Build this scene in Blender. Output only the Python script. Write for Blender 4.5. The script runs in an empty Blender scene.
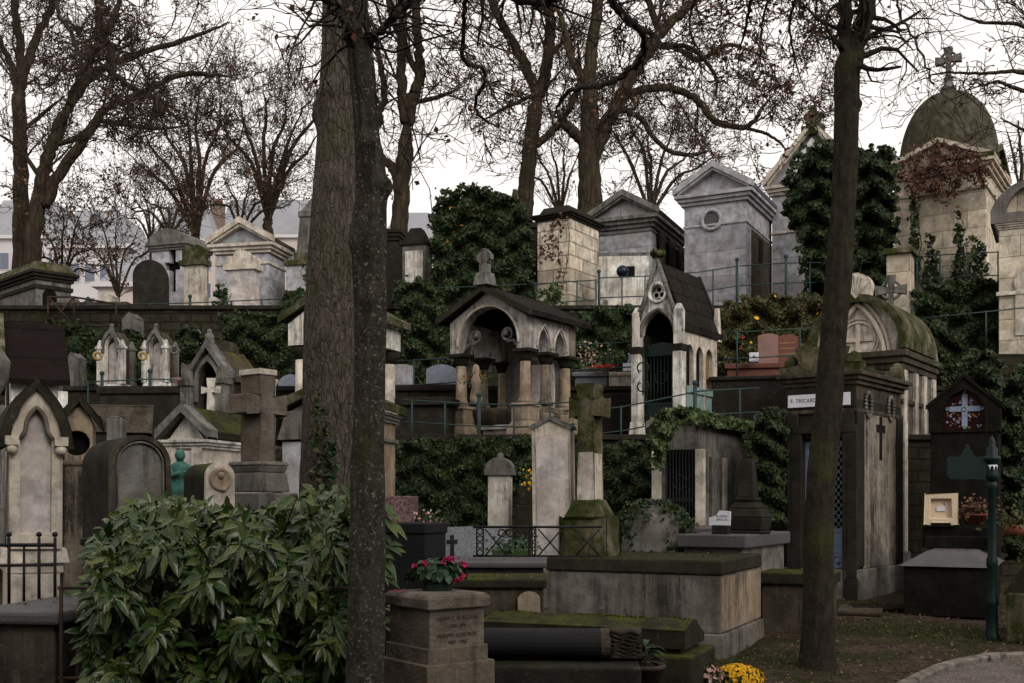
SKY_STRENGTH=0.088; SUN_POWER=1.3; EXPO=0.34
import bpy, math, random
import numpy as np
from mathutils import Vector, Matrix, noise as mnoise
from mathutils.geometry import tessellate_polygon
rng = np.random.default_rng(7); random.seed(7)
SC = bpy.context.scene; COL = SC.collection
R = math.radians
F = 1100.0; HZ = 500.0; EYE = 1.6

def P(px, py, Y): return Vector(((px-512)/F*Y, Y, EYE+(HZ-py)/F*Y))
def gz(y):                                   # height of the lower ground
    return 0.1+0.02*(min(max(y, 0), 17)-9)

# ---------------------------------------------------------------- materials
def newmat(name):
    m = bpy.data.materials.new(name); m.use_nodes = True
    nt = m.node_tree; b = nt.nodes['Principled BSDF']
    return m, nt, b
class G:
    """tiny node helper"""
    def __init__(s, nt): s.nt = nt
    def n(s, t, **kw):
        o = s.nt.nodes.new(t)
        for k, v in kw.items():
            if k.startswith('_'): setattr(o, k[1:], v)
            else: o.inputs[k.replace('__', ' ')].default_value = v
        return o
    def l(s, a, b): s.nt.links.new(a, b)
    def coord(s, scale=(1,1,1), rnd=True, rot=(0,0,0)):
        tc = s.n('ShaderNodeTexCoord'); src = tc.outputs['Object']
        if rnd:
            oi = s.n('ShaderNodeObjectInfo'); mu = s.n('ShaderNodeMath', _operation='MULTIPLY'); mu.inputs[1].default_value = 37
            s.l(oi.outputs['Random'], mu.inputs[0])
            ad = s.n('ShaderNodeVectorMath', _operation='ADD'); s.l(src, ad.inputs[0]); s.l(mu.outputs[0], ad.inputs[1]); src = ad.outputs[0]
        mp = s.n('ShaderNodeMapping'); mp.inputs['Scale'].default_value = scale; mp.inputs['Rotation'].default_value = rot
        s.l(src, mp.inputs[0]); return mp.outputs[0]
    def noise(s, v, scale, detail=5, rough=.6):
        o = s.n('ShaderNodeTexNoise'); o.inputs['Scale'].default_value = scale; o.inputs['Detail'].default_value = detail; o.inputs['Roughness'].default_value = rough
        s.l(v, o.inputs['Vector']); return o.outputs['Fac']
    def ramp(s, f, a, b, lo=0., hi=1.):
        o = s.n('ShaderNodeMapRange', _clamp=True); o.inputs['From Min'].default_value = a; o.inputs['From Max'].default_value = b
        o.inputs['To Min'].default_value = lo; o.inputs['To Max'].default_value = hi
        s.l(f, o.inputs['Value']); return o.outputs[0]
    def mul(s, a, b, op='MULTIPLY'):
        o = s.n('ShaderNodeMath', _operation=op)
        for i, x in enumerate((a, b)):
            if isinstance(x, (int, float)): o.inputs[i].default_value = x
            else: s.l(x, o.inputs[i])
        return o.outputs[0]
    def mix(s, f, a, b):
        o = s.n('ShaderNodeMix', _data_type='RGBA')
        if isinstance(f, (int, float)): o.inputs[0].default_value = f
        else: s.l(f, o.inputs[0])
        for i, x in ((6, a), (7, b)):
            if isinstance(x, tuple): o.inputs[i].default_value = (*x, 1)
            else: s.l(x, o.inputs[i])
        return o.outputs[2]
    def bump(s, b, h, st=.5, dist=.02):
        o = s.n('ShaderNodeBump'); o.inputs['Strength'].default_value = st; o.inputs['Distance'].default_value = dist
        s.l(h, o.inputs['Height']); s.l(o.outputs[0], b.inputs['Normal'])

def stone(name, c, soot=.5, moss=.5, lichen=.2, brick=None, rough=.9, sootc=(.035,.032,.028), mossc=(.06,.075,.018), bump=.6, mossup=True):
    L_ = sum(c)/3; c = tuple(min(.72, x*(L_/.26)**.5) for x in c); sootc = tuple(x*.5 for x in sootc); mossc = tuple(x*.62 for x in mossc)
    m, nt, b = newmat(name); g = G(nt); v = g.coord()
    big = g.noise(v, 1.3, 6); med = g.noise(v, 5, 6, .65); fine = g.noise(v, 45, 4)
    c2 = tuple(x*.55 for x in c); c1 = tuple(min(x*1.15, .8) for x in c)
    col = g.mix(g.ramp(med, .38, .62), c2, c1)
    col = g.mix(g.ramp(big, .42, .62, 0, .55), col, (c[0]*.72, c[1]*.64, c[2]*.53))
    col = g.mix(g.ramp(g.noise(v, 90, 3, .8), .5, .66, 0, .4), col, tuple(x*.45 for x in c))
    h = g.mul(g.mul(fine, .25), g.mul(med, 1.0), 'ADD')
    if brick:
        bt = g.n('ShaderNodeTexBrick'); sx = g.n('ShaderNodeSeparateXYZ'); g.l(g.coord(rnd=False), sx.inputs[0])
        cx = g.n('ShaderNodeCombineXYZ'); g.l(g.mul(sx.outputs[0], sx.outputs[1], 'ADD'), cx.inputs[0]); g.l(sx.outputs[2], cx.inputs[1])
        dn = g.n('ShaderNodeTexNoise'); dn.inputs['Scale'].default_value = 2.5; g.l(cx.outputs[0], dn.inputs['Vector']); dm = g.n('ShaderNodeVectorMath', _operation='MULTIPLY_ADD'); g.l(dn.outputs['Color'], dm.inputs[0]); dm.inputs[1].default_value = (.06,.06,.06) if brick[1] < .3 else (.02,.02,.02); g.l(cx.outputs[0], dm.inputs[2]); g.l(dm.outputs[0], bt.inputs['Vector'])
        for k, val in (('Scale', 1), ('Brick Width', brick[0]), ('Row Height', brick[1]), ('Mortar Size', brick[2] if len(brick) > 2 else .012), ('Mortar Smooth', .4)): bt.inputs[k].default_value = val
        bt.inputs['Color1'].default_value = (.75,.75,.75,1); bt.inputs['Color2'].default_value = (1.1,1.08,1.05,1); bt.inputs['Mortar'].default_value = (.45,.43,.4,1)
        mm = g.n('ShaderNodeMix', _data_type='RGBA', _blend_type='MULTIPLY'); mm.inputs[0].default_value = 1
        g.l(col, mm.inputs[6]); g.l(bt.outputs['Color'], mm.inputs[7]); col = mm.outputs[2]
        h = g.mul(h, g.mul(bt.outputs['Fac'], -1.2), 'ADD')
    st = g.noise(g.coord((8,8,.5)), 1, 6, .75)
    blot = g.noise(v, 1.9, 7, .75)
    sf = g.mul(g.ramp(st, .60-.22*soot, .70-.2*soot), g.ramp(blot, .40, .62, .15), 'MULTIPLY')
    sf = g.mul(sf, min(.95, .3+soot*.8))
    sf = g.mul(sf, g.ramp(g.noise(g.coord((9,9,3)), 1, 8, .85), .60-.10*soot, .74-.1*soot, 0, soot*.55), 'MAXIMUM')
    col = g.mix(sf, col, sootc)
    if lichen:
        lf = g.ramp(g.noise(v, 16, 5, .75), .62, .7, 0, lichen); col = g.mix(lf, col, (.3,.3,.24))
    if moss:
        geo = g.n('ShaderNodeNewGeometry'); sn = g.n('ShaderNodeSeparateXYZ'); g.l(geo.outputs['Normal'], sn.inputs[0])
        up = g.ramp(sn.outputs[2], .15, .75, .12, 1) if mossup else 1.0
        mf = g.ramp(g.noise(v, 3.3, 6, .7), .68-.3*moss, .85-.3*moss)
        mf = g.mul(mf, up); mf = g.mul(mf, min(1, .4+moss*.8))
        mc = g.mix(g.ramp(fine, .35, .65), mossc, (mossc[0]*.4, mossc[1]*.4, mossc[2]*.6))
        col = g.mix(mf, col, mc)
    g.l(col, b.inputs['Base Color']); b.inputs['Roughness'].default_value = rough; b.inputs['Specular IOR Level'].default_value = .06
    g.bump(b, h, bump, .03); return m
def granite(name, c, c2, rough=.25, scale=160, spec=.5):
    m, nt, b = newmat(name); g = G(nt); v = g.coord()
    n1 = g.noise(v, scale, 3, .8); n2 = g.noise(v, 3, 6)
    col = g.mix(g.ramp(n1, .42, .6), c, c2); col = g.mix(g.ramp(n2, .45, .75, 0, .5), col, (c[0]*.5+.02, c[1]*.5+.02, c[2]*.5+.018))
    g.l(col, b.inputs['Base Color']); g.l(g.ramp(n2, .3, .7, rough+.1, rough+.4), b.inputs['Roughness']); b.inputs['Specular IOR Level'].default_value = spec*.3
    return m
def plain(name, c, rough=.6, metal=0, var=.35, scale=14, rust=None):
    m, nt, b = newmat(name); g = G(nt); v = g.coord(); n = g.noise(v, scale, 5)
    col = g.mix(g.ramp(n, .3, .7), tuple(x*(1-var) for x in c), c)
    if rust: col = g.mix(g.ramp(g.noise(v, 5, 6, .7), .5, .65), col, rust)
    g.l(col, b.inputs['Base Color']); b.inputs['Roughness'].default_value = rough; b.inputs['Metallic'].default_value = metal; b.inputs['Specular IOR Level'].default_value = .2
    g.bump(b, n, .25, .01); return m
def leafmat(name, cols, rough=.5, trans=.15, speck=None):
    m, nt, b = newmat(name); g = G(nt); geo = g.n('ShaderNodeNewGeometry')
    cr = g.n('ShaderNodeValToRGB'); cr.color_ramp.interpolation = 'LINEAR'; e = cr.color_ramp.elements
    while len(e) < len(cols): e.new(.5)
    for i, c in enumerate(cols): e[i].position = i/(len(cols)-1) if len(cols) > 1 else 0; e[i].color = (*c, 1)
    g.l(geo.outputs['Random Per Island'], cr.inputs[0]); col = cr.outputs[0]
    if speck:
        vo = g.n('ShaderNodeTexVoronoi'); vo.inputs['Scale'].default_value = 90; g.l(g.coord(rnd=False), vo.inputs['Vector'])
        f = g.mul(g.ramp(vo.outputs['Distance'], .32, .22), g.ramp(g.noise(g.coord(rnd=False), 9, 3), .5, .6), 'MULTIPLY')
        col = g.mix(f, col, speck)
    g.l(col, b.inputs['Base Color']); b.inputs['Roughness'].default_value = rough; b.inputs['Specular IOR Level'].default_value = .16
    return m
def barkmat(name, c, c2, lich=(.2,.21,.17), la=.3, vs=.18, sc=22, moss=0., crack=1.):
    m, nt, b = newmat(name); g = G(nt); v = g.coord((1,1,vs)); v0 = g.coord()
    n1 = g.noise(v, sc, 7, .7); n2 = g.noise(v0, 3, 5)
    vo = g.n('ShaderNodeTexVoronoi', _feature='DISTANCE_TO_EDGE'); vo.inputs['Scale'].default_value = sc*.9; g.l(v, vo.inputs['Vector'])
    ed = g.ramp(vo.outputs['Distance'], 0, .12, 1-crack, 1)
    col = g.mix(g.mul(g.ramp(n1, .35, .65), ed), c, c2); col = g.mix(g.ramp(n2, .4, .7, 0, .5), col, tuple(x*.6 for x in c2))
    col = g.mix(g.ramp(g.noise(v0, 55, 4, .8), .58, .66, 0, la), col, lich)
    if moss: col = g.mix(g.ramp(g.noise(v0, 2.2, 5, .7), .62-.2*moss, .75, 0, .7), col, (.045,.055,.015))
    g.l(col, b.inputs['Base Color']); b.inputs['Roughness'].default_value = .95; b.inputs['Specular IOR Level'].default_value = .04
    g.bump(b, g.mul(n1, g.mul(ed, .8), 'ADD'), .9, .025); return m

M = {}
M['white'] = stone('weathered_white_stone', (.52,.50,.47), soot=.65, moss=.25)
M['kerb'] = stone('worn_kerb_stone', (.24,.22,.2), soot=.6, moss=.4, brick=(.9,9,.012))
M['sidewall'] = stone('stained_side_wall', (.275,.25,.215), soot=.8, moss=.15, bump=.4)
M['canopy'] = stone('carved_pale_stone', (.40,.385,.375), soot=.7, moss=.1, bump=1.)
M['pale'] = stone('pale_limestone', (.45,.41,.36), soot=.4, moss=.35)
M['panel'] = stone('pale_marble_panel', (.42,.39,.385), soot=.15, moss=0, lichen=.1, bump=.25)
M['bluegrey'] = stone('blue_grey_plaster', (.33,.335,.365), soot=.2, moss=.2, bump=.3)
M['bluegrey_block'] = stone('blue_grey_blocks', (.33,.335,.37), soot=.12, moss=.08, brick=(3.,.62,.008), bump=.3)
M['grey'] = stone('grey_stone', (.20,.195,.185), soot=.6, moss=.4)
M['beige'] = stone('beige_limestone', (.31,.25,.19), soot=.5, moss=.3)
M['beige_soot'] = stone('sooty_beige_limestone', (.27,.235,.19), soot=.95, moss=.35)
M['cream_block'] = stone('coursed_cream_stone', (.52,.475,.40), soot=.3, moss=.15, brick=(.75,.32,.018))
M['cream'] = stone('cream_stone', (.46,.415,.345), soot=.25, moss=.2, brick=(1.1,.42,.009))
M['darkstone'] = stone('dark_stained_stone', (.062,.057,.048), soot=.6, moss=.45)
M['brownstone'] = stone('brown_stone', (.125,.105,.08), soot=.75, moss=.4)
M['mossy'] = stone('mossy_stone', (.19,.17,.12), soot=.6, moss=.95, mossup=False)
M['mossyslab'] = stone('moss_covered_slab', (.06,.056,.045), soot=.5, moss=.95, mossc=(.095,.11,.02))
M['lintel'] = stone('mossy_dark_top', (.075,.07,.052), soot=.8, moss=.9, mossc=(.06,.07,.02))
M['tomb'] = stone('grey_render_tomb', (.20,.185,.165), soot=.6, moss=.12)
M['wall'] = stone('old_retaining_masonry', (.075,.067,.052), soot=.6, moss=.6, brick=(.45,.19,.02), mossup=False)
M['roofmoss'] = stone('moss_roof', (.12,.10,.08), soot=.4, moss=.8, mossc=(.16,.15,.03))
M['slate'] = stone('dark_slate_roof', (.05,.044,.04), soot=.4, moss=.25, brick=(.9,.3,.02))
M['maroon'] = stone('maroon_metal_roof', (.030,.015,.013), soot=.2, moss=.25, lichen=.03, brick=(6,.5,.03), rough=.65)
M['purple'] = plain('purple_slate', (.09,.08,.12), .4)
M['dome'] = stone('mossy_dome', (.12,.115,.085), soot=.6, moss=.7, mossc=(.07,.075,.025), mossup=False)
M['rough'] = stone('rough_greybrown_stone', (.20,.172,.145), soot=.35, moss=.12, bump=1.0)
M['black'] = granite('black_granite', (.007,.007,.008), (.018,.018,.02), .45, 160, .3)
M['blackstone'] = stone('blackened_stone', (.034,.031,.025), soot=.5, moss=.35, lichen=.05)
M['gran'] = granite('grey_granite', (.10,.105,.12), (.26,.27,.30), .35, 110)
M['red'] = granite('red_granite', (.11,.042,.033), (.20,.085,.065), .4)
M['pink'] = granite('pink_granite', (.20,.115,.105), (.27,.17,.15), .5)
M['redbrown'] = granite('mottled_red_granite', (.07,.035,.035), (.20,.14,.14), .25, 40)
M['slabgrey'] = granite('worn_grey_slab', (.055,.053,.056), (.10,.096,.10), .4)
M['iron'] = plain('black_iron', (.014,.014,.015), .55, .3)
M['rusty'] = plain('rusty_iron', (.03,.022,.018), .8, .1, rust=(.075,.03,.018))
M['green'] = plain('dark_green_paint', (.004,.016,.015), .45)
M['greenfence'] = plain('green_grey_fence_paint', (.025,.05,.048), .6)
M['bluedoor'] = plain('blue_grey_door_paint', (.17,.22,.32), .5, var=.25, rust=(.09,.10,.13))
M['verdigris'] = plain('verdigris_bronze', (.06,.18,.155), .7, var=.6, scale=20)
M['dark'] = plain('unlit_interior', (.004,.004,.004), 1)  # near-black: shade inside openings put into the colour; also prints the plaque's plus sign
M['plastic'] = plain('cream_plastic', (.62,.50,.36), .5, var=.12)
M['signwhite'] = plain('white_enamel', (.62,.63,.70), .35, var=.12)
M['letters'] = plain('engraved_dark_letters', (.04,.035,.03), .8)
M['gold'] = plain('gilt_letters', (.35,.25,.10), .5)
M['terracotta'] = plain('terracotta', (.17,.05,.03), .8)
M['pot'] = plain('dark_brown_pot', (.05,.035,.03), .6)
M['planter'] = plain('dark_green_planter', (.012,.022,.016), .45)
M['soil'] = plain('soil', (.03,.022,.015), .95)
M['yellowglass'] = plain('amber_glass', (.22,.14,.05), .3)
M['redglass'] = plain('ruby_glass', (.028,.005,.007), .3)
M['blueglass'] = plain('pale_blue_glass', (.27,.31,.44), .3)
M['turq'] = plain('pale_turquoise_paint', (.22,.31,.29), .6)
M['tarp'] = plain('pale_blue_plastic', (.22,.25,.31), .5)
M['ball'] = plain('blue_black_enamel', (.015,.022,.04), .2, .3)
M['bark_rough'] = barkmat('rough_grey_bark', (.022,.018,.015), (.135,.115,.095), la=.3, vs=.3, sc=38, moss=.5, crack=.45)
M['bark_smooth'] = barkmat('lichen_speckled_bark', (.022,.020,.016), (.062,.056,.046), (.34,.33,.28), .75, .6, 20, .2, crack=.1)
M['bark_right'] = barkmat('dark_smooth_bark', (.014,.012,.009), (.042,.036,.028), (.09,.085,.06), .3, .5, 16, .6, crack=.12)
M['bark_bg'] = barkmat('brown_bark', (.024,.018,.013), (.062,.047,.034), la=.15, sc=7, moss=.5)
M['bark_dk'] = plain('dark_branch_bark', (.022,.018,.015), .95, scale=6)
M['twig'] = plain('brown_twigs', (.045,.03,.022), .95, scale=3)
M['deadleaf'] = leafmat('dry_brown_leaves', [(.05,.024,.014),(.10,.05,.028),(.17,.09,.05)])
M['ivy'] = leafmat('ivy_leaves', [(.006,.014,.006),(.012,.027,.010),(.010,.020,.008),(.020,.040,.014),(.014,.028,.010),(.034,.054,.018),(.05,.06,.02),(.03,.022,.010)], .5)
M['moss'] = leafmat('moss_tufts', [(.02,.028,.005),(.045,.055,.010),(.08,.085,.018),(.05,.045,.015)], .9)
M['litter'] = leafmat('mixed_litter', [(.012,.009,.007),(.07,.045,.03),(.02,.015,.01),(.22,.17,.13),(.03,.02,.015),(.10,.05,.025)], .8)
M['ivylight'] = leafmat('light_ivy_leaves', [(.02,.035,.012),(.045,.075,.025),(.08,.10,.03)], .45)
M['ivyautumn'] = leafmat('autumn_creeper_leaves', [(.02,.03,.01),(.04,.055,.018),(.06,.06,.018),(.03,.045,.014),(.055,.035,.015),(.035,.045,.015),(.08,.03,.012)], .5)
M['creeper'] = leafmat('red_brown_creeper', [(.05,.022,.014),(.09,.042,.028),(.14,.07,.045)], .6)
M['aucuba'] = leafmat('spotted_laurel_leaves', [(.006,.016,.003),(.012,.032,.006),(.026,.056,.010),(.020,.045,.008),(.055,.075,.018),(.036,.058,.014),(.08,.09,.02)], .24, speck=(.24,.24,.08)); M['aucuba'].node_tree.nodes['Principled BSDF'].inputs['Specular IOR Level'].default_value = .25
M['flowerleaf'] = leafmat('flower_foliage', [(.015,.035,.015),(.03,.06,.03),(.07,.11,.07)], .5)
M['magenta'] = leafmat('magenta_petals', [(.20,.008,.03),(.36,.015,.06),(.20,.01,.11)], .5)
M['yellow'] = leafmat('yellow_petals', [(.60,.30,.01),(.75,.45,.02)], .6)
M['whitepink'] = leafmat('white_pink_petals', [(.45,.30,.28),(.30,.10,.08),(.5,.45,.42)], .6)
M['redpetal'] = leafmat('red_petals', [(.45,.01,.01),(.6,.03,.02)], .6)
M['orange'] = leafmat('orange_petals', [(.20,.09,.02),(.25,.13,.03)], .6)
M['grass'] = leafmat('grass_blades', [(.018,.030,.006),(.035,.055,.012),(.06,.07,.02)], .7)
M['facade'] = plain('pale_city_facade', (.52,.50,.51), .9, var=.15, scale=.3)
M['facade2'] = plain('pink_beige_facade', (.46,.40,.37), .9, var=.15, scale=.3)
M['zinc'] = plain('zinc_roof', (.27,.28,.305), .6, var=.2, scale=.4)
M['brick'] = plain('brick_chimney', (.20,.15,.13), .9)
M['pane'] = plain('window_pane', (.15,.17,.22), .15)

def groundmat():
    m, nt, b = newmat('damp_earth_and_grass'); g = G(nt); v = g.coord(rnd=False)
    n1 = g.noise(v, .9, 6, .65); n2 = g.noise(v, 9, 6, .7); n3 = g.noise(v, 50, 4, .8)
    col = g.mix(g.ramp(n2, .35, .65), (.022,.016,.012), (.105,.078,.058))
    col = g.mix(g.ramp(n3, .55, .68), col, (.095,.075,.062))
    f = g.mul(g.ramp(n1, .46, .56), g.ramp(n2, .35, .55), 'MULTIPLY')
    col = g.mix(f, col, (.026,.034,.009)); g.l(col, b.inputs['Base Color']); b.inputs['Roughness'].default_value = .95; b.inputs['Specular IOR Level'].default_value = .05
    g.bump(b, g.mul(n2, g.mul(n3, .5), 'ADD'), 1, .05); return m
M['ground'] = groundmat()
def gravelmat():
    m, nt, b = newmat('gravel_road'); g = G(nt); v = g.coord(rnd=False)
    vo = g.n('ShaderNodeTexVoronoi'); vo.inputs['Scale'].default_value = 45; g.l(v, vo.inputs['Vector'])
    col = g.mix(g.ramp(g.noise(v, 60, 3), .35, .65), (.07,.058,.052), (.20,.17,.16)); col = g.mix(g.ramp(g.noise(v, 4, 5), .5, .7, 0, .6), col, (.07,.055,.045))
    g.l(col, b.inputs['Base Color']); b.inputs['Roughness'].default_value = .95; b.inputs['Specular IOR Level'].default_value = .05; g.bump(b, vo.outputs['Distance'], .8, .02); return m
M['gravel'] = gravelmat()

# ---------------------------------------------------------------- mesh builder
class MB:
    def __init__(s): s.v = []; s.f = []; s.m = Matrix.Identity(4); s.smooth = []
    def add(s, vs, fs, smooth=False):
        o = len(s.v); s.v += [tuple(s.m @ Vector(v)) for v in vs]; s.f += [tuple(i+o for i in f) for f in fs]; s.smooth += [smooth]*len(fs); return s
    def box(s, x0, x1, y0, y1, z0, z1, tx=0, ty=0):      # tx,ty: taper of the top
        a = [(x0,y0,z0),(x1,y0,z0),(x1,y1,z0),(x0,y1,z0),(x0+tx,y0+ty,z1),(x1-tx,y0+ty,z1),(x1-tx,y1-ty,z1),(x0+tx,y1-ty,z1)]
        return s.add(a, [(3,2,1,0),(4,5,6,7),(0,1,5,4),(1,2,6,5),(2,3,7,6),(3,0,4,7)])
    def cbox(s, w, d, z0, z1, cx=0, cy=0, tx=0, ty=0): return s.box(cx-w/2, cx+w/2, cy-d/2, cy+d/2, z0, z1, tx, ty)
    def prism(s, outer, a, b, holes=(), ax='y'):
        loops = [list(outer)]+[list(h) for h in holes]
        flat = [p for lp in loops for p in lp]; n = len(flat)
        tri = tessellate_polygon([[Vector((p[0], p[1], 0)) for p in lp] for lp in loops])
        mk = (lambda p, t: (p[0], t, p[1])) if ax == 'y' else ((lambda p, t: (t, p[0], p[1])) if ax == 'x' else (lambda p, t: (p[0], p[1], t)))
        vs = [mk(p, a) for p in flat]+[mk(p, b) for p in flat]
        fs = [tuple(t) for t in tri]+[tuple(i+n for i in reversed(t)) for t in tri]
        k = 0
        for lp in loops:
            L = len(lp)
            fs += [(k+i, k+(i+1) % L, n+k+(i+1) % L, n+k+i) for i in range(L)]; k += L
        return s.add(vs, fs)
    def lathe(s, prof, cx=0, cy=0, seg=20, squash=1):
        vs = []; fs = []
        for r, z in prof:
            for k in range(seg):
                a = 2*math.pi*k/seg; vs.append((cx+r*math.cos(a), cy+r*squash*math.sin(a), z))
        for j in range(len(prof)-1):
            for k in range(seg):
                q = (k+1) % seg; fs.append((j*seg+k, j*seg+q, (j+1)*seg+q, (j+1)*seg+k))
        fs.append(tuple(reversed(range(seg)))); fs.append(tuple(range((len(prof)-1)*seg, len(prof)*seg)))
        return s.add(vs, fs, True)
    def tube(s, path, rad, seg=8, caps=True):
        path = [Vector(p) for p in path]; n = len(path)
        if isinstance(rad, (int, float)): rad = [rad]*n
        vs = []; fs = []; up = None
        for i in range(n):
            t = (path[min(i+1, n-1)]-path[max(i-1, 0)]).normalized()
            if up is None: up = t.orthogonal().normalized()
            u = (up-t*up.dot(t)).normalized(); up = u; w = t.cross(u)
            for k in range(seg):
                a = 2*math.pi*k/seg; vs.append(tuple(path[i]+(u*math.cos(a)+w*math.sin(a))*rad[i]))
        for i in range(n-1):
            for k in range(seg): q = (k+1) % seg; fs.append((i*seg+k, i*seg+q, (i+1)*seg+q, (i+1)*seg+k))
        if caps: fs.append(tuple(reversed(range(seg)))); fs.append(tuple(range((n-1)*seg, n*seg)))
        return s.add(vs, fs, seg > 4)
    def ring(s, cx, cz, r, t, y, seg=28, m=8):           # torus facing -y
        vs = []; fs = []
        for i in range(seg):
            a = 2*math.pi*i/seg
            for j in range(m):
                b = 2*math.pi*j/m; q = r+t*math.cos(b); vs.append((cx+q*math.cos(a), y+t*math.sin(b), cz+q*math.sin(a)))
        for i in range(seg):
            for j in range(m): fs.append((i*m+j, i*m+(j+1) % m, ((i+1) % seg)*m+(j+1) % m, ((i+1) % seg)*m+j))
        return s.add(vs, fs, True)
    def ball(s, c, r, seg=12, sz=1.0):
        return s.lathe([(max(r*math.sin(math.pi*i/8), .0005), c[2]-r*sz*math.cos(math.pi*i/8)) for i in range(9)], c[0], c[1], seg)
    def build(s, name, mat, parent=None, bevel=0, wob=0):
        me = bpy.data.meshes.new(name); me.from_pydata(s.v, [], s.f)
        me.polygons.foreach_set('use_smooth', s.smooth); me.materials.append(M[mat] if isinstance(mat, str) else mat)
        me.validate(); me.update()
        o = bpy.data.objects.new(name, me); COL.objects.link(o); o.parent = parent
        if bevel:
            b = o.modifiers.new('bevel', 'BEVEL'); b.width = bevel; b.segments = 2; b.limit_method = 'ANGLE'; b.angle_limit = R(35); b.use_clamp_overlap = True
        return o

def tag(o, label=None, cat=None, group=None, kind=None):
    if label: o['label'] = label
    if cat: o['category'] = cat
    if group: o['group'] = group
    if kind: o['kind'] = kind
    return o
def empty(name, loc, rz, label, cat, group=None):
    o = bpy.data.objects.new(name, None); COL.objects.link(o); o.location = loc; o.rotation_euler = (0,0,rz); o.empty_display_size = .2
    return tag(o, label, cat, group)

class Fr:
    """footprint of a thing from what is seen of it: left edge, near corner, right edge (pixels), the near corner's distance, its turn."""
    def __init__(s, xl, xc, xr, Y, th=-22, d=None, yb=None, zb=None):
        a = R(th); e = (math.cos(a), math.sin(a)); n = (-math.sin(a), math.cos(a)); s.Y = Y; s.th = th
        C = ((xc-512)/F*Y, Y)
        def solve(x, u):
            k = (x-512)/F; return (k*Y-C[0])/(u[0]-k*u[1])
        if th <= 0:
            s.w = solve(xl, (-e[0], -e[1])); s.d = d or solve(xr, n); L = (C[0]-s.w*e[0], C[1]-s.w*e[1])
        else:
            s.w = solve(xr, e); s.d = d or solve(xl, n); L = C
        s.z0 = EYE+(HZ-yb)/F*Y if yb is not None else (zb if zb is not None else gz(Y))
        s.o = Vector((L[0]+s.w/2*e[0]+s.d/2*n[0], L[1]+s.w/2*e[1]+s.d/2*n[1], s.z0)); s.rz = a
    def h(s, py): return EYE+(HZ-py)/F*s.Y-s.z0
    def s(s, px): return px*s.Y/F
    def root(s, name, label, cat, group=None):
        o = empty(name, s.o, s.rz, label, cat, group)
        if name == 'gravestone': o.rotation_euler = (random.uniform(-.012,.012), random.uniform(-.014,.014), s.rz)
        return o

def arch(w, zs, rise, kind='round', n=14, cx=0):
    """points from left springing over the top to right springing"""
    pts = []
    if kind == 'pointed':
        c = (rise**2-w*w/4)/w; Rr = c+w/2; a1 = math.atan2(rise, -c)
        for i in range(n+1):
            a = math.pi+(a1-math.pi)*i/n; pts.append((cx+c+Rr*math.cos(a), zs+Rr*math.sin(a)))
        return pts+[(2*cx-x, z) for x, z in reversed(pts[:-1])]
    Rr = (w*w/4+rise**2)/(2*rise); zc = zs+rise-Rr; a0 = math.atan2(zs-zc, -w/2)
    if a0 < 0: a0 += 2*math.pi
    a1 = math.pi-a0
    for i in range(2*n+1):
        a = a0+(a1-a0)*i/(2*n); pts.append((cx+Rr*math.cos(a), zc+Rr*math.sin(a)))
    return pts
def outline(w, zs, rise, kind, z0=0, n=14, cx=0):
    if kind == 'gable': top = [(cx-w/2, zs), (cx, zs+rise), (cx+w/2, zs)]
    else: top = arch(w, zs, rise, kind, n, cx)
    return [(cx-w/2, z0)]+top+[(cx+w/2, z0)]
def circle(cx, cz, r, n=24): return [(cx+r*math.cos(2*math.pi*i/n), cz+r*math.sin(2*math.pi*i/n)) for i in range(n)]
def crosspoly(cx, z0, w, h, t, arm=.68, flare=0):
    a = z0+h*arm; f = flare
    return [(cx-t/2-f, z0), (cx+t/2+f, z0), (cx+t/2, a-t/2), (cx+w/2, a-t/2-f), (cx+w/2, a+t/2+f), (cx+t/2, a+t/2), (cx+t/2+f, z0+h), (cx-t/2-f, z0+h), (cx-t/2, a+t/2), (cx-w/2, a+t/2+f), (cx-w/2, a-t/2-f), (cx-t/2, a-t/2)]
def roofpoly(w, z0, rise, t): return [(-w/2, z0), (0, z0+rise), (w/2, z0), (w/2, z0+t), (0, z0+rise+t), (-w/2, z0+t)]

# ---------------------------------------------------------------- foliage (numpy)
def npmesh(name, V, Fc, mat, parent=None, smooth=False):
    me = bpy.data.meshes.new(name); V = np.asarray(V, np.float32); Fc = np.asarray(Fc, np.int32); k = Fc.shape[1]
    me.vertices.add(len(V)); me.vertices.foreach_set('co', V.ravel())
    me.loops.add(Fc.size); me.loops.foreach_set('vertex_index', Fc.ravel())
    me.polygons.add(len(Fc)); me.polygons.foreach_set('loop_start', np.arange(0, Fc.size, k, dtype=np.int32)); me.polygons.foreach_set('loop_total', np.full(len(Fc), k, np.int32))
    if smooth: me.polygons.foreach_set('use_smooth', np.ones(len(Fc), bool))
    me.materials.append(M[mat]); me.update(calc_edges=True); me.validate()
    o = bpy.data.objects.new(name, me); COL.objects.link(o); o.parent = parent; return o
def unit(a): return a/np.maximum(np.linalg.norm(a, axis=-1, keepdims=True), 1e-9)
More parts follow.
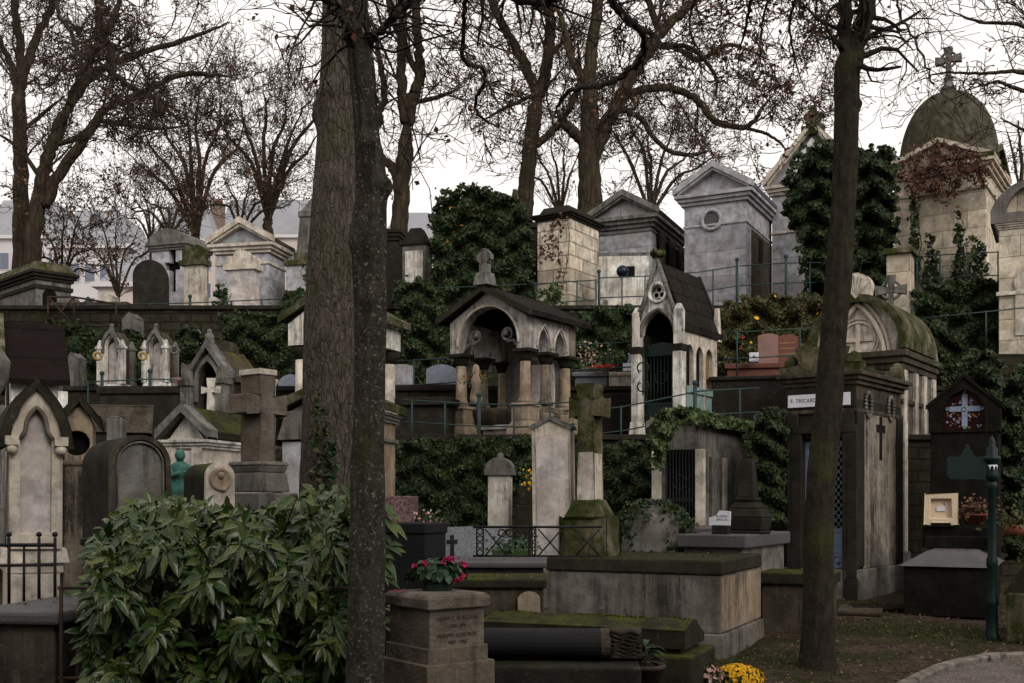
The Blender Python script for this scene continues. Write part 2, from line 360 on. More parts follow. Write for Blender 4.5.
def leaves(name, C, size, mat, parent=None, face=(0,-1,.4), spread=.8, droop=.6, wd=.7, along=None):
    """small folded four-point leaves at C facing roughly FACE, tips drooping"""
    C = np.asarray(C, float); n = len(C)
    N = unit(np.array(face, float)+rng.normal(0, spread, (n,3)))
    T = rng.normal(0, 1, (n,3)) if along is None else np.asarray(along)+rng.normal(0, .35, (n,3)); T[:,2] -= droop
    T = unit(T-N*(T*N).sum(1, keepdims=True)); B = np.cross(N, T)
    s = (np.asarray(size)*rng.uniform(.6, 1.3, n))[:,None]
    a = C-T*s*.5; tip = C+T*s*.5; l = C-T*s*.05+B*s*wd*.5+N*s*.12; r = C-T*s*.05-B*s*wd*.5+N*s*.12
    V = np.stack([a, l, tip, r], 1).reshape(-1,3); i = np.arange(n)[:,None]*4
    Fc = np.concatenate([i+np.array([[0,2,1]]), i+np.array([[0,3,2]])], 0)
    return npmesh(name, V, Fc, mat, parent)
def inpoly(x, y, poly):
    inside = np.zeros(len(x), bool); n = len(poly)
    for i in range(n):
        x1, y1 = poly[i]; x2, y2 = poly[(i+1) % n]
        c = ((y1 > y) != (y2 > y)) & (x < (x2-x1)*(y-y1)/((y2-y1) or 1e-9)+x1); inside ^= c
    return inside
def sample_poly(poly, n, jitter=3, clump=0):
    xs = [p[0] for p in poly]; ys = [p[1] for p in poly]; out = []
    while sum(len(o) for o in out) < n:
        x = rng.uniform(min(xs)-4, max(xs)+4, 4*n); y = rng.uniform(min(ys)-4, max(ys)+4, 4*n)
        wob = jitter*(np.sin(x*.45+y*.21)+np.sin(y*.6-x*.17))*.5+rng.normal(0, jitter*.4, len(x))
        k = inpoly(x+wob, y+wob*.7, poly)
        if clump:
            q = np.sin(x*.31+1.3*np.sin(y*.17))+np.sin(y*.37+1.7*np.sin(x*.13))
            k &= rng.uniform(-2.2, 2.2, len(x)) < q+clump
        out.append(np.stack([x[k], y[k]], 1))
    return np.concatenate(out)[:n]
def px3(xy, Y):
    return np.stack([(xy[:,0]-512)/F*Y, Y, EYE+(HZ-xy[:,1])/F*Y], 1)
def ivy(name, label, poly, Y, n, size=.09, mat='ivy', thick=.3, slope=0, xref=None, cat='ivy', jitter=3, clump=0, extra=None, kindname='foliage'):
    if n > 3000 and name == 'ivy': n = int(n*1.7); size *= .78; thick *= .75
    """climbing plant hugging the plane at distance Y (+slope per metre of x): outer leaves, stems; a thing of its own"""
    xy = sample_poly(poly, n, jitter, clump); x = xy[:,0]; y = xy[:,1]
    Yb = Y+slope*((x-(xref or poly[0][0]))/F*Y)
    lump = .5+.25*np.sin(x*.23+np.sin(y*.19)*1.5)+.25*np.sin(y*.27+np.sin(x*.11)*2)
    Yd = Yb-thick*lump*rng.uniform(.25, 1, n)**.5-.03
    C = px3(xy, Yd); b = P(sum(p[0] for p in poly)/len(poly), max(p[1] for p in poly), Y)
    root = empty(name, (0,0,0), 0, label, cat)
    root.location = (b.x, b.y, b.z); off = np.array([b.x, b.y, b.z])
    leaves(kindname, C-off, size, mat, root)
    mb = MB(); x0, x1 = min(p[0] for p in poly), max(p[0] for p in poly); y0, y1 = min(p[1] for p in poly), max(p[1] for p in poly)
    for k in range(max(3, int((x1-x0)/9))):
        px = random.uniform(x0+4, x1-4); ys = [q for q in np.linspace(y1, y0, 9) if inpoly(np.array([px]), np.array([q]), poly)[0]]
        if len(ys) < 2: continue
        pts = []
        for q in ys: pts.append(P(px, q, Y+slope*((px-(xref or poly[0][0]))/F*Y)-.04)-b); px += random.uniform(-4, 4)
        mb.tube(pts, [.014*(1-.6*i/len(pts)) for i in range(len(pts))], 4)
    if mb.v: mb.build('stem', 'twig', root)
    if extra:
        for (nm, mt, cnt, sz) in extra:
            xy2 = xy[rng.integers(0, n, cnt)]; leaves(nm, px3(xy2, np.full(cnt, 1.)*(Y-thick*.8))-off, sz, mt, root)
    return root

def tubes_np(pts, rad, S):
    N, K, _ = pts.shape
    t = np.empty_like(pts); t[:,1:-1] = pts[:,2:]-pts[:,:-2]; t[:,0] = pts[:,1]-pts[:,0]; t[:,-1] = pts[:,-1]-pts[:,-2]; t = unit(t)
    ref = np.where(np.abs(t[:,:1,2:3]) > .8, np.array([[[1.,0,0]]]), np.array([[[0,0,1.]]]))
    u = unit(np.cross(t, np.broadcast_to(ref, t.shape))); w = np.cross(t, u)
    a = 2*np.pi*np.arange(S)/S
    V = pts[:,:,None,:]+rad[:,:,None,None]*(u[:,:,None,:]*np.cos(a)[None,None,:,None]+w[:,:,None,:]*np.sin(a)[None,None,:,None])
    V = V.reshape(-1,3)
    n = np.arange(N)[:,None,None]*K*S; k = np.arange(K-1)[None,:,None]*S; s = np.arange(S)[None,None,:]; s2 = (s+1) % S
    Fc = np.stack([n+k+s, n+k+s2, n+k+S+s2, n+k+S+s], -1).reshape(-1,4)
    return V, Fc
def catmull(pts, m=6):
    pts = [np.array(p, float) for p in pts]; out = []
    for i in range(len(pts)-1):
        p0 = pts[max(i-1,0)]; p1 = pts[i]; p2 = pts[i+1]; p3 = pts[min(i+2, len(pts)-1)]
        for k in range(m):
            t = k/m; out.append(.5*((2*p1)+(-p0+p2)*t+(2*p0-5*p1+4*p2-p3)*t*t+(-p0+3*p1-3*p2+p3)*t**3))
    out.append(pts[-1]); return np.array(out)
def grow(seeds, levels, rmin=.006):
    """seeds: array rows (x,y,z,dx,dy,dz,len,rad). Each level spawns children along; returns list of (pts,rad) per level"""
    out = []; cur = seeds
    for li, (cnt, lf, rf, K, wob, up) in enumerate(levels):
        n = len(cur); p = cur[:,:3].copy(); d = unit(cur[:,3:6].copy()); L = cur[:,6]; r = cur[:,7]
        pts = np.empty((n,K,3)); pts[:,0] = p; dirs = np.empty((n,K,3)); dirs[:,0] = d
        for k in range(1, K):
            d = unit(d+rng.normal(0, wob, (n,3))+np.array([0,0,up])); p = p+d*(L/(K-1))[:,None]; pts[:,k] = p; dirs[:,k] = d
        rad = np.maximum(r[:,None]*np.linspace(1, .35, K)[None,:], rmin)
        out.append((pts, rad))
        if cnt == 0 or li == len(levels)-1: break
        m = n*cnt; idx = np.repeat(np.arange(n), cnt); kk = rng.integers(max(1, K//4), K, m)
        c = pts[idx,kk]; dd = dirs[idx,kk]; side = rng.normal(0, 1, (m,3)); side = unit(side-dd*(side*dd).sum(1, keepdims=True))
        a = rng.uniform(.45, 1.1, m)[:,None]; nd = unit(dd*np.cos(a)+side*np.sin(a)); 
        cur = np.concatenate([c, nd, (L[idx]*lf*rng.uniform(.5, 1.25, m))[:,None], np.maximum(rad[idx,kk]*rf, rmin)[:,None]], 1)
    return out
def tree(name, label, limbs, trunkmat, levels, twigmat='twig', dens=6, leafn=0, leafsize=.09, depth=1.5, rmin=.008, group=None, seedlen=(1.2, 2.2), yj=0., flat=1., skip=1, leafmat_='deadleaf', trunk_sub=7, seedup=.25, cat='tree', leafband=None, into=None):
    """limbs: list of (Y, [(px,py,radius_px)...], kind) ; kind 't' goes to the trunk mesh. Side shoots grow from every limb."""
    Yb_ = limbs[0][0]; Yb_ = Yb_[0] if isinstance(Yb_, tuple) else Yb_; b = P(limbs[0][1][0][0], limbs[0][1][0][1], Yb_); off = np.array(b)
    root = empty(name, tuple(b), 0, label, cat, group); seeds = []; mb = MB()
    for li, (Y, pts, *opt) in enumerate(limbs):
        Y0, Y1 = (Y if isinstance(Y, tuple) else (Y, Y)); n = len(pts)
        w = []
        for i, (x, y, r) in enumerate(pts):
            yy = Y0+(Y1-Y0)*i/(n-1); q = P(x, y, yy); w.append((q.x, q.y, q.z, max(r*.84*yy/F, rmin)))
        if li == 0 and into is None: w = [(w[0][0], w[0][1], w[0][2]-2.5, w[0][3]*1.1)]+w
        if n > 2: w[-1] = (*w[-1][:3], min(w[-1][3], .3*w[-2][3]))
        c = catmull(w, trunk_sub); sd = 14 if c[:,3].max() > .08 else 7
        cc = c.copy(); rr = c[:,3].max()
        cc[1:-1,:3] += rng.normal(0, min(rr*.12, .02), (len(c)-2,3))
        mb.tube(cc[:,:3]-off, list(c[:,3]), sd)
        o = opt[0] if opt else 1
        if o:
            seg = np.diff(c[:,:3], axis=0); ln = np.linalg.norm(seg, axis=1); tot = ln.sum(); m = max(3, int(dens*tot*o))
            for k in range(m):
                i = min(int((k+random.random())/m*len(seg)), len(seg)-1)
                if c[i,3] > .30*rr and i < len(seg)*skip*.35 and li == 0: continue
                t = seg[i]/max(ln[i], 1e-6); s = rng.normal(0, 1, 3)*np.array([1,.8*flat,1]); s -= t*s.dot(t); s /= np.linalg.norm(s)+1e-9
                a = random.uniform(.5, 1.2); dv = t*math.cos(a)+s*math.sin(a)+np.array([0,0,seedup])
                seeds.append([*(c[i,:3]-off), *dv, random.uniform(*seedlen), max(min(c[i,3]*.33, .035), rmin)])
    mb.build('trunk', trunkmat, root)
    if seeds:
        lv = grow(np.array(seeds), levels, rmin); Vs = []; Fs = []; o = 0
        for i, (pt, rd) in enumerate(lv):
            V, Fc = tubes_np(pt, rd, 5 if i == 0 else 3); Vs.append(V); Fs.append(Fc+o); o += len(V)
        npmesh('crown', np.concatenate(Vs), np.concatenate(Fs), twigmat, root)
        if leafn:
            tips = np.concatenate([lv[-1][0][:,1:].reshape(-1,3), lv[-2][0][:,-2:].reshape(-1,3)]) if len(lv) > 1 else lv[-1][0].reshape(-1,3)
            # leaves hang in clumps
            nc = max(1, leafn//4); cl = tips[rng.integers(0, len(tips), nc)]
            C = np.repeat(cl, 4, 0)+rng.normal(0, leafsize*.8, (nc*4,3)); leaves('foliage', C, leafsize, leafmat_, root, spread=1.2, droop=1.2)
    if into:
        for ch in list(root.children):
            ch.parent = into; ch.location = root.location-into.location
            if ch.name.startswith('trunk'): ch.name = 'branch'
        bpy.data.objects.remove(root); return into
    return root
def text(body, size, mat, parent, loc, rot, ext=.002, align='CENTER', name='inscription', sx=1, sp=1):
    cu = bpy.data.curves.new(name, 'FONT'); cu.body = body; cu.size = size; cu.align_x = align; cu.align_y = 'CENTER'; cu.extrude = ext; cu.space_character = sp
    t = bpy.data.objects.new('tmp_text', cu); COL.objects.link(t)
    dg = bpy.context.evaluated_depsgraph_get(); me = bpy.data.meshes.new_from_object(t.evaluated_get(dg)); bpy.data.objects.remove(t)
    me.materials.clear(); me.materials.append(M[mat]); o = bpy.data.objects.new(name, me); COL.objects.link(o); o.parent = parent; o.location = loc; o.rotation_euler = rot; o.scale = (sx,1,1)
    return o
# ---------------------------------------------------------------- monument builders
def cornice(mb, w, d, z, t, over, steps=3):
    for i in range(steps):
        o = over*(i+1)/steps; mb.cbox(w+2*o, d+2*o, z+t*i/steps, z+t*(i+1)/steps+(0.0 if i < steps-1 else 0))
def chapel(fr, name, label, cat='mausoleum', mat='pale', roofmat='slate', h=3, rise=.6, over=.14, roof_t=.1, cor=.22, plinth=.35, pil=0,
           door=None, oculus=None, sidewin=False, group=None, tymp=True, bands=(), frieze=None, trim=None, bevel=.015):
    w, d = fr.w, fr.d; r = fr.root(name, label, cat, group); trim = trim or mat
    mb = MB(); W = w-2*over; D = d-2*over; f = -D/2; holes = []
    if door:
        dw, dz0, dh = door
    mb.cbox(W, D, 0, h-cor)
    mb.build('wall', mat, r, bevel)
    if plinth: MB().cbox(W+.12, D+.12, 0, plinth).build('plinth', trim, r, bevel)
    mb = MB(); cornice(mb, W+.01, D+.01, h-cor, cor, over); 
    for z, t, o in bands: mb.cbox(W+2*o, D+2*o, z, z+t)
    mb.build('cornice', trim, r, .008)
    if rise:
        a = MB().prism([(-w/2+.04, h+.004), (0, h+rise-.03), (w/2-.04, h+.004)], f-.0, D/2); a.build('gable', mat, r)
        b = MB(); b.prism(roofpoly(w+.04, h+.006, rise, roof_t), f-over+.09, d/2); b.build('roof', roofmat, r, .008)
        c = MB(); c.prism(roofpoly(w+.06, h+.003, rise, roof_t+.05), -d/2-.03, f-over+.085)
        c.prism(roofpoly(w-.16, h+.003, rise-.075, .08), -d/2+.02, f-.02+0)
        c.build('pediment_moulding', trim, r, .006)
    if pil:
        for sx in (-1, 1):
            mb = MB(); cx = sx*(W/2-pil/2-.01)
            mb.cbox(pil, .08, plinth, h-cor, cx, f-.03); mb.cbox(pil+.06, .12, h-cor-.2, h-cor-.05, cx, f-.035); mb.cbox(pil+.06, .12, plinth, plinth+.15, cx, f-.035)
            mb.build('pilaster', trim, r, .006)
        mb = MB()
        for sy in (-1, 1):
            mb.box(W/2-.02, W/2+.05, sy*(D/2-pil/2-.01)-pil/2, sy*(D/2-pil/2-.01)+pil/2, plinth, h-cor)
        mb.build('side_pilaster', trim, r, .006)
    if oculus:
        ox, oz, orr = oculus; MB().ring(ox, oz, orr, .05, f-.02).build('oculus_ring', trim, r)
        MB().prism(circle(ox, oz, orr), f-.012, f-.002).build('oculus_pane', 'slabgrey', r)
    if door:
        g = MB(); g.box(-dw/2, dw/2, f-.012, f+.0, dz0, dz0+dh); g.build('door_shade_panel', 'dark', r)  # thin black sheet on the front, doorway shade put into its colour
        g = MB(); t = .09
        g.box(-dw/2-t, -dw/2, f-.07, f, dz0, dz0+dh+t); g.box(dw/2, dw/2+t, f-.07, f, dz0, dz0+dh+t); g.box(-dw/2, dw/2, f-.07, f, dz0+dh, dz0+dh+t)
        g.build('door_frame', trim, r, .006)
        g = MB(); n = 7
        for i in range(n): x = -dw/2+dw*(i+.5)/n; g.tube([(x, f-.03, dz0+.35*dh), (x, f-.03, dz0+dh-.04)], .009, 6)
        g.box(-dw/2+.01, dw/2-.01, f-.045, f-.015, dz0+.02, dz0+.36*dh); g.box(-dw/2+.01, dw/2-.01, f-.045, f-.02, dz0+dh-.07, dz0+dh-.02)
        g.ring(0, dz0+.68*dh, dw*.22, .012, f-.035)
        g.build('door', 'iron', r)
    if sidewin:
        g = MB(); y0, y1, z0, z1 = sidewin; g.box(W/2, W/2+.012, y0, y1, z0, z1); g.build('side_window', 'dark', r)
    return r
def stele(fr, name, label, cat='gravestone', mat='pale', panelmat='panel', shape='round', zs=None, rise=None, base=(.3, .08), panel=.12, top=None, group=None, bevel=.015, inner=None):
    """upright slab; zs spring height, rise of the top, base (height, projection), panel = frame width of a recessed panel"""
    w, d = fr.w, fr.d; r = fr.root(name, label, cat, group)
    out = outline(w, zs, rise, shape, base[0] if base else 0)
    if panel:
        pw = w-2*panel; k = inner or shape; pr = rise*pw/w if k != 'gable' else rise*pw/w
        ho = outline(pw, zs-.0*panel, pr, k, (base[0] if base else 0)+panel*1.2)
        MB().prism(out, -d/2, -d/2+.05, [ho]).build('frame', mat, r)
        MB().prism(out, -d/2+.051, d/2).build('body', mat, r, bevel)
        hp = outline(pw-.004, zs, pr, k, (base[0] if base else 0)+panel*1.2)
        MB().prism(hp, -d/2+.035, -d/2+.0505).build('panel', panelmat, r)
    else: MB().prism(out, -d/2, d/2).build('body', mat, r, bevel)
    if base: 
        m = MB().cbox(w+2*base[1], d+2*base[1], 0, base[0]*.7); m.cbox(w+base[1], d+base[1], base[0]*.7, base[0]+.002, tx=.02, ty=.02); m.build('base', mat, r, bevel)
    return r
def slab_tomb(fr, name, label, cat='tomb', mat='black', topmat=None, h=.5, top=.1, over=.05, foot=0, group=None, foot_over=.08, bevel=.01):
    w, d = fr.w, fr.d; r = fr.root(name, label, cat, group)
    MB().cbox(w, d, foot, h-top).build('body', mat, r, bevel)
    MB().cbox(w+2*over, d+2*over, h-top, h).build('top_slab', topmat or mat, r, bevel*1.5)
    if foot: MB().cbox(w+2*foot_over, d+2*foot_over, -.05, foot).build('plinth', mat, r, bevel)
    return r
def celtic(mb, cx, cz, y, s, t=.08, ringed=True):
    """cross with flared arms and a ring, centre of arms at (cx,cz), overall half height s"""
    a, b = s*.12, s*.26
    for k in range(4):
        an = k*math.pi/2; c, sn = math.cos(an), math.sin(an)
        L = s*1.25 if k == 3 else s*.8
        pts = [(0.02, -a), (L, -b if k != 3 else -a*1.2), (L, b if k != 3 else a*1.2), (0.02, a)]
        mb.prism([(cx+x*c-z*sn, cz+x*sn+z*c) for x, z in pts], y-t/2+.0015*k, y+t/2-.0015*k)
    if ringed: mb.ring(cx, cz, s*.5, s*.09, y)
def railing(name, label, segs, mat='greenfence', Yr=24, rails=(1.,.55,.1), post_every=None, posts=(), th=.016, group='green metal railings along the terraces', H=1.0, tall=()):
    """segs: list of (px, ptop_y, Y) points along the rail top; rails as fractions of the height below"""
    w = [P(*s) for s in segs]; root = empty(name, (w[0].x, w[0].y, w[0].z-H), 0, label, 'railing', group); o = root.location
    for fz in rails:
        mb = MB(); mb.tube([p-Vector((0,0,H*(1-fz)))-o for p in w], th*.8, 6); mb.build('rail', mat, root)
    def on(px):
        for i in range(len(segs)-1):
            a, b = segs[i], segs[i+1]
            if min(a[0], b[0]) <= px <= max(a[0], b[0]):
                t = (px-a[0])/(b[0]-a[0]); return P(px, a[1]+(b[1]-a[1])*t, a[2]+(b[2]-a[2])*t)
        return w[-1]
    for px in posts:
        q = on(px); mb = MB(); big = px in tall
        mb.tube([q-o-Vector((0,0,H+.15)), q-o+Vector((0,0,.02+.1*big))], th*(2.0 if big else 1.), 8)
        if big: mb.ball(tuple(q-o+Vector((0,0,.15))), th*3)
        mb.build('post', mat, root)
    return root

# ---------------------------------------------------------------- world, camera, light
cam = bpy.data.cameras.new('camera'); co = bpy.data.objects.new('camera', cam); COL.objects.link(co); SC.camera = co
co.location = (0,0,EYE); co.rotation_euler = (R(90),0,0); cam.sensor_width = 36; cam.lens = F/1024*36; cam.shift_y = (HZ-341.5)/1024; cam.clip_end = 3000; cam.clip_start = .05
SUN_EL, SUN_AZ = 34, 150        # azimuth clockwise from +Y
W_ = bpy.data.worlds.new('World'); SC.world = W_; W_.use_nodes = True; nt = W_.node_tree; g = G(nt)
bg = nt.nodes['Background']; sky = g.n('ShaderNodeTexSky', _sky_type='NISHITA', _sun_disc=False); sky.sun_elevation = R(SUN_EL); sky.sun_rotation = R(SUN_AZ); sky.dust_density = 4; sky.air_density = 1.2
hs = g.n('ShaderNodeHueSaturation'); hs.inputs['Saturation'].default_value = .12; hs.inputs['Value'].default_value = 1.0; g.l(sky.outputs[0], hs.inputs['Color'])
tc = g.n('ShaderNodeTexCoord'); mp = g.n('ShaderNodeMapping'); mp.inputs['Scale'].default_value = (1.2,1.2,4); g.l(tc.outputs['Generated'], mp.inputs[0])
cl = g.ramp(g.noise(mp.outputs[0], 1.6, 5, .55), .3, .7); 
cm = g.mix(cl, (11.0,10.3,9.9), (14.2,13.2,12.4)); mx = g.mix(.72, hs.outputs[0], cm); g.l(mx, bg.inputs['Color']); bg.inputs['Strength'].default_value = SKY_STRENGTH
sl = bpy.data.lights.new('sun', 'SUN'); sl.energy = SUN_POWER; sl.angle = R(28); sl.color = (1,.93,.84); so = bpy.data.objects.new('sun', sl); COL.objects.link(so)
az, el = R(SUN_AZ), R(SUN_EL); dv = Vector((math.sin(az)*math.cos(el), math.cos(az)*math.cos(el), math.sin(el))); so.rotation_euler = dv.to_track_quat('Z', 'Y').to_euler(); so.location = dv*50
SC.view_settings.view_transform = 'Standard'; SC.view_settings.look = 'None'; SC.view_settings.exposure = EXPO; SC.view_settings.gamma = 1
SC.render.engine = 'CYCLES'; SC.cycles.use_denoising = True; SC.cycles.max_bounces = 6; SC.cycles.diffuse_bounces = 3

# ---------------------------------------------------------------- setting
ZA, ZB, ZC = 2.58, 3.70, 5.85; YA, YB, YC = 18.0, 21.2, 24.6
def grid(name, x0, x1, nx, ys, zf, mat, kind='structure'):
    xs = np.linspace(x0, x1, nx); V = []; 
    for y in ys:
        for x in xs: V.append((x, y, zf(x, y)))
    n = len(xs); Fc = [(j*n+i, j*n+i+1, (j+1)*n+i+1, (j+1)*n+i) for j in range(len(ys)-1) for i in range(n-1)]
    o = npmesh(name, V, Fc, mat, None, True); return tag(o, kind=kind)
def zlow(x, y):
    return gz(y)+.04*mnoise.noise(Vector((x*.6, y*.6, 0)))+.015*mnoise.noise(Vector((x*3, y*3, 2)))
ysl = list(np.linspace(-80, 3, 12))+list(np.linspace(3.2, 18.2, 90))
def zall(x, y):
    if y <= 18.3: return zlow(x, y)
    if y <= 21.3: return ZA
    if y <= 24.7: return ZB
    return ZC+.02*mnoise.noise(Vector((x*.3, y*.3, 0)))-(0 if y < 34 else min((y-34)*.25, 9))
ysall = ysl+[18.28, 18.32, 19.5, 21.28, 21.32, 23, 24.68, 24.74]+list(np.linspace(25, 60, 16))+[100, 200, 500, 1500]
xs_ = None
grid('ground', -60, 60, 240, ysall[:-4], zall, 'ground')
grid('far_ground', -1500, 1500, 8, [60, 100, 200, 500, 1500], lambda x, y: ZC-6.5-.02, 'ground')
# gravel road right front
mb = MB(); kp = lambda px, Y: (px-512)/F*Y
kx = [(kp(905,8.4)-1.5, 5.4), (kp(905,8.4)-.62, 7.4), (kp(905,8.4), 8.4), (kp(945,9.3), 9.3), (kp(975,9.72), 9.72), (kp(1000,9.9), 9.9), (kp(1024,10.0), 10.0), (kp(1024,10)+4, 10.7)]
kc = catmull([(x, y, 0) for x, y in kx], 6)
road = MB(); n = len(kc); vs = [(p[0], p[1], zlow(p[0], p[1])+.03) for p in kc]+[(p[0]+9, p[1]-7, .05) for p in kc]
road.add(vs, [(i, i+1, n+i+1, n+i) for i in range(n-1)]); tag(road.build('gravel_road', 'gravel'), kind='structure')
kerb = MB(); prev = None; kv = []; 
for i, p in enumerate(kc):
    t = kc[min(i+1, n-1)]-kc[max(i-1, 0)]; t = t/np.linalg.norm(t); q = np.array([-t[1], t[0], 0]); z = gz(p[1])
    for s, zz in ((0, -.05), (0, .075), (.015, .09), (.095, .09), (.11, .075), (.11, -.05)): kv.append((p[0]+q[0]*s, p[1]+q[1]*s, z+zz))
kf = [(i*6+j, (i+1)*6+j, (i+1)*6+j+1, i*6+j+1) for i in range(n-1) for j in range(5)]
kerb.add(kv, kf); tag(kerb.build('kerb', M['kerb']), kind='structure')
# retaining walls (their tops are the terraces' edges)
def wall(name, label, x0, x1, y, z0, z1, mat='wall', t=.35, cap=True):
    r = empty(name, ((x0+x1)/2, y, z0), 0, label, 'wall'); w = x1-x0
    mb = MB(); nx = max(4, int(w/.35)); nz = max(3, int((z1-z0)/.3)); vs = []; 
    for j in range(nz+1):
        for i in range(nx+1): vs.append((-w/2+w*i/nx, .03*mnoise.noise(Vector((i*.7, j*.9, y)))-.03, (z1-z0)*j/nz))
    mb.add(vs, [(j*(nx+1)+i, j*(nx+1)+i+1, (j+1)*(nx+1)+i+1, (j+1)*(nx+1)+i) for j in range(nz) for i in range(nx)], True)
    mb.box(-w/2, w/2, .06, t, 0, z1-z0-.002); mb.build('masonry', mat, r)
    if cap: MB().box(-w/2, w/2, -.10, t+.05, z1-z0, z1-z0+.09).build('coping', 'darkstone', r, .01)
    return r
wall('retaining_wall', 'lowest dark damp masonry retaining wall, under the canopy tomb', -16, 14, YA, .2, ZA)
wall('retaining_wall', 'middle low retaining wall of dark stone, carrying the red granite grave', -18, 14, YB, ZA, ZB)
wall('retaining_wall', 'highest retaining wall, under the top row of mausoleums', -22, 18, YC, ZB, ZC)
# ================================================================ TOP TERRACE
G_TOP = 'mausoleums along the top terrace'
# far left flat-roofed mausoleum
fr = Fr(-14, 32, 80, 26, 46, yb=338); r = fr.root('mausoleum', 'grey-beige flat-roofed mausoleum with small arched side window, at far left edge', 'mausoleum', G_TOP)
w, d = fr.w, fr.d; H = fr.h(262)
MB().cbox(w-.3, d-.3, 0, H-.35).build('wall', 'grey', r, .01)
mb = MB(); cornice(mb, w-.3, d-.3, H-.36, .22, .15); mb.cbox(w-.22, d-.22, fr.h(284)-.05, fr.h(284)+.05); mb.build('cornice', 'darkstone', r, .01)
MB().cbox(w-.1, d-.1, H-.14, H+.1, tx=.15, ty=.15).build('roof', 'mossy', r, .02)
MB().prism(outline(.34, .25, .17, 'round', 0), -d/2+.135, -d/2+.15).build('window', 'dark', r).location = (-.1, 0, H-.98)
# city buildings far behind, left
def cityblock(label, px0, px1, ytop, Y, dep, mat, rows, cols, roof='zinc', chim=(), th=0, cat='building', awn=False):
    fr = Fr(px0, px1, px1+30, Y, th, d=dep, zb=-4); r = fr.root('apartment_building', label, cat, 'city buildings beyond the cemetery'); w = fr.w; H = fr.h(ytop); rf = H*.12
    MB().cbox(w, dep, 0, H-rf).build('wall', mat, r)
    MB().cbox(w+.8, dep+.8, H-rf, H-rf+.35).build('cornice', 'facade', r)
    MB().cbox(w, dep, H-rf+.35, H, tx=1.6, ty=1.6).build('roof', roof, r)
    k = 0
    for j in range(rows):
        for i in range(cols):
            x = -w/2+w*(i+.5)/cols; z = H-rf-2.2-j*3.1
            wi = MB().box(x-.55, x+.55, -dep/2-.06, -dep/2-.01, z-.9, z+.9); o = wi.build('window', 'facade', r)
            MB().box(x-.43, x+.43, -dep/2-.09, -dep/2-.061, z-.8, z+.8).build('pane', 'pane', o)
    for cx, cw, ch in chim:
        c = MB().box(cx-cw/2, cx+cw/2, -1, 1, H-rf+.3, H+ch).build('chimney', 'brick', r)
        mb = MB()
        for q in range(4): mb.lathe([(.16,H+ch),(.13,H+ch+.6)], cx-cw/2+cw*(q+.5)/4, 0, 8)
        mb.build('chimney_pot', 'terracotta', c)
    return r
cityblock('pale grey city building with blue-grey roof, left of the tall dark round slab', 52, 128, 206, 100, 10, 'facade', 4, 5, chim=())
cityblock('pink-beige city building with grey attic windows, directly behind the dark round stele', 98, 152, 248, 80, 9, 'facade2', 3, 3, chim=())
cityblock('distant building with brick chimneys, behind the fan of thin bare trees', 150, 215, 200, 120, 10, 'facade2', 4, 4, chim=((-1.5,1.6,.9),(2.5,1.2,.9)))
cityblock('dark-roofed distant building behind the trees left of the big trunk', 215, 320, 196, 130, 12, 'facade2', 4, 6, chim=())
cityblock('long low pale building with blue roof, just right of the big trunks', 372, 452, 206, 70, 8, 'facade2', 4, 7)
cityblock('white city house rising at the far left above the flat-roofed mausoleum', -20, 62, 196, 110, 10, 'facade', 4, 5, chim=())
# dark round stele on plinth
fr = Fr(130, 133, 168, 25.4, 12, yb=322, d=.35); stele(fr, 'gravestone', 'tall dark round-topped slab standing on the terrace edge at left', mat='darkstone', panel=0, zs=fr.h(276), rise=fr.s(17), base=(.25,.12))
fr = Fr(118, 178, 182, 25.1, 0, yb=330, d=1.0); slab_tomb(fr, 'tomb', 'low dark plinth block under the tall dark round-topped slab', mat='darkstone', h=fr.h(312), top=.1)
# chapel with cross hole
fr = Fr(146, 186, 214, 27.5, -18, yb=322); r = fr.root('mausoleum', 'blue-grey mausoleum with cross-shaped opening and low curved gable', 'mausoleum', G_TOP); w, d = fr.w, fr.d; H = fr.h(248); 
ho = crosspoly(.12, fr.h(290), .46, 1.05, .2, .62)
MB().prism([(-w/2+.1,0),(w/2-.1,0),(w/2-.1,H),(-w/2+.1,H)], -d/2+.1, -d/2+.3, [ho]).box(-w/2+.1, w/2-.1, -d/2+.6, d/2-.1, 0, H).build('wall', 'bluegrey', r)
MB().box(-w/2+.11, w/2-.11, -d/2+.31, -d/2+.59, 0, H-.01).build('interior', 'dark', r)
mb = MB(); cornice(mb, w-.2, d-.2, H, .18, .12); mb.build('cornice', 'grey', r, .01)
MB().prism([(-w/2,H+.18)]+arch(w, H+.19, fr.s(14), 'segment')[1:-1]+[(w/2,H+.18)], -d/2, d/2).build('roof', 'grey', r, .01)
# pale stepped stele
fr = Fr(181, 204, 211, 25.9, -15, yb=322); r = fr.root('gravestone', 'cream pillar stele with scalloped cap, beside the cross-shaped opening', 'gravestone'); w, d = fr.w, fr.d
MB().cbox(w-.1, d-.1, .4, fr.h(262)).build('shaft', 'pale', r, .01)
mb = MB(); mb.cbox(w+.05, d+.05, fr.h(264), fr.h(259)); mb.cbox(w-.06, d-.06, fr.h(259), fr.h(248)); mb.prism(outline(w*.42, fr.h(249), fr.s(5), 'round', fr.h(260), cx=-w*.21), -d/2+.02, d/2-.02); mb.prism(outline(w*.42, fr.h(249), fr.s(5), 'round', fr.h(260), cx=w*.21), -d/2+.02, d/2-.02); mb.build('cap', 'mossy', r, .01)
MB().cbox(w+.1, d+.15, 0, .4).build('base', 'pale', r, .015)
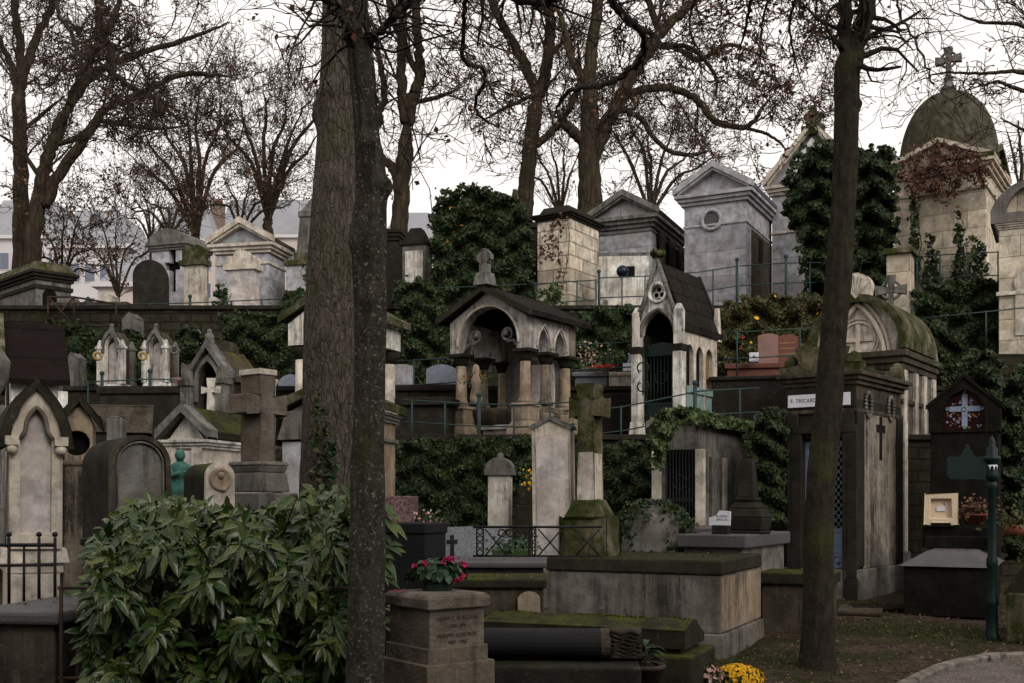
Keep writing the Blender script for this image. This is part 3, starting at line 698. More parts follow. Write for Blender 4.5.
# mossy pediment chapel
fr = Fr(207, 272, 294, 27.2, -12, yb=326); chapel(fr, 'mausoleum', 'blue-grey mausoleum with white pediment and bright mossy roof side', mat='bluegrey_block', roofmat='roofmoss', trim='pale', h=fr.h(241), rise=fr.s(20), over=.17, cor=.24, plinth=.5, bands=((fr.h(262),.06,.03),), group=G_TOP)
# stele in front
fr = Fr(227, 253, 256, 25.6, -14, yb=322, d=.35); r = fr.root('gravestone', 'pale stele with scallop top, in front of the mossy-roofed mausoleum', 'gravestone'); w, d = fr.w, fr.d
MB().cbox(w, d, .35, fr.h(268)).build('shaft', 'panel', r, .01); MB().cbox(w+.2, d+.3, 0, .36).build('base', 'pale', r, .02)
mb = MB(); mb.cbox(w+.14, d+.12, fr.h(269), fr.h(264)); mb.prism(outline(w*.5, fr.h(256), fr.s(8), 'round', fr.h(264)), -d/2, d/2)
for sx in (-1,1): mb.prism(outline(w*.26, fr.h(258), fr.s(3.5), 'round', fr.h(264), cx=sx*w*.4), -d/2, d/2)
mb.build('cap', 'pale', r, .01)
# obelisk-like tall monument
fr = Fr(286, 334, 345, 27, -10, yb=322); r = fr.root('obelisk', 'broad squat obelisk with pyramid tip, half hidden by the big trunk', 'monument'); w, d = fr.w, fr.d
MB().cbox(w, d, 0, fr.h(262)).build('base', 'bluegrey', r, .02)
mb = MB(); mb.cbox(w+.1, d+.1, fr.h(264), fr.h(258)); mb.cbox(w-.3, d-.25, fr.h(258), fr.h(250)); mb.build('moulding', 'mossy', r, .01)
MB().cbox(w-.4, d-.35, fr.h(250), fr.h(213), tx=.06, ty=.06).build('shaft', 'grey', r, .02)
mb = MB(); mb.cbox(w-.46, d-.4, fr.h(213), fr.h(207)); mb.cbox(w-.56, d-.5, fr.h(207), fr.h(193), tx=(w-.56)/2-.1, ty=(d-.5)/2-.08); mb.build('tip', 'grey', r, .01)
# between trunks and ivy chapel
fr = Fr(372, 400, 408, 29, -10, yb=322); chapel(fr, 'mausoleum', 'dark greenish flat-topped mausoleum behind the forked tree trunk', mat='darkstone', roofmat='mossy', h=fr.h(228), rise=0, cor=.3, over=.1)
MBt = None
fr = Fr(402, 426, 432, 26.3, -15, yb=318); r = fr.root('gravestone', 'white panelled stele with hipped cap, left of the ivy-clad mausoleum', 'gravestone'); w, d = fr.w, fr.d
MB().cbox(w, d, 0, fr.h(244)).build('body', 'grey', r, .015); MB().box(-w/2+.08, w/2-.08, -d/2-.02, -d/2+.0, fr.h(285), fr.h(250)).build('panel', 'white', r, .005)
mb = MB(); mb.cbox(w+.12, d+.12, fr.h(244), fr.h(240)); mb.cbox(w, d, fr.h(240), fr.h(226), tx=w*.28, ty=d*.2); mb.build('cap', 'darkstone', r, .01)
fr = Fr(428, 517, 532, 27, -18, yb=322); chapel(fr, 'mausoleum', 'dark mausoleum almost buried under thick ivy, left of the cream block tomb', mat='darkstone', roofmat='mossy', h=fr.h(206), rise=0, cor=.3, over=.1, plinth=.3, bands=((fr.h(222),.08,.05),))
mb = MB(); fr2 = Fr(508, 518, 522, 26.9, -18, yb=206); r2 = fr2.root('urn_pedestal', 'small stone finial on the corner of the ivy-clad roof', 'finial'); MB().cbox(.24,.24,0,.15).build('base','grey',r2); MB().cbox(.18,.18,.15,.46,tx=.05,ty=.05).build('shaft','mossy',r2)
# cream block tomb
fr = Fr(534, 571, 602, 26.4, -32, yb=320); r = fr.root('mausoleum', 'tall cream block mausoleum of eroded coursed stone with flat mossy cap', 'mausoleum', G_TOP); w, d = fr.w, fr.d
MB().cbox(w-.12, d-.12, 0, fr.h(216)).build('wall', 'cream_block', r, .012)
mb = MB(); cornice(mb, w-.12, d-.12, fr.h(217), .16, .14); mb.cbox(w-.1, d-.1, fr.h(212), fr.h(202), tx=.12, ty=.12); mb.build('cornice', 'darkstone', r, .015)
# chapel U12
fr = Fr(588, 657, 690, 28, -24, yb=316); chapel(fr, 'mausoleum', 'blue-grey pedimented mausoleum with open dark loggia on its right side', mat='bluegrey_block', roofmat='slate', trim='grey', h=fr.h(212), rise=fr.s(21), over=.22, cor=.3, plinth=.4, bands=((fr.h(228),.05,.03),), group=G_TOP)
r = bpy.data.objects[-1] if False else None
root = [o for o in bpy.data.objects if o.get('label','').startswith('blue-grey pedimented mausoleum')][0]; w, d = fr.w-.44, fr.d-.44
MB().box(w/2, w/2+.012, -d/2+.45, d/2-.2, .5, fr.h(226)).build('loggia_shade_panel', 'dark', root)  # flat black panel on the wall, the loggia's inner shade as colour
mb = MB()
for yy in (-d/2+.45+.12, 0.1, d/2-.3): mb.lathe([(.13,.5),(.11,.7),(.10,fr.h(236)),(.14,fr.h(226))], w/2+.12, yy, 12)
mb.build('column', 'brownstone', root)
MB().box(w/2, w/2+.26, -d/2+.3, d/2, .35, .5).build('loggia_sill', 'brownstone', root, .01)
# white block with ball
fr = Fr(597, 649, 655, 25.9, -4, yb=322, d=.6); r = fr.root('gravestone', 'plain white block stele with dark square niche, before the loggia mausoleum', 'gravestone'); w, d = fr.w, fr.d
MB().cbox(w, d, 0, fr.h(255)).cbox(w+.1, d+.08, 0, fr.h(300)).build('body', 'white', r, .01)
MB().cbox(w, d, fr.h(256), fr.h(252)).build('cap', 'grey', r, .008)
MB().box(-.06, .28, -d/2-.012, -d/2-.002, fr.h(276), fr.h(266)).build('niche', 'dark', r)
q = P(622.5, 271.5, 25.55); b = empty('ball_ornament', q, 0, 'glossy blue-black ball on the white block stele', 'ornament'); MB().ball((0,0,0), .145, 18).build('ball', 'ball', b); MB().cbox(.06,.25,-.03,.03,0,.13).build('bracket','iron',b)
# big chapel with oculus
fr = Fr(674, 752, 781, 26.6, -27, yb=322); chapel(fr, 'mausoleum', 'large blue-grey pedimented mausoleum with round oculus and brown right side', mat='bluegrey_block', roofmat='purple', trim='bluegrey', h=fr.h(186), rise=fr.s(25), over=.2, cor=.26, plinth=.5, bands=((fr.h(219),.05,.025),), oculus=(-.08, fr.h(213), .24), group=G_TOP)
root = [o for o in bpy.data.objects if o.get('label','').startswith('large blue-grey')][0]; w, d = fr.w-.4, fr.d-.4
MB().box(w/2, w/2+.02, -d/2+.5, d/2-.05, .6, fr.h(222)).build('side_panel', 'brownstone', root)
MB().box(w/2+.021, w/2+.04, -.15, .2, fr.h(250), fr.h(226)).build('side_window', 'dark', root)
# chapel behind the big ivy
fr = Fr(764, 862, 890, 27.5, -31, yb=322); chapel(fr, 'mausoleum', 'tall steep-gabled pale mausoleum mostly swallowed by dark ivy, right of centre', mat='bluegrey_block', roofmat='mossy', trim='pale', h=fr.h(172), rise=fr.s(55), over=.16, cor=.25, plinth=.5, bands=((fr.h(222),.06,.03),), group=G_TOP)
root = [o for o in bpy.data.objects if o.get('label','').startswith('tall steep-gabled')][0]
mb = MB(); zt = fr.h(172)+fr.s(55); f = -fr.d/2
mb.cbox(.3,.3,zt-.05,zt+.2,0,f+.1); mb.cbox(.55,.25,zt-.2,zt+.02,0,f+.1); mb.prism(circle(0,zt+.32,.12,12), f+.02, f+.18); mb.prism(circle(-.14,zt+.24,.09,12), f+.025, f+.175); mb.prism(circle(.14,zt+.24,.09,12), f+.025, f+.175); mb.prism(circle(0,zt+.46,.07,12), f+.03, f+.17)
mb.build('finial', 'mossy', root)
MB().prism([(-.75,zt-1.2),(.75,zt-1.2),(0,zt-.3)], f-.02, f+.14).build('tympanum', 'white', root)
# domed mausoleum
fr = Fr(886, 992, 1022, 26, -32, yb=330, d=2.7); r = fr.root('domed_mausoleum', 'huge mausoleum with mossy egg-shaped dome and stone cross on top', 'mausoleum', G_TOP); w, d = fr.w, fr.d; H = fr.h(166); W, D = w-.3, d-.3
MB().cbox(W, D, 0, H).build('wall', 'cream', r, .015)
mb = MB(); cornice(mb, W, D, H, .24, .2); mb.cbox(W+.1, D+.1, H-.45, H-.38); mb.build('cornice', 'cream', r, .01)
rz = fr.s(22)
for rot in range(4):
    m = MB(); m.m = Matrix.Rotation(rot*math.pi/2, 4, 'Z'); a, b = (W, D) if rot % 2 == 0 else (D, W)
    m.prism([(-a/2-.1, H+.24), (0, H+.24+rz), (a/2+.1, H+.24)], -b/2-.02, -b/2+.6)
    m.prism(roofpoly(a+.42, H+.242, rz, .11), -b/2-.2, -b/2+.7); m.build('gable', 'cream' if rot != 1 else 'mossy', r, .01)
    m2 = MB(); m2.m = m.m
    for sx in (-1,): m2.cbox(.3,.3,H+.2,H+.5, sx*(a/2+.03), -b/2-.03)
    m2.build('acroterion', 'grey', r, .04)
Rd = w*.5-.03; dz0 = H+.3; dzh = EYE+413/F*27.8-fr.z0-dz0-.1+.1; prof = [(Rd*1.04, dz0-.1), (Rd*1.04, dz0+.18), (Rd, dz0+.2)]
for i in range(1, 15): a = i/14*math.pi/2*.97; prof.append((Rd*math.cos(a)**.85, dz0+.2+(dzh-.35)*math.sin(a)))
m = MB(); m.lathe(prof, 0, 0, 40); dome = m.build('dome', 'dome', r)
z = dz0+dzh-.3; m = MB(); m.lathe([(.38,z-.1),(.34,z+.05),(.15,z+.1),(.13,z+.18),(.19,z+.22),(.19,z+.28),(.11,z+.34),(.10,z+.5),(.13,z+.52),(.08,z+.56)], 0, 0, 18); m.build('dome_lantern', 'grey', r)
m = MB(); celtic(m, 0, z+.98, 0, .38, .12, True); m.build('cross', 'grey', r, .01)
# right-edge tomb with curved pediment
fr = Fr(996, 1075, 1100, 21.6, -27, d=1.8, yb=357); r = fr.root('mausoleum', 'cream mausoleum with curved pediment, cut off by the right picture edge', 'mausoleum'); w, d = fr.w, fr.d; H = fr.h(222)
MB().cbox(w-.1, d-.1, .0, H).build('wall', 'cream', r, .01)
mb = MB(); cornice(mb, w-.1, d-.1, H, .12, .08); mb.cbox(w, d, fr.h(290), fr.h(286)); mb.build('cornice', 'pale', r, .01)
mb = MB(); zz = H+.12; mb.prism([(-w/2-.1, zz)]+arch(w+.2, zz+.25, fr.s(30), 'segment')+[(w/2+.1, zz)], -d/2-.05, d/2, [[(-w/2+.2, zz+.2)]+arch(w-.4, zz+.28, fr.s(22), 'segment')+[(w/2-.2, zz+.2)]]); mb.build('pediment', 'grey', r, .008)
MB().prism([(-w/2+.15, zz+.1)]+arch(w-.3, zz+.28, fr.s(23), 'segment')+[(w/2-.15, zz+.1)], -d/2+.12, d/2-.02).build('tympanum', 'cream', r)
MB().prism(outline(w*.5, H-1.2, .5, 'round', .5), -d/2+.02, -d/2+.049).build('niche', 'pale', r)
wall('retaining_wall', 'rough masonry wall carrying the curved-pediment mausoleum at right edge', P(985,400,21.2).x, 16, 21.25, 2.5, 4.42, cap=False)
# square pier at terrace edge + small celtic cross
fr = Fr(884, 912, 921, 23, -30, d=.55, yb=330); r = fr.root('stone_pier', 'square cream stone pier with flat cap, behind the arched chapel', 'pier'); w, d = fr.w, fr.d
MB().cbox(w-.08, d-.08, .3, fr.h(251)).build('shaft', 'cream', r, .015); MB().cbox(w+.08, d+.08, fr.h(252), fr.h(246), tx=.03, ty=.03).build('cap', 'mossy', r, .01); MB().cbox(w+.05, d+.05, -1.5, .3).build('base', 'cream', r, .01)
q = P(891, 325, 21.5); r = empty('stone_cross', q, R(-20), 'small grey ringed stone cross standing before the square cream pier', 'cross'); m = MB(); celtic(m, 0, .68, 0, .36, .1); m.build('cross', 'grey', r, .006); MB().cbox(.3,.25,-.1,.28,tx=.05,ty=.04).build('base', 'mossy', r, .01)

# ---- ivy masses on the top terrace
ivy('ivy', 'thick dark ivy engulfing the flat-roofed mausoleum behind the canopy tomb', [(438,200),(452,190),(480,185),(520,200),(531,240),(530,300),(500,320),(440,320),(432,270),(434,225)], 25.9, 9000, .14, thick=.6, slope=-.3, jitter=6, extra=[('flower','orange',25,.12)])
ivy('ivy', 'dark ivy hanging down the high wall left of the canopy tomb', [(398,284),(425,280),(440,300),(455,320),(452,392),(400,394),(396,330)], 24.2, 6500, .13, thick=.5, jitter=5)
ivy('ivy', 'huge ivy mass covering the steep-gabled mausoleum right of centre', [(788,185),(800,155),(830,140),(860,150),(893,148),(896,240),(888,305),(812,310),(808,290),(800,240),(785,210)], 25.6, 16000, .14, thick=1.1, slope=-.15, jitter=6)
ivy('ivy', 'deep ivy between the square pier and the right-edge mausoleum', [(915,292),(940,285),(998,280),(998,352),(975,362),(925,362),(915,330)], 23.2, 6000, .13, thick=.6, jitter=5)
for lab, pts in (('tall thin ivy strand climbing the left of the domed mausoleum front', [(910,178),(914,176),(917,220),(920,285),(910,285),(911,230)]), ('ivy strand rising nearest the middle of the domed mausoleum front', [(956,212),(960,210),(964,250),(966,290),(950,290),(955,250)]), ('low pair of ivy strands left on the domed mausoleum front', [(928,236),(933,234),(938,270),(944,290),(922,290),(926,265)]), ('rightmost bushy ivy strands on the domed mausoleum front', [(968,240),(975,236),(985,246),(990,290),(964,292),(968,262)])):
    ivy('ivy_strand', lab, pts, 25.9, 520, .10, 'ivy', .15, jitter=2.5, clump=1.5, slope=-.6, xref=992)
ivy('creeper', 'rust-red dry creeper over the gable of the domed mausoleum', [(897,168),(915,150),(940,142),(975,152),(992,160),(988,185),(975,190),(968,178),(955,192),(945,205),(930,196),(915,200),(903,185)], 25.75, 1500, .10, 'creeper', .15, slope=-.6, xref=992, jitter=9, clump=.1)
ivy('creeper', 'thin red-leaved creeper on the cream block mausoleum', [(534,255),(548,225),(563,213),(572,222),(557,245),(568,258),(562,300),(556,300),(556,262),(545,258),(536,265)], 26.2, 170, .1, 'creeper', .1, jitter=3, clump=1)
ivy('ivy', 'low bush and ivy patch on the terrace behind the canopy tomb roof', [(536,298),(545,288),(560,284),(563,305),(540,312)], 25, 320, .1, 'ivylight', .25, clump=1)
ivy('ivy', 'dark ivy on the high wall between canopy tomb and gothic chapel', [(574,318),(600,310),(640,308),(640,350),(632,372),(600,378),(575,372)], 24.3, 6500, .12, thick=.5, jitter=5)
ivy('ivy', 'mixed green and rusty autumn creeper along the high wall right of the gothic chapel', [(722,305),(760,298),(815,296),(850,300),(850,345),(815,372),(722,374)], 24.3, 8500, .12, 'ivyautumn', .5, jitter=6, extra=[('flower','yellow',12,.12),('flower','redpetal',5,.13)])
ivy('ivy', 'ivy tumbling over the wall below the mossy-roofed mausoleum', [(222,318),(260,314),(290,318),(297,345),(293,376),(262,366),(225,345)], 23.6, 4500, .12, thick=.5, jitter=5)
ivy('ivy', 'ivy patch on the wall behind the two white gothic niches', [(62,342),(100,338),(135,330),(150,340),(150,395),(66,396)], 23.9, 5500, .12, thick=.4, jitter=4)
ivy('ivy', 'small ivy patch beside the pink pedestal at left', [(176,330),(200,328),(200,360),(178,362)], 23.7, 900, .12, thick=.4)
ivy('ivy_bush', 'round clipped ivy bush at the terrace edge left of the big trunk', [(283,303),(288,293),(300,289),(312,294),(314,310),(306,320),(288,319),(282,312)], 24.7, 1500, .11, thick=.7, jitter=2, cat='bush')
ivy('ivy', 'thin ivy sprigs climbing in front of the scallop-topped stele', [(218,286),(223,284),(232,308),(250,312),(262,318),(212,320)], 25, 420, .1, thick=.3, clump=1)
ivy('ivy', 'ivy tendril on the broad obelisk base left of the big trunk', [(303,262),(307,262),(312,285),(318,298),(312,300),(306,284)], 26.3, 130, .1, 'ivylight', .15, clump=1.2)
# ---- railings
railing('railing', 'green railing along the terrace edge left of the big trunk', [(60,306,24.7),(190,303,24.7),(300,298,24.7),(310,297,24.7)], posts=(88,116,150,190,226,262,290), tall=(88,190,243), H=1.0)
railing('railing', 'railing of dark posts in front of the flat-roofed mausoleum at far left', [(-10,312,24.7),(60,306,24.7)], posts=(6,37,58), H=.9)
railing('railing', 'green railing above the canopy tomb roof', [(396,288,24.9),(440,288,24.9),(535,284,24.9),(596,280,24.9)], posts=(432,480,536,577,596), H=1.0, tall=(598,))
railing('railing', 'double green railing in front of the white block stele', [(599,278,24.9),(650,276,24.9),(700,272,24.9),(738,266,24.9)], posts=(599,622,645,674,713,737), tall=(599,737), H=1.0)
railing('railing', 'green railing before the large oculus mausoleum', [(739,266,24.9),(786,263,24.9),(880,262,24.9)], posts=(786,810,860), tall=(786,), H=1.0)
railing('railing', 'dark railing in front of the domed mausoleum', [(915,257,24.2),(968,253,24.2),(1000,252,24.2)], posts=(917,940,968,998), H=1.6, rails=(1,.68,.36))
# rusty X-braced frame at left
r = empty('metal_frame', P(48,335,24.3), 0, 'rusty iron cage with crossed bars on the terrace at left', 'frame')
def rel(px, py): v = P(px, py, 24.3)-P(48,335,24.3); return (v.x, v.y, v.z)
for k, (a, b) in enumerate((((48,297),(48,326)),((74,297),(74,326)),((48,297),(74,297)),((48,326),(74,326)),((48,297),(74,326)),((48,326),(74,297)),((74,297),(116,304)),((116,304),(116,326)),((74,326),(116,326)))):
    MB().tube([rel(*a), rel(*b)], .022, 5).build('bar', 'rusty', r)
q = P(172, 330, 24.5)

# small graves along the terrace edge at far left
for xa, xb, yt, lab, mt, shp in ((62,74,296,'small grey round-topped headstone on the left terrace edge, beside the rusty cage','grey','round'),(80,96,300,'low wide brown headstone on the left terrace edge','brownstone','segment'),(101,112,291,'slim pale pointed headstone left of the tall dark round slab','pale','gable')):
    fr = Fr(xa, xb, xb+3, 25.6, -8, d=.3, yb=322); stele(fr, 'gravestone', lab, mat=mt, panel=0, zs=fr.h(yt+5), rise=fr.s(5), shape=shp, base=(.12,.05))
fr = Fr(50, 126, 132, 25.0, -4, d=.5, yb=326); slab_tomb(fr, 'tomb', 'long low brown slab grave behind the rusty cage at left', mat='brownstone', h=.55, top=.12)
for xa, xb, yt, yb_, lab, mt, shp in ((66,78,352,402,'narrow grey stele half hidden in ivy, left of the white gothic niches','grey','gable'),(192,206,366,402,'small pale stele between the pink pedestal and the dark gothic chapel','pale','round'),(214,232,340,372,'brown squared headstone against the ivy above the dark gothic chapel','brownstone','segment')):
    fr = Fr(xa, xb, xb+4, 22.6, -12, d=.3, yb=yb_); stele(fr, 'gravestone', lab, mat=mt, panel=0, zs=fr.h(yt+6), rise=fr.s(6), shape=shp, base=(.12,.05))
ivy('ivy', 'ivy and weeds spilling over the left end of the high terrace wall', [(40,330),(60,322),(90,326),(110,332),(100,346),(60,350)], 24.3, 700, .11, 'ivy', .3, jitter=7, clump=.6)
for xa, xb, yt, yb_, lab, mt, shp in ((181,194,326,352,'pale upright slab against the high wall above the dark gothic chapel','pale','segment'),(122,136,312,352,'narrow grey pillar stone between and behind the two gothic niches','grey','gable')):
    fr = Fr(xa, xb, xb+4, 23.8, -12, d=.3, yb=yb_+35); stele(fr, 'gravestone', lab, mat=mt, panel=0, zs=fr.h(yt+6), rise=fr.s(6), shape=shp, base=(.12,.05))

fr = Fr(522, 538, 541, 28.6, -10, d=.6, yb=322); slab_tomb(fr, 'tomb', 'tall narrow dark tomb squeezed between the ivy-clad and cream block mausoleums', mat='darkstone', h=fr.h(222), top=.15)  # dark filler added where sky showed through between the two mausoleums
# ================================================================ MIDDLE TERRACES
def crocket(mb, cx, z, y, s):
    mb.ball((cx, y, z), s, 8, 1.1); mb.ball((cx, y, z+s*1.3), s*.55, 8)
# two white gothic niche monuments
def gothic_niche(fr, label, group):
    r = fr.root('gothic_niche', label, 'gravestone', group); w, d = fr.w, fr.d; zs = fr.h(345); zt = fr.h(329); pw = w*.42
    out = [(-w*.42,.2),(w*.42,.2),(w*.42,zs),(w*.34,zs+.06),(0,zt),(-w*.34,zs+.06),(-w*.42,zs)]
    MB().prism(out, -d/2+.05, -d/2+.13, [outline(pw, fr.h(347), fr.s(12), 'pointed', fr.h(386))]).build('facade', 'white', r, .006)
    MB().prism([(x*.97, z-.01) for x, z in out], -d/2+.20, d/2).build('body', 'brownstone', r, .01)
    MB().prism(outline(pw+.02, fr.h(349), fr.s(8), 'pointed', .21), -d/2+.16, -d/2+.199).build('panel', 'panel', r)
    mb = MB(); a1 = outline(w*.70, fr.h(347), fr.s(19), 'pointed', fr.h(352)); a0 = outline(w*.52, fr.h(347), fr.s(14), 'pointed', fr.h(352)); mb.prism(a1+a0[::-1], -d/2+.0, -d/2+.049); mb.build('hood', 'grey', r, .004)
    for sx in (-1, 1):
        for y in (-d/2+.06, d/2-.1):
            mb = MB(); x = sx*w*.44; mb.cbox(.10, .12, .2, zs-.05, x, y); mb.cbox(.14, .16, zs-.07, zs-.01, x, y); mb.cbox(.10, .12, zs-.01, zs+.12, x, y, tx=.03, ty=.035); mb.build('pinnacle', 'white' if y < 0 else 'grey', r, .008)
    mb = MB(); mb.cbox(.07,.08, zt-.03, zt+.06, 0, -d/2+.08); mb.ball((0, -d/2+.08, zt+.09), .045, 8); mb.build('finial', 'grey', r)
    mb = MB(); mb.cbox(w*1.12, d+.08, 0, .12); mb.cbox(w, d, .12, .21, tx=.02, ty=.02); mb.build('base', 'white', r, .012)
    return r
fr = Fr(97, 122, 133, 22.2, -14, d=.5, yb=394); gothic_niche(fr, 'left white gothic niche monument with black soot stains', 'white gothic niches')
fr = Fr(142, 166, 178, 22, -14, d=.5, yb=392); gothic_niche(fr, 'right white gothic niche monument, below the tall dark round slab', 'white gothic niches')
for px, lab in ((97.5, 'pale yellow wreath hanging left of the left gothic niche'), (142.5, 'pale yellow wreath hanging between the two gothic niches'), (174, 'grey stone wreath on the right pinnacle by the pink pedestal')):
    q = P(px, 356 if px < 170 else 350, 21.6); r = empty('wreath', q, R(30), lab, 'wreath'); m = MB(); m.ring(0, 0, .07, .028, 0, 18, 6); m.build('ring', 'gold' if px < 170 else 'grey', r)
fr = Fr(171, 184, 188, 21.5, -10, yb=405); r = fr.root('pedestal', 'small pink stone pedestal beside the right gothic niche', 'pedestal'); MB().cbox(fr.w, fr.d, 0, .3).cbox(fr.w*.75, fr.d*.75, .3, .45).cbox(fr.w*.95, fr.d*.95, .45, .54).build('body', 'pink', r, .01)
# M1 maroon roof chapel at left (gable to the left, roof slope towards us)
fr = Fr(0, 4, 70, 16.0, 27, d=2.0, yb=560); w, d = fr.w, fr.d
r = fr.root('chapel', 'steep maroon-roofed white chapel at the far left, partly out of frame', 'chapel'); He = fr.h(380); Hr = EYE+(HZ-322)/F*17.0-fr.z0
MB().prism([(-d/2+.1,0),(d/2-.1,0),(d/2-.1,He),(0,Hr-.12),(-d/2+.1,He)], -w/2+.1, w/2-.1, ax='x').build('wall', 'white', r, .01)
MB().prism([(-d/2-.06,He-.05),(0,Hr-.1),(d/2+.06,He-.05),(d/2+.06,He+.03),(0,Hr),(-d/2-.06,He+.03)], -w/2+.02, w/2, ax='x').build('roof', 'maroon', r)
MB().prism([(-d/2-.12,He-.12),(0,Hr-.1),(d/2+.12,He-.12),(d/2+.12,He+.08),(0,Hr+.12),(-d/2-.12,He+.08)], -w/2-.16, -w/2+.019, ax='x').build('gable_coping', 'mossy', r, .01)
MB().prism([(-.25,He-.5),(.25,He-.5),(.25,He+.1),(-.25,He+.1)], -w/2+.08, -w/2+.098, ax='x').build('gable_panel', 'iron', r)
MB().cbox(.14,.14,He-.4,He-.13,w/2-.1,-d/2+.06).build('corbel', 'white', r, .01)
# white statue/urn piece at left edge above it
fr = Fr(-24, 3, 6, 15, -10, yb=560); r = fr.root('gravestone', 'sliver of a pale rounded monument at the far left edge, beside the maroon roof', 'gravestone'); m = MB(); m.cbox(fr.w, fr.d, 0, fr.h(405)); m.lathe([(.12,fr.h(405)),(.3,fr.h(380)),(.33,fr.h(360)),(.2,fr.h(345)),(.05,fr.h(338))], fr.w/2-.3, 0, 14); m.build('body', 'grey', r, .01)
# M4 small gothic chapel with trefoil door
fr = Fr(184, 226, 262, 19.2, -26, yb=452); w, d = fr.w, fr.d; r = fr.root('chapel', 'small dark gothic chapel with pointed doorway, left of the big stone cross', 'chapel'); He = fr.h(376); zt = fr.h(347)
MB().prism(outline(w*.92, He-.05, zt-He, 'gable'), -d/2+.1, -d/2+.25, [outline(w*.5, fr.h(382), .4, 'pointed', .05)]).build('facade', 'brownstone', r, .006)
MB().prism(outline(w*.84, He-.05, zt-He-.1, 'gable'), -d/2+.6, d/2).box(w*.42-.05,w*.42,-d/2+.25,-d/2+.6,0,He-.05).box(-w*.42,-w*.42+.05,-d/2+.25,-d/2+.6,0,He-.05).build('wall', 'darkstone', r, .01)
MB().prism(roofpoly(w*.98, He-.08, zt-He, .1), -d/2+.26, d/2+.05).build('roof', 'roofmoss', r, .01)
mb = MB(); mb.prism(roofpoly(w*.98, He-.02, zt-He+.05, .12), -d/2+.02, -d/2+.24)
pa = arch(w*.62, fr.h(382), .5, 'pointed'); pb = arch(w*.5, fr.h(382), .4, 'pointed'); mb.prism([(-w*.31,fr.h(400))]+pa+[(w*.31,fr.h(400)),(w*.25,fr.h(400))]+pb[::-1]+[(-w*.25,fr.h(400))], -d/2+.05, -d/2+.098); mb.build('arch_moulding', 'grey', r, .006)
for sx in (-1,1):
    m = MB(); x = sx*w*.42; m.cbox(.17,.2,.0,fr.h(384),x,-d/2); m.cbox(.23,.26,fr.h(384),fr.h(378),x,-d/2); m.cbox(.15,.19,fr.h(378),fr.h(366),x,-d/2,tx=.02,ty=.02); m.cbox(.25,.28,0,.25,x,-d/2); m.build('buttress', 'grey', r, .008)
m = MB(); m.cbox(.12,.12,zt,zt+.18,0,-d/2+.12); crocket(m,0,zt+.22,-d/2+.12,.08); m.build('finial', 'grey', r)
m = MB(); [m.tube([(x,-d/2+.2,0),(x,-d/2+.2,fr.h(378))],.012,5) for x in np.linspace(-w*.22,w*.22,7)]; m.build('gate', 'iron', r)
# small white cross in front of it
q = P(211, 414, 16.2); r = empty('stone_cross', q, R(-15), 'little white stone cross above the small pale chapel roof', 'cross'); MB().prism(crosspoly(0,.0,.27,.52,.07,.68,.012), -.035, .035).build('cross', 'white', r, .008); MB().cbox(.26,.2,-.9,.02,tx=.03,ty=.03).build('base', 'pale', r, .01)
# low round tombs right of it (pinkish crock things)
for xa, xb, yt, lab in ((245,262,380,'small grey capital-shaped stone beside the dark gothic chapel roof'),(263,276,378,'rounded beige stone next to the dark gothic chapel roof')):
    fr = Fr(xa, xb, xb+3, 18.6, -10, yb=440); r = fr.root('gravestone', lab, 'gravestone'); MB().lathe([(fr.w*.35,0),(fr.w*.33,fr.h(yt+8)),(fr.w*.5,fr.h(yt+3)),(fr.w*.52,fr.h(yt+1)),(fr.w*.3,fr.h(yt))], 0, 0, 14).build('body', 'grey' if xa < 250 else 'pale', r)
# M7 white column temple behind the big trunk
fr = Fr(287, 362, 402, 18.9, -20, yb=442); w, d = fr.w, fr.d; r = fr.root('canopy_tomb', 'white pedimented canopy tomb with dark capitals, mostly hidden by the two big trunks', 'tomb'); He = fr.h(341); 
MB().prism([(-w/2,He),(w/2,He),(w/2,He+.38),(0,He+.38+fr.s(28)),(-w/2,He+.38)], -d/2+.05, -d/2+.4, [circle(-w/2+.42, He+.3, .1, 14)]).box(-w/2,w/2,-d/2+.4,d/2-.05,He,He+.36).build('entablature', 'white', r, .01)
MB().prism(roofpoly(w+.3, He+.40, fr.s(28), .12), -d/2-.06, d/2+.05).build('roof', 'mossy', r, .01)
for sx in (-1,1):
    for sy in (-1,1):
        m = MB(); m.lathe([(.13,.7),(.14,.75),(.115,.85),(.105,He-.22)], sx*(w/2-.16), sy*(d/2-.22), 16); c = m.build('column', 'pale', r)
        m = MB(); m.lathe([(.11,He-.24),(.13,He-.14),(.19,He-.03)], sx*(w/2-.16), sy*(d/2-.22), 16); m.build('capital', 'darkstone', c)
MB().cbox(w, d, 0, .5).cbox(w-.1, d-.1, .5, .7).build('base', 'pale', r, .015)
# pale blue-grey round headstones behind fence
def round_stone(xa, xb, yt, yb, Y, lab, mat, th=-8, rise=.5, d=.25, name='gravestone'):
    fr = Fr(xa, xb, xb+3, Y, th, d=d, yb=yb); rr = fr.w*rise
    return stele(fr, name, lab, mat=mat, panel=0, zs=fr.h(yt)-rr, rise=rr, base=(.12,.05))
round_stone(278, 303, 374, 396, 21.9, 'pale blue rounded headstone seen between stone cross and big trunk', 'tarp', rise=.3)
round_stone(390, 412, 364, 396, 22.0, 'blue-grey block headstone just right of the front trunk', 'bluegrey', rise=.08)
round_stone(426, 456, 364, 394, 21.9, 'pale blue-grey headstone with gently curved top left of the canopy tomb', 'tarp', rise=.16)
round_stone(455, 474, 372, 396, 22.1, 'dark stepped headstone seen through the left canopy arch', 'slabgrey', rise=.05)
fr = Fr(385, 470, 478, 21.6, -5, d=1.2, yb=402); slab_tomb(fr, 'tomb', 'dark low slab grave in front of the blue-grey headstones', mat='darkstone', h=.35, top=.1)
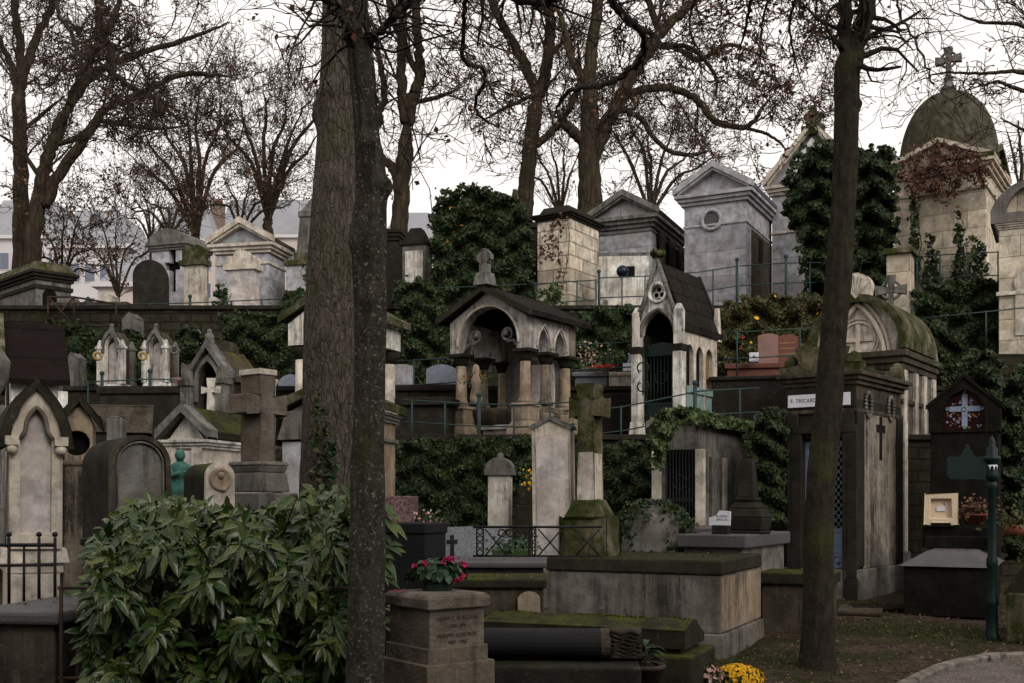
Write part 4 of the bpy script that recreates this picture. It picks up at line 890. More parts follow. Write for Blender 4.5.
fr = Fr(400, 448, 455, 19.2, -10, d=1.1, yb=440); slab_tomb(fr, 'tomb', 'black slab grave in shade left of the canopy tomb base', mat='darkstone', h=.75, top=.14, over=.08)

# M10 canopy tomb
fr = Fr(449, 528, 577, 18.9, -34, yb=444); w, d = fr.w, fr.d; r = fr.root('canopy_tomb', 'ornate open canopy tomb with arches, sooty gable and round stone finial', 'tomb')
He = fr.h(348); Zt = fr.h(287); Ze = fr.h(315); cx = w/2-.2
a_w = w*.74; ho = outline(a_w, He+.12, fr.s(34), 'round', He-.2)[1:-1]
def spandrel(width, z0, zs, zt, arches, gable=0):
    pts = [(-width/2, z0)]; 
    for c, aw, spring, rise, kind in arches:
        pts += [(c-aw/2, z0)]+arch(aw, spring, rise, kind, 12, c)+[(c+aw/2, z0)]
    pts += [(width/2, z0), (width/2, zs)]
    if gable: pts += [(0, zt)]
    pts += [(-width/2, zs)]; return pts
mb = MB(); mb.prism(spandrel(w-.06, He, Ze, Zt, [(0, a_w, He+.12, fr.s(39), 'round')], 1), -d/2, -d/2+.22); 
mb.build('front_arch', 'canopy', r, .008)
mb = MB(); dd = d-.46; n = 3; step = dd/2
mb.prism(spandrel(dd, He, Ze, Ze, [(-dd*.23, dd*.30, He+.06, fr.s(20), 'pointed'), (dd*.23, dd*.30, He+.06, fr.s(20), 'pointed')]), w/2-.25, w/2-.03, ax='x'); 
mb.prism(spandrel(dd, He, Ze, Ze, [(-dd*.23, dd*.30, He+.06, fr.s(20), 'pointed'), (dd*.23, dd*.30, He+.06, fr.s(20), 'pointed')]), -w/2+.03, -w/2+.25, ax='x')
mb.build('side_arch', 'canopy', r, .006)
MB().prism(spandrel(w-.06, He, Ze, Zt, [(0, a_w*.5, He+.06, .3, 'round')], 1), d/2-.22, d/2).build('rear_arch', 'beige_soot', r, .006)
# tracery bosses inside the arch + pointed mouldings on sides
for sx in (-1,1):
    m = MB(); m.ball((sx*a_w*.25, -d/2+.12, He+.32), .06, 10); m.ring(sx*a_w*.27, He+.30, .10, .025, -d/2+.12, 18, 6); m.tube([(sx*a_w*.48,-d/2+.12,He+.0),(sx*a_w*.38,-d/2+.12,He+.18),(sx*a_w*.27,-d/2+.12,He+.17)], .03, 6); m.build('tracery', 'grey', r)
m = MB()
for q in (-dd*.23, dd*.23):
    pa = arch(dd*.38, He+.06, fr.s(24), 'pointed', 10, q); m.tube([(w/2-.02, p[0], p[1]) for p in pa], .025, 6)
m.tube([(p[0], -d/2-.01, p[1]) for p in arch(a_w+.05, He+.12, fr.s(40), 'round', 14)], .025, 6); m.build('arch_moulding', 'pale', r)
MB().prism(roofpoly(w+.30, Ze-.02, Zt-Ze+.03, .09), -d/2-.10, d/2+.25).build('roof', 'slate', r, .01)
MB().prism(roofpoly(w+.32, Ze-.03, Zt-Ze+.03, .10), -d/2-.18, -d/2-.101).build('gable_moulding', 'lintel', r, .012)
m = MB(); z = Zt+.1; m.cbox(.3,.3,z,z+.22,0,-d/2-.08,tx=.03,ty=.03); m.cbox(.16,.14,z+.22,z+.38,0,-d/2-.08); celtic(m, 0, z+.5, -d/2-.08, .18, .10); m.prism(circle(0,z+.5,.13,16), -d/2-.13, -d/2-.03); m.build('finial', 'grey', r, .015)
for sx in (-1,1):
    for k, yy in enumerate((-d/2+.16, 0, d/2-.16)):
        x = sx*(w/2-.16); zb_ = fr.h(402)
        m = MB(); m.lathe([(.135,zb_),(.145,zb_+.05),(.11,zb_+.1),(.10,zb_+.2),(.092,He-.2)], x, yy, 18); c = m.build('column', 'beige' if k != 1 else 'beige_soot', r)
        m = MB(); m.lathe([(.095,He-.2),(.12,He-.14),(.15,He-.04),(.17,He-.02)], x, yy, 10); m.cbox(.34,.34,He-.04,He+.015,x,yy); m.build('capital', 'darkstone', c)
        if k != 1:
            m = MB(); m.cbox(.36,.36,fr.h(420),zb_-.05,x,yy); m.cbox(.42,.42,zb_-.055,zb_,x,yy,tx=.03,ty=.03); m.cbox(.46,.44,fr.h(428),fr.h(420),x,yy,tx=.05,ty=.04); m.cbox(.5,.46,0,fr.h(428),x,yy); m.build('pedestal', 'beige', r, .012)
    m = MB(); m.cbox(.26,d-.7,fr.h(410),fr.h(404),sx*(w/2-.16),0); m.cbox(.22,d-.7,.3,fr.h(412),sx*(w/2-.16),0); m.cbox(.34,d-.6,0,.3,sx*(w/2-.16),0); m.build('parapet', 'beige_soot', r, .01)
    m = MB(); [m.cbox(.3,.3,fr.h(410)-.22,fr.h(410)-.02,sx*(w/2-.1),q,tx=-.05,ty=-.05) for q in (-.3,.3)]; m.build('urn_bracket', 'beige', r, .02)
MB().box(-w/2+.1, w/2-.1, d/2-.2, d/2-.08, .2, He).build('rear_wall', 'grey', r)
MB().box(.02, w/2-.35, d/2-.26, d/2-.201, .55, He-.1).build('panel', 'panel', r)
m = MB(); m.cbox(w*.5, .8, .3, .38, -.05, -.1); m.cbox(w*.4,.65,0,.3,-.05,-.1); m.build('inner_slab', 'panel', r, .01)
m = MB(); m.lathe([(.22,0),(.16,.12),(.2,.2),(.42,.42),(.5,.62),(.5,.68),(.44,.68)], -w*.14, -.15, 20); m.build('basin', 'brownstone', r)
MB().cbox(w-.2, d-.2, -.15, .0).cbox(w+.1, d+.05, -.15, -.02).build('floor_slab', 'beige', r, .01)
q = P(474, 379, 19.2); o = empty('flower_bunch', q, 0, 'small orange flowers inside the canopy tomb, left of centre', 'flowers'); leaves('foliage', rng.normal(0, 1, (50,3))*np.array([.12,.1,.05]), .06, 'ivylight', o); leaves('flower', rng.normal(0, 1, (45,3))*np.array([.13,.1,.05])+[0,-.05,.03], .045, 'orange', o)
q = P(476, 404, 19.0); o = empty('statuette', q, 0, 'small praying stone figure inside the left canopy arch', 'statue'); MB().lathe([(.1,0),(.11,.1),(.07,.3),(.09,.4),(.05,.5),(.065,.57),(.05,.66),(.01,.69)], 0, 0, 12).build('body', 'beige', o)

# M11 gothic chapel
fr = Fr(634, 683, 721, 19.6, -34, yb=440); w, d = fr.w, fr.d; r = fr.root('chapel', 'narrow gothic chapel with white rose-window gable, steep dark roof and iron gate', 'chapel')
He = fr.h(331); Za = fr.h(265); f = -d/2
def gothic_front(W, zb, ze, za, aw, spring, rise, ocz, ocr):
    out = [(-W/2, zb), (-aw/2, zb)]+arch(aw, spring, rise, 'pointed', 12)+[(aw/2, zb), (W/2, zb), (W/2, ze), (0, za), (-W/2, ze)]
    return out
Wf = w*.86; oz = fr.h(290); aw = w-.30
spring = He-.03; rise = fr.s(25)
MB().prism([(-aw/2-.1, spring-.02)]+[(-aw/2, spring-.02)]+arch(aw, spring, rise, 'pointed')[0:]+[(aw/2, spring-.02),(aw/2+.1, spring-.02),(0.0, Za+.08)], f-.02, f+.14, [circle(0, oz, fr.s(8.2), 26)]).build('gable', 'white', r, .005)
m = MB()
for k in range(3):
    a = math.pi/2+k*2*math.pi/3+math.pi/3*0; m.ring(math.cos(a)*fr.s(3.6), oz+math.sin(a)*fr.s(3.6), fr.s(3.4), .016, f+.05, 16, 6)
m.ring(0, oz, fr.s(9.4), .035, f-.03, 28, 8); m.build('rose_window', 'white', r)
m = MB(); m.tube([(p[0], f-.03, p[1]) for p in arch(aw*1.02, spring, rise*1.02, 'pointed')], .04, 6)
for sx in (-1,1): m.tube([(sx*(aw/2+.13), f-.04, spring+.02), (0, f-.04, Za+.16)], .045, 6)
for sx in (-1,1):
    for t in (.32,.66): crocket(m, sx*(aw/2+.15)*(1-t), spring+(Za+.16-spring)*t+.03, f-.05, .045)
m.build('gable_moulding', 'grey', r)
m = MB(); m.prism(arch(aw*.62, spring-.02, rise*.6, 'pointed', 10)+[], f+.16, f+.162); 
m = MB(); m.lathe([(.07,Za+.05),(.05,Za+.18),(.08,Za+.2),(.05,Za+.3)], 0, f, 10)
for k in range(7): m.ball((.1*math.cos(k*.9), f+.1*math.sin(k*.9), Za+.24+.03*(k%3)), .055, 7)
m.build('finial', 'mossy', r)
for sx in (-1,1):
    x = sx*(w/2-.075); m = MB(); zc = fr.h(345)
    m.cbox(.16,.22,.35,zc-.1,x,f); m.cbox(.24,.32,0,.35,x,f,tx=.03,ty=.03); m.cbox(.15,.18,zc,He+.38,x,f); m.cbox(.15,.18,He+.38,He+.5,x,f,tx=.04,ty=.05); b_ = m.build('pier', 'white', r, .012)
    m = MB(); m.cbox(.2,.26,zc-.1,zc+.02,x,f,tx=-.02,ty=-.02); m.build('capital', 'darkstone', b_, .01)
    m = MB(); m.lathe([(.04,.3),(.03,.4),(.03,zc-.12)], sx*(aw/2-.0), f+.03, 8); m.build('colonnette', 'white', r)
MB().prism([(-w/2+.1, 0),(w/2-.1,0),(w/2-.1,fr.h(340)),(-w/2+.1,fr.h(340))], d/2-.15, d/2-.02).box(-w/2+.08, -w/2+.2, f+.1, d/2-.1, 0, He).build('rear_wall', 'darkstone', r)
# right side wall with three pointed windows
Ds = d-.1; wz0, wz1 = fr.h(384), fr.h(352); wl = Ds*.2
holes = []; 
for k in (-1,0,1): holes.append([(k*Ds*.27-wl/2, wz0)]+arch(wl, wz1, fr.s(11), 'pointed', 8, k*Ds*.27)+[(k*Ds*.27+wl/2, wz0)])
MB().prism([(-Ds/2,0),(Ds/2,0),(Ds/2,He+.05),(-Ds/2,He+.05)], w/2-.2, w/2-.06, holes, ax='x').build('side_wall', 'pale', r, .004)
for k in (-1,0,1):
    y = k*Ds*.27; o = MB().box(w/2-.16, w/2-.14, y-wl/2, y+wl/2, wz0, wz1+.5).build('window', 'yellowglass' if k == 1 else 'dark', r)
    MB().box(w/2-.1, w/2-.02, y-wl/2-.03, y+wl/2+.03, wz0-.13, wz0, ).build('sill', 'turq', r, .01)
    MB().box(w/2-.059, w/2-.045, y-wl/2, y+wl/2, wz0-.75, wz0-.16).build('lower_panel', 'turq', r)
MB().prism(roofpoly(w*.98, He+.04, Za-He-.02, .1), f+.15, d/2+.06).build('roof', 'slate', r)
MB().prism(roofpoly(w*1.02, He+.04, Za-He-.0, .12), d/2+.061, d/2+.16).build('rear_coping', 'darkstone', r)
m = MB(); m.cbox(.14,.14,He+.0,He+.65,w/2-.08,d/2,tx=.03,ty=.03); m.build('rear_pinnacle', 'pale', r, .01)
m = MB(); gw = aw*.92; gt = fr.h(352)
for i in range(9): x = -gw/2+gw*(i+.5)/9; m.tube([(x,f+.12,.1),(x,f+.12,gt-.03-.0)], .013, 5)
m.box(-gw/2,gw/2,f+.1,f+.14,.05,.65); m.box(-gw/2,gw/2,f+.09,f+.15,.65,.7); 
m.prism([(-gw/2,gt-.02)]+arch(gw,gt+.1,.12,'segment')+[(gw/2,gt-.02)], f+.09, f+.14); 
for x in np.linspace(-gw/2+.05,gw/2-.05,8): m.tube([(x,f+.12,gt+.1),(x,f+.12,gt+.22)], .012, 5)
m.ring(0,1.15,.12,.012,f+.11); m.build('gate', 'green', r)
MB().cbox(w-.1, d, -.3, .12).cbox(w+.1,d+.15,-.3,.02).build('base', 'bluegrey', r, .02)
MB().box(-w/2+.2,w/2-.25,.05,.08,.1,He).build('interior', 'dark', r)
# iron scroll panel in front-left of it
q = P(643, 395, 19.0); r = empty('iron_scroll', q, R(-20), 'wrought-iron scroll panel beside the gothic chapel gate', 'ironwork'); m = MB()
m.tube([(0,0,0),(0,0,.72)], .014, 6)
for sx in (-1,1):
    for z, s in ((.15,1),(.47,-1)):
        m.tube([(sx*(.02+.13*math.sin(a)*(.5+.5*a/6)), 0, z+s*.13*(math.cos(a))*(.4+.6*a/6)) for a in np.linspace(.2,5.6,18)], .011, 5)
m.prism([(-.04,.7),(0,.62),(.04,.7),(0,.84)], -.01, .01); m.build('scroll', 'iron', r)
# red granite grave
ZR = ZB
fr = Fr(758, 778, 782, 22.2, -16, d=.3, yb=378); stele(fr, 'gravestone', 'tall pink granite headstone of the red granite grave', mat='pink', panel=0, zs=fr.h(335), rise=fr.s(2), shape='segment', base=(.1,.03))
fr = Fr(776, 798, 802, 22.3, -16, d=.3, yb=376); stele(fr, 'gravestone', 'wide red granite headstone with carved lines, right half of the red grave', mat='red', panel=0, zs=fr.h(337), rise=fr.s(3), shape='segment', base=(.1,.03))
m = MB(); root = [o for o in bpy.data.objects if o.get('label','').startswith('wide red granite headstone')][0]
for z in (.45,.56,.67): m.box(-fr.w*.38, fr.w*.38, -fr.d/2-.006, -fr.d/2+.001, z, z+.015)
m.build('carving', 'gold', root)
fr = Fr(727, 790, 800, 21.5, -12, d=1.0, yb=384); slab_tomb(fr, 'tomb', 'long dark red granite slab lying before the red headstones', mat='red', h=.42, top=.1)
fr = Fr(750, 758, 759, 21.35, -12, d=.1, zb=fr.z0+.42); r = fr.root('plaque', 'small white memorial plaque on the dark red slab', 'plaque'); MB().cbox(fr.w*1.2,.08,0,.18).build('plate','signwhite',r,.01); text('+', .14, 'dark', r, (0,-.042,.09), (R(90),0,0))
# ledge with beige slab, flowers, items
fr = Fr(609, 648, 656, 21.5, -8, d=.8, yb=386); slab_tomb(fr, 'tomb', 'small beige stone grave slab with items on it, left of the gothic chapel', mat='cream', h=.28, top=.08, over=.02)
fr = Fr(575, 612, 620, 21.9, -5, d=1.1, yb=386); slab_tomb(fr, 'tomb', 'dark blue-grey polished grave slab between canopy tomb and beige slab', mat='gran', h=.28, top=.09)
q = P(604, 369, 21.8); o = empty('flower_bunch', q, 0, 'bunch of bright red flowers on the dark slab beside the beige slab', 'flowers'); leaves('foliage', rng.normal(0, 1, (30,3))*np.array([.12,.06,.03]), .07, 'ivy', o); leaves('flower', rng.normal(0, 1, (50,3))*np.array([.12,.06,.03])+[0,-.04,.04], .06, 'redpetal', o)
q = P(590, 358, 22.6); o = empty('flower_bunch', q, 0, 'faded white flower bush against the ivy wall left of the red flowers', 'flowers'); leaves('foliage', rng.normal(0, 1, (120,3))*np.array([.22,.1,.18]), .08, 'ivylight', o); leaves('flower', rng.normal(0, 1, (90,3))*np.array([.2,.1,.16]), .06, 'whitepink', o)
q = P(628, 371, 21.7); o = empty('memorial_plaque', q, R(-10), 'white and blue memorial plaque standing on the beige slab', 'plaque'); MB().cbox(.2,.05,0,.15).build('plate','signwhite',o,.008)
q = P(636, 369, 21.9); o = empty('plastic_bag', q, 0, 'crumpled pale blue plastic sheet behind the memorial plaque', 'bag'); m = MB(); m.lathe([(.18,0),(.2,.1),(.15,.22),(.17,.3),(.06,.38)], 0, 0, 9, .6); m.build('sheet','tarp',o)
fr = Fr(588, 636, 640, 20.9, -8, d=.35, yb=432); r = fr.root('gravestone', 'low dark damp block with pale square inset under the beige slab', 'gravestone'); MB().cbox(fr.w,fr.d,0,fr.h(393)).build('body','darkstone',r,.02); MB().box(-.3,-.06,-fr.d/2-.01,-fr.d/2+.0,fr.h(412),fr.h(402)).build('inset','grey',r)
fr = Fr(712, 790, 800, 20.5, -10, d=.5, yb=430); r = fr.root('gravestone', 'dark stained stone block under the red granite grave', 'gravestone'); MB().cbox(fr.w,fr.d,0,fr.h(378)).cbox(fr.w+.1,fr.d+.1,fr.h(379),fr.h(375)).build('body','darkstone',r,.02)
# wires/railings of middle terrace
railing('railing', 'dark railing along the canopy tomb terrace edge', [(403,400,18.05),(474,404,18.05),(520,405,18.05),(575,402,18.05)], posts=(412,445,479,514,550), H=.72, mat='greenfence', rails=(1.,.5,.04), tall=(479,))
railing('railing', 'thin railing in front of the gothic chapel', [(578,412,18.1),(622,407,18.1),(700,391,18.1),(760,388,18.1)], posts=(621,695,740), H=.72, rails=(1.,.45), tall=(695,))
railing('railing', 'thin railing before the blue-grey headstones', [(388,362,21.3),(450,358,21.3),(580,345,21.3),(634,342,21.3)], posts=(414,568,608), H=.8, rails=(1.,.4))
railing('railing', 'thin railing in front of the red granite grave', [(722,333,21.3),(760,331,21.3),(812,328,21.3)], posts=(737,800), H=.85, rails=(1.,.4))
railing('railing', 'dark railing below the two white gothic niches', [(84,382,21.0),(130,380,21.0),(150,379,21.0),(178,380,21.0)], posts=(88,102,150,172), H=.8, rails=(1.,.5,.05), tall=(102,150))
railing('railing', 'black railing rising in front of the right-edge mausoleum', [(925,318,20.6),(985,312,20.6),(1040,306,20.6)], posts=(986,), H=.5, rails=(1.,))
fr = Fr(100, 182, 190, 19.6, -5, d=1.2, yb=440); slab_tomb(fr, 'tomb', 'wide dark slab grave below the gothic niche railing', mat='darkstone', h=.95, top=.12)
ivy('ivy', 'ivy curtain over the lowest wall under the canopy tomb', [(395,442),(430,440),(535,438),(536,470),(500,500),(480,530),(395,545)], 17.75, 9500, .085, thick=.35, jitter=4)
ivy('ivy', 'dark ivy on the lowest wall between mossy cross and ivy-roofed chapel', [(588,448),(650,440),(655,510),(590,525)], 17.75, 4500, .085, thick=.3, jitter=4)
# ================================================================ LOWER GROUND
# pale gothic stele at left with trefoil niche
fr = Fr(-2, 8, 60, 8.6, 28, d=1.5, zb=gz(8.6)); w, d = fr.w, fr.d; r = fr.root('gravestone', 'tall gothic pale stele with mossy pointed gable at left, behind the ball-topped iron fence', 'gravestone'); zt = fr.h(372); zb_ = fr.h(548)
zs = fr.h(430)
outp = [(-w/2, zb_)]+[(-w/2, zs-.15)]+arch(w, zs-.1, zt-zs+.02, 'pointed', 10)+[(w/2, zs-.15),(w/2, zb_)]
inner = [(-w*.30, zb_+.12)]+[(-w*.30, zs-.06), (-w*.22, zs+.0)]+arch(w*.40, zs+.03, w*.42, 'pointed', 8)+[(w*.22, zs+.0), (w*.30, zs-.06), (w*.30, zb_+.12)]
MB().prism(outp, -d/2, -d/2+.07, [inner]).build('frame', 'pale', r, .008)
MB().prism(outp, -d/2+.071, -d/2+.4).build('body', 'grey', r, .01)
MB().prism([(x*.99, z) for x, z in inner], -d/2+.045, -d/2+.0705).build('panel', 'panel', r)
pts = [(x, -d/2-.01, z) for x, z in inner[1:-1]]; m = MB(); m.tube(pts, .018, 6); m.build('moulding', 'rough', r)
m = MB(); a1 = arch(w+.16, zs-.12, zt-zs+.08, 'pointed', 10); a0 = arch(w+.002, zs-.12, zt-zs-.0, 'pointed', 10); m.prism(a1+a0[::-1], -d/2-.03, d/2); m.build('roof', 'lintel', r, .012)
for sx in (-1,1): m = MB(); m.ball((sx*(w/2-.01), -d/2-.03, zs-.14), .045, 8); m.cbox(.10,.10,zs-.11,zs-.04,sx*(w/2-.01),-d/2-.02); m.build('corbel', 'pale', r)
m = MB(); m.cbox(w+.14,d*.6,zb_-.12,zb_-.0,0,-d*.2,tx=.03,ty=.03); m.cbox(w+.05,d*.55,zb_-.2,zb_-.12,0,-d*.2); m.cbox(w,d*.5,0,zb_-.2,0,-d*.22); m.build('pedestal', 'pale', r, .01)
# ruined mossy niche monument
fr = Fr(52, 62, 90, 9.6, 18, d=.5, zb=gz(9.6)); w, d = fr.w, fr.d; r = fr.root('gravestone', 'ruined beige tomb with mossy top and dark round niche, beside the gothic stele', 'gravestone'); zt = fr.h(404)
MB().cbox(w, d, 0, fr.h(464)).cbox(w+.06,d+.04,fr.h(466),fr.h(460)).build('body', 'beige_soot', r, .02)
MB().prism([(-w/2,fr.h(462)),(w/2,fr.h(462)),(w/2,fr.h(424)),(w*.1,zt),(-w/2,fr.h(415))], -d/2+.02, d/2, [circle(-.02, fr.h(443), .11, 16)]).build('niche_block', 'beige', r, .015)
MB().box(-w/2+.03,w/2-.03,-d/2+.12,-d/2+.13,fr.h(462),fr.h(430)).build('niche', 'dark', r)
MB().prism(roofpoly(w+.12, fr.h(424), fr.h(402)-fr.h(424), .06), -d/2-.03, d/2+.1).build('roof', 'mossyslab', r, .02)
# chest tombs with stone lids behind
fr = Fr(70, 78, 152, 12.5, 18, d=.9, zb=gz(12.5)); w, d = fr.w, fr.d; r = fr.root('chest_tomb', 'dark stone chest tomb with ridged mossy lid behind the big round slab', 'tomb'); He = fr.h(432)
MB().cbox(w-.1,d-.1,0,He).build('body', 'darkstone', r, .01); MB().prism([(-d/2,He),(d/2,He),(d*.1,fr.h(400)),(-d*.1,fr.h(402))], -w/2, w/2, ax='x').build('lid', 'brownstone', r, .02)
fr = Fr(98, 106, 122, 11.6, 12, d=.3, zb=gz(11.6)); r = fr.root('gravestone', 'small grey block stele behind the big round slab', 'gravestone'); MB().cbox(fr.w,fr.d,0,fr.h(418)).cbox(fr.w*.6,fr.d,fr.h(418),fr.h(416)).build('body', 'grey', r, .015)
# big round stele
fr = Fr(84, 112, 173, 7.4, 34, zb=gz(7.4)); w, d = fr.w, fr.d; r = fr.root('gravestone', 'massive dark round-topped slab with recessed arched panel, behind the laurel bush', 'gravestone')
zt = fr.h(434); zs = zt-w*.5; out = outline(w, zs, w*.5, 'round', 0, 20)
ho = outline(w-.07, zs-.0, (w-.07)*.5, 'round', .3, 20); m = MB(); m.prism(out, -d/2, -d/2+.05, [ho]); m.build('rim', 'brownstone', r, .01)
MB().prism(out, -d/2+.051, d/2).build('body', 'darkstone', r, .03); MB().prism([(x*.995, z) for x, z in ho], -d/2+.03, -d/2+.0505).build('panel', 'grey', r)
m = MB(); m.tube([(x, -d/2+.015, z) for x, z in outline(w-.10, zs, (w-.10)*.5, 'round', .35, 20)], .008, 6); m.build('moulding', 'grey', r)
# turquoise statue (robed figure) on a post
q = P(180, 500, 9.5); b = empty('bronze_statue', q, R(20), 'small verdigris bronze praying figure between round slab and medallion stone', 'statue')
m = MB(); m.lathe([(.09,0),(.085,.1),(.07,.2),(.085,.27),(.07,.31),(.03,.335),(.03,.35)], 0, 0, 14, .75); m.ball((-.0,-.012,.385), .045, 12, 1.15); m.tube([(.07,0,.29),(.085,-.06,.2),(.03,-.11,.24)], [.028,.024,.016], 8); m.tube([(-.07,0,.29),(-.08,-.06,.2),(.0,-.11,.24)], [.028,.024,.016], 8); m.build('figure', 'verdigris', b)
MB().cbox(.22,.22,q.z*-1+gz(9.5),0).build('pedestal', 'darkstone', b, .01)
# round medallion stone
fr = Fr(183, 205, 234, 8.6, 34, zb=gz(8.6)); w, d = fr.w, fr.d; r = fr.root('gravestone', 'short mossy round-topped stone with carved medallion, beside the verdigris statue', 'gravestone'); zt = fr.h(462); zs = zt-w/2
out = outline(w, zs, w/2, 'round', 0, 16); MB().prism(out, -d/2+.04, d/2).build('body', 'mossyslab', r, .02); MB().prism(out, -d/2, -d/2+.039).build('face', 'pale', r, .01)
m = MB(); m.ring(0, zs-.02, w*.33, .018, -d/2-.004); m.ring(0, zs-.02, w*.25, .01, -d/2-.004); m.prism(circle(0, zs-.02, w*.24, 24), -d/2-.008, -d/2-.001); m.ball((-.0,-d/2-.01,zs+.01), w*.12, 12); m.ball((.02,-d/2-.0,zs-.1), w*.13, 12, .7); m.build('medallion', 'beige', r)
# M5 small pale chapel with pediment
fr = Fr(184, 232, 292, 12.8, -14, d=1.3, zb=gz(12.8)); w, d = fr.w, fr.d; r = fr.root('chapel', 'small pale pedimented chapel directly behind the big stone cross', 'chapel'); 
fr2 = Fr(184, 232, 262, 12.8, -14, zb=gz(12.8)); 
r.location = fr2.o; w, d = fr2.w, 1.9; He = fr.h(440)
MB().cbox(w-.16, d-.16, 0, He).build('wall', 'pale', r, .01); mb = MB(); cornice(mb, w-.14, d-.14, He-.12, .1, .07); mb.build('cornice', 'white', r, .006)
m = MB(); m.prism(roofpoly(w+.03, He+.0, fr.s(25), .09), -d/2-.02, -d/2+.2); m.build('pediment_moulding', 'grey', r, .008); MB().prism([(-w/2+.1,He),(w/2-.1,He),(0,He+fr.s(23))], -d/2+.1, -d/2+.22).build('tympanum', 'white', r)
MB().prism(roofpoly(w, He-.01, fr.s(25), .08), -d/2+.201, d/2).build('roof', 'mossyslab', r, .01)
for sx in (-1,1): MB().cbox(.12,.07,0,He-.12,sx*(w/2-.15),-d/2+.06).build('pilaster', 'pale', r, .006)
MB().box(-w*.3,w*.3,-d/2+.05,-d/2+.079,He-.33,He-.15).build('frieze_panel', 'panel', r, .005)
m = MB(); m.box(-w*.24,w*.24,-d/2+.06,-d/2+.079,.3,He-.4); m.build('doorway', 'dark', r)
# M6 big stone cross
fr = Fr(244, 257, 282, 9.6, 54, zb=gz(9.6), d=.3); r = fr.root('stone_cross', 'big thick grey stone cross on stepped plinth, left of the big trunk', 'cross'); w, d = fr.w, fr.d
sc = 1; arm = .62; zt = fr.h(368); zsh = fr.h(461); zA = fr.h(403); t = .16; dd = .24
cw = .44
out = crosspoly(0, zsh, cw, zt-zsh, t, (zA-zsh)/(zt-zsh), .006)
MB().cbox(t+.05, dd+.03, zt-.045, zt+.004).build('cap', 'pale', r, .006)
MB().prism(out, -dd/2, dd/2).build('cross', 'rough', r, .012)
m = MB(); m.cbox(.36,.44,zsh-.035,zsh,tx=.02,ty=.02); m.cbox(.30,.38,zsh-.10,zsh-.036,tx=-.02,ty=-.02); m.cbox(.36,.44,fr.h(492),zsh-.10,tx=.02,ty=.02); m.cbox(.46,.54,fr.h(520),fr.h(493)); m.cbox(.6,.7,0,fr.h(521)); m.build('plinth', 'grey', r, .012)
# M8 pediment tomb behind the big trunk
fr = Fr(280, 378, 401, 13.4, -10, zb=gz(13.4)); w, d = fr.w, fr.d; d = 1.0; r = fr.root('mausoleum', 'grey-brown tomb with small dark roof and black plaque, between and behind the two trunks', 'mausoleum'); He = fr.h(418)
MB().cbox(w-.12, d-.1, 0, He).build('wall', 'beige', r, .01); mb = MB(); cornice(mb, w-.1, d-.1, He-.02, .12, .07); MB().cbox(w-.04,d-.04,fr.h(440),fr.h(436)).build('string_course','grey',r,.006); mb.build('cornice', 'grey', r, .008)
MB().prism(roofpoly(w+.12, He+.1, fr.s(24), .1), -d/2-.08, d/2+.02).build('roof', 'mossy', r, .01); MB().prism([(-w/2+.1,He+.1),(w/2-.1,He+.1),(0,He+.1+fr.s(22))], -d/2+.05, d/2-.05).build('gable', 'grey', r)
MB().box(-w/2+.03,-w/2+.42,-d/2-.02,-d/2+.049,0,fr.h(441)).build('buttress', 'bluegrey', r, .01)
MB().prism([(-w/2+.0,fr.h(438)),(-w/2+.5,fr.h(438)),(-w/2+.44,fr.h(412)),(-w/2+.1,fr.h(412))], -d/2-.06, -d/2+.04).build('bracket', 'grey', r, .012)
p = MB().box(w/2-.38,w/2-.1,-d/2+.02,-d/2+.049,fr.h(472),fr.h(447)).build('plaque', 'black', r, .004)
for k, s in enumerate(('ICI REPOSE','NOTRE MERE','REGRETS')): text(s, .035, 'panel', r, (w/2-.24,-d/2+.018,fr.h(453)-.08*k), (R(90),0,0), .001)
# small stele L3
fr = Fr(485, 510, 515, 15.6, -12, zb=gz(15.6), d=.3); w, d = fr.w, fr.d; r = fr.root('gravestone', 'small pale stele with rounded pediment cap against the ivy wall', 'gravestone'); m = MB(); m.cbox(w-.06,d-.04,0,fr.h(472)); m.build('body','white',r,.01)
m = MB(); m.cbox(w+.03,d+.04,fr.h(475),fr.h(469)); m.prism(outline(w, fr.h(466), fr.s(9), 'segment', fr.h(469)), -d/2, d/2); m.lathe([(.05,fr.h(458)),(.05,fr.h(454)),(.01,fr.h(452))],0,0,8); m.build('cap','grey',r,.01)
fr = Fr(515, 536, 541, 15.2, -10, zb=gz(15.2), d=.5); r = fr.root('tomb', 'greenish dark stepped tomb behind the white stele', 'tomb'); MB().cbox(fr.w,fr.d,0,fr.h(505)).cbox(fr.w-.08,fr.d-.1,fr.h(505),fr.h(483)).build('body','mossyslab',r,.015)
# L1 white stele
fr = Fr(534, 571, 578, 11.2, -14, zb=gz(11.2), d=.3); r = fr.root('gravestone', 'tall smooth white stele with low pointed top, left of the mossy cross', 'gravestone'); w, d = fr.w, fr.d
MB().prism(outline(w, fr.h(428), fr.s(9), 'gable', 0), -d/2+.02, d/2).build('body', 'pale', r, .012)
MB().prism(outline(w-.09, fr.h(446), (w-.09)*.42, 'round', .35), -d/2+.004, -d/2+.018).build('panel', 'panel', r, .006)
MB().prism(roofpoly(w+.04, fr.h(429), fr.s(10), .035), -d/2, d/2+.01).build('coping', 'grey', r, .006)
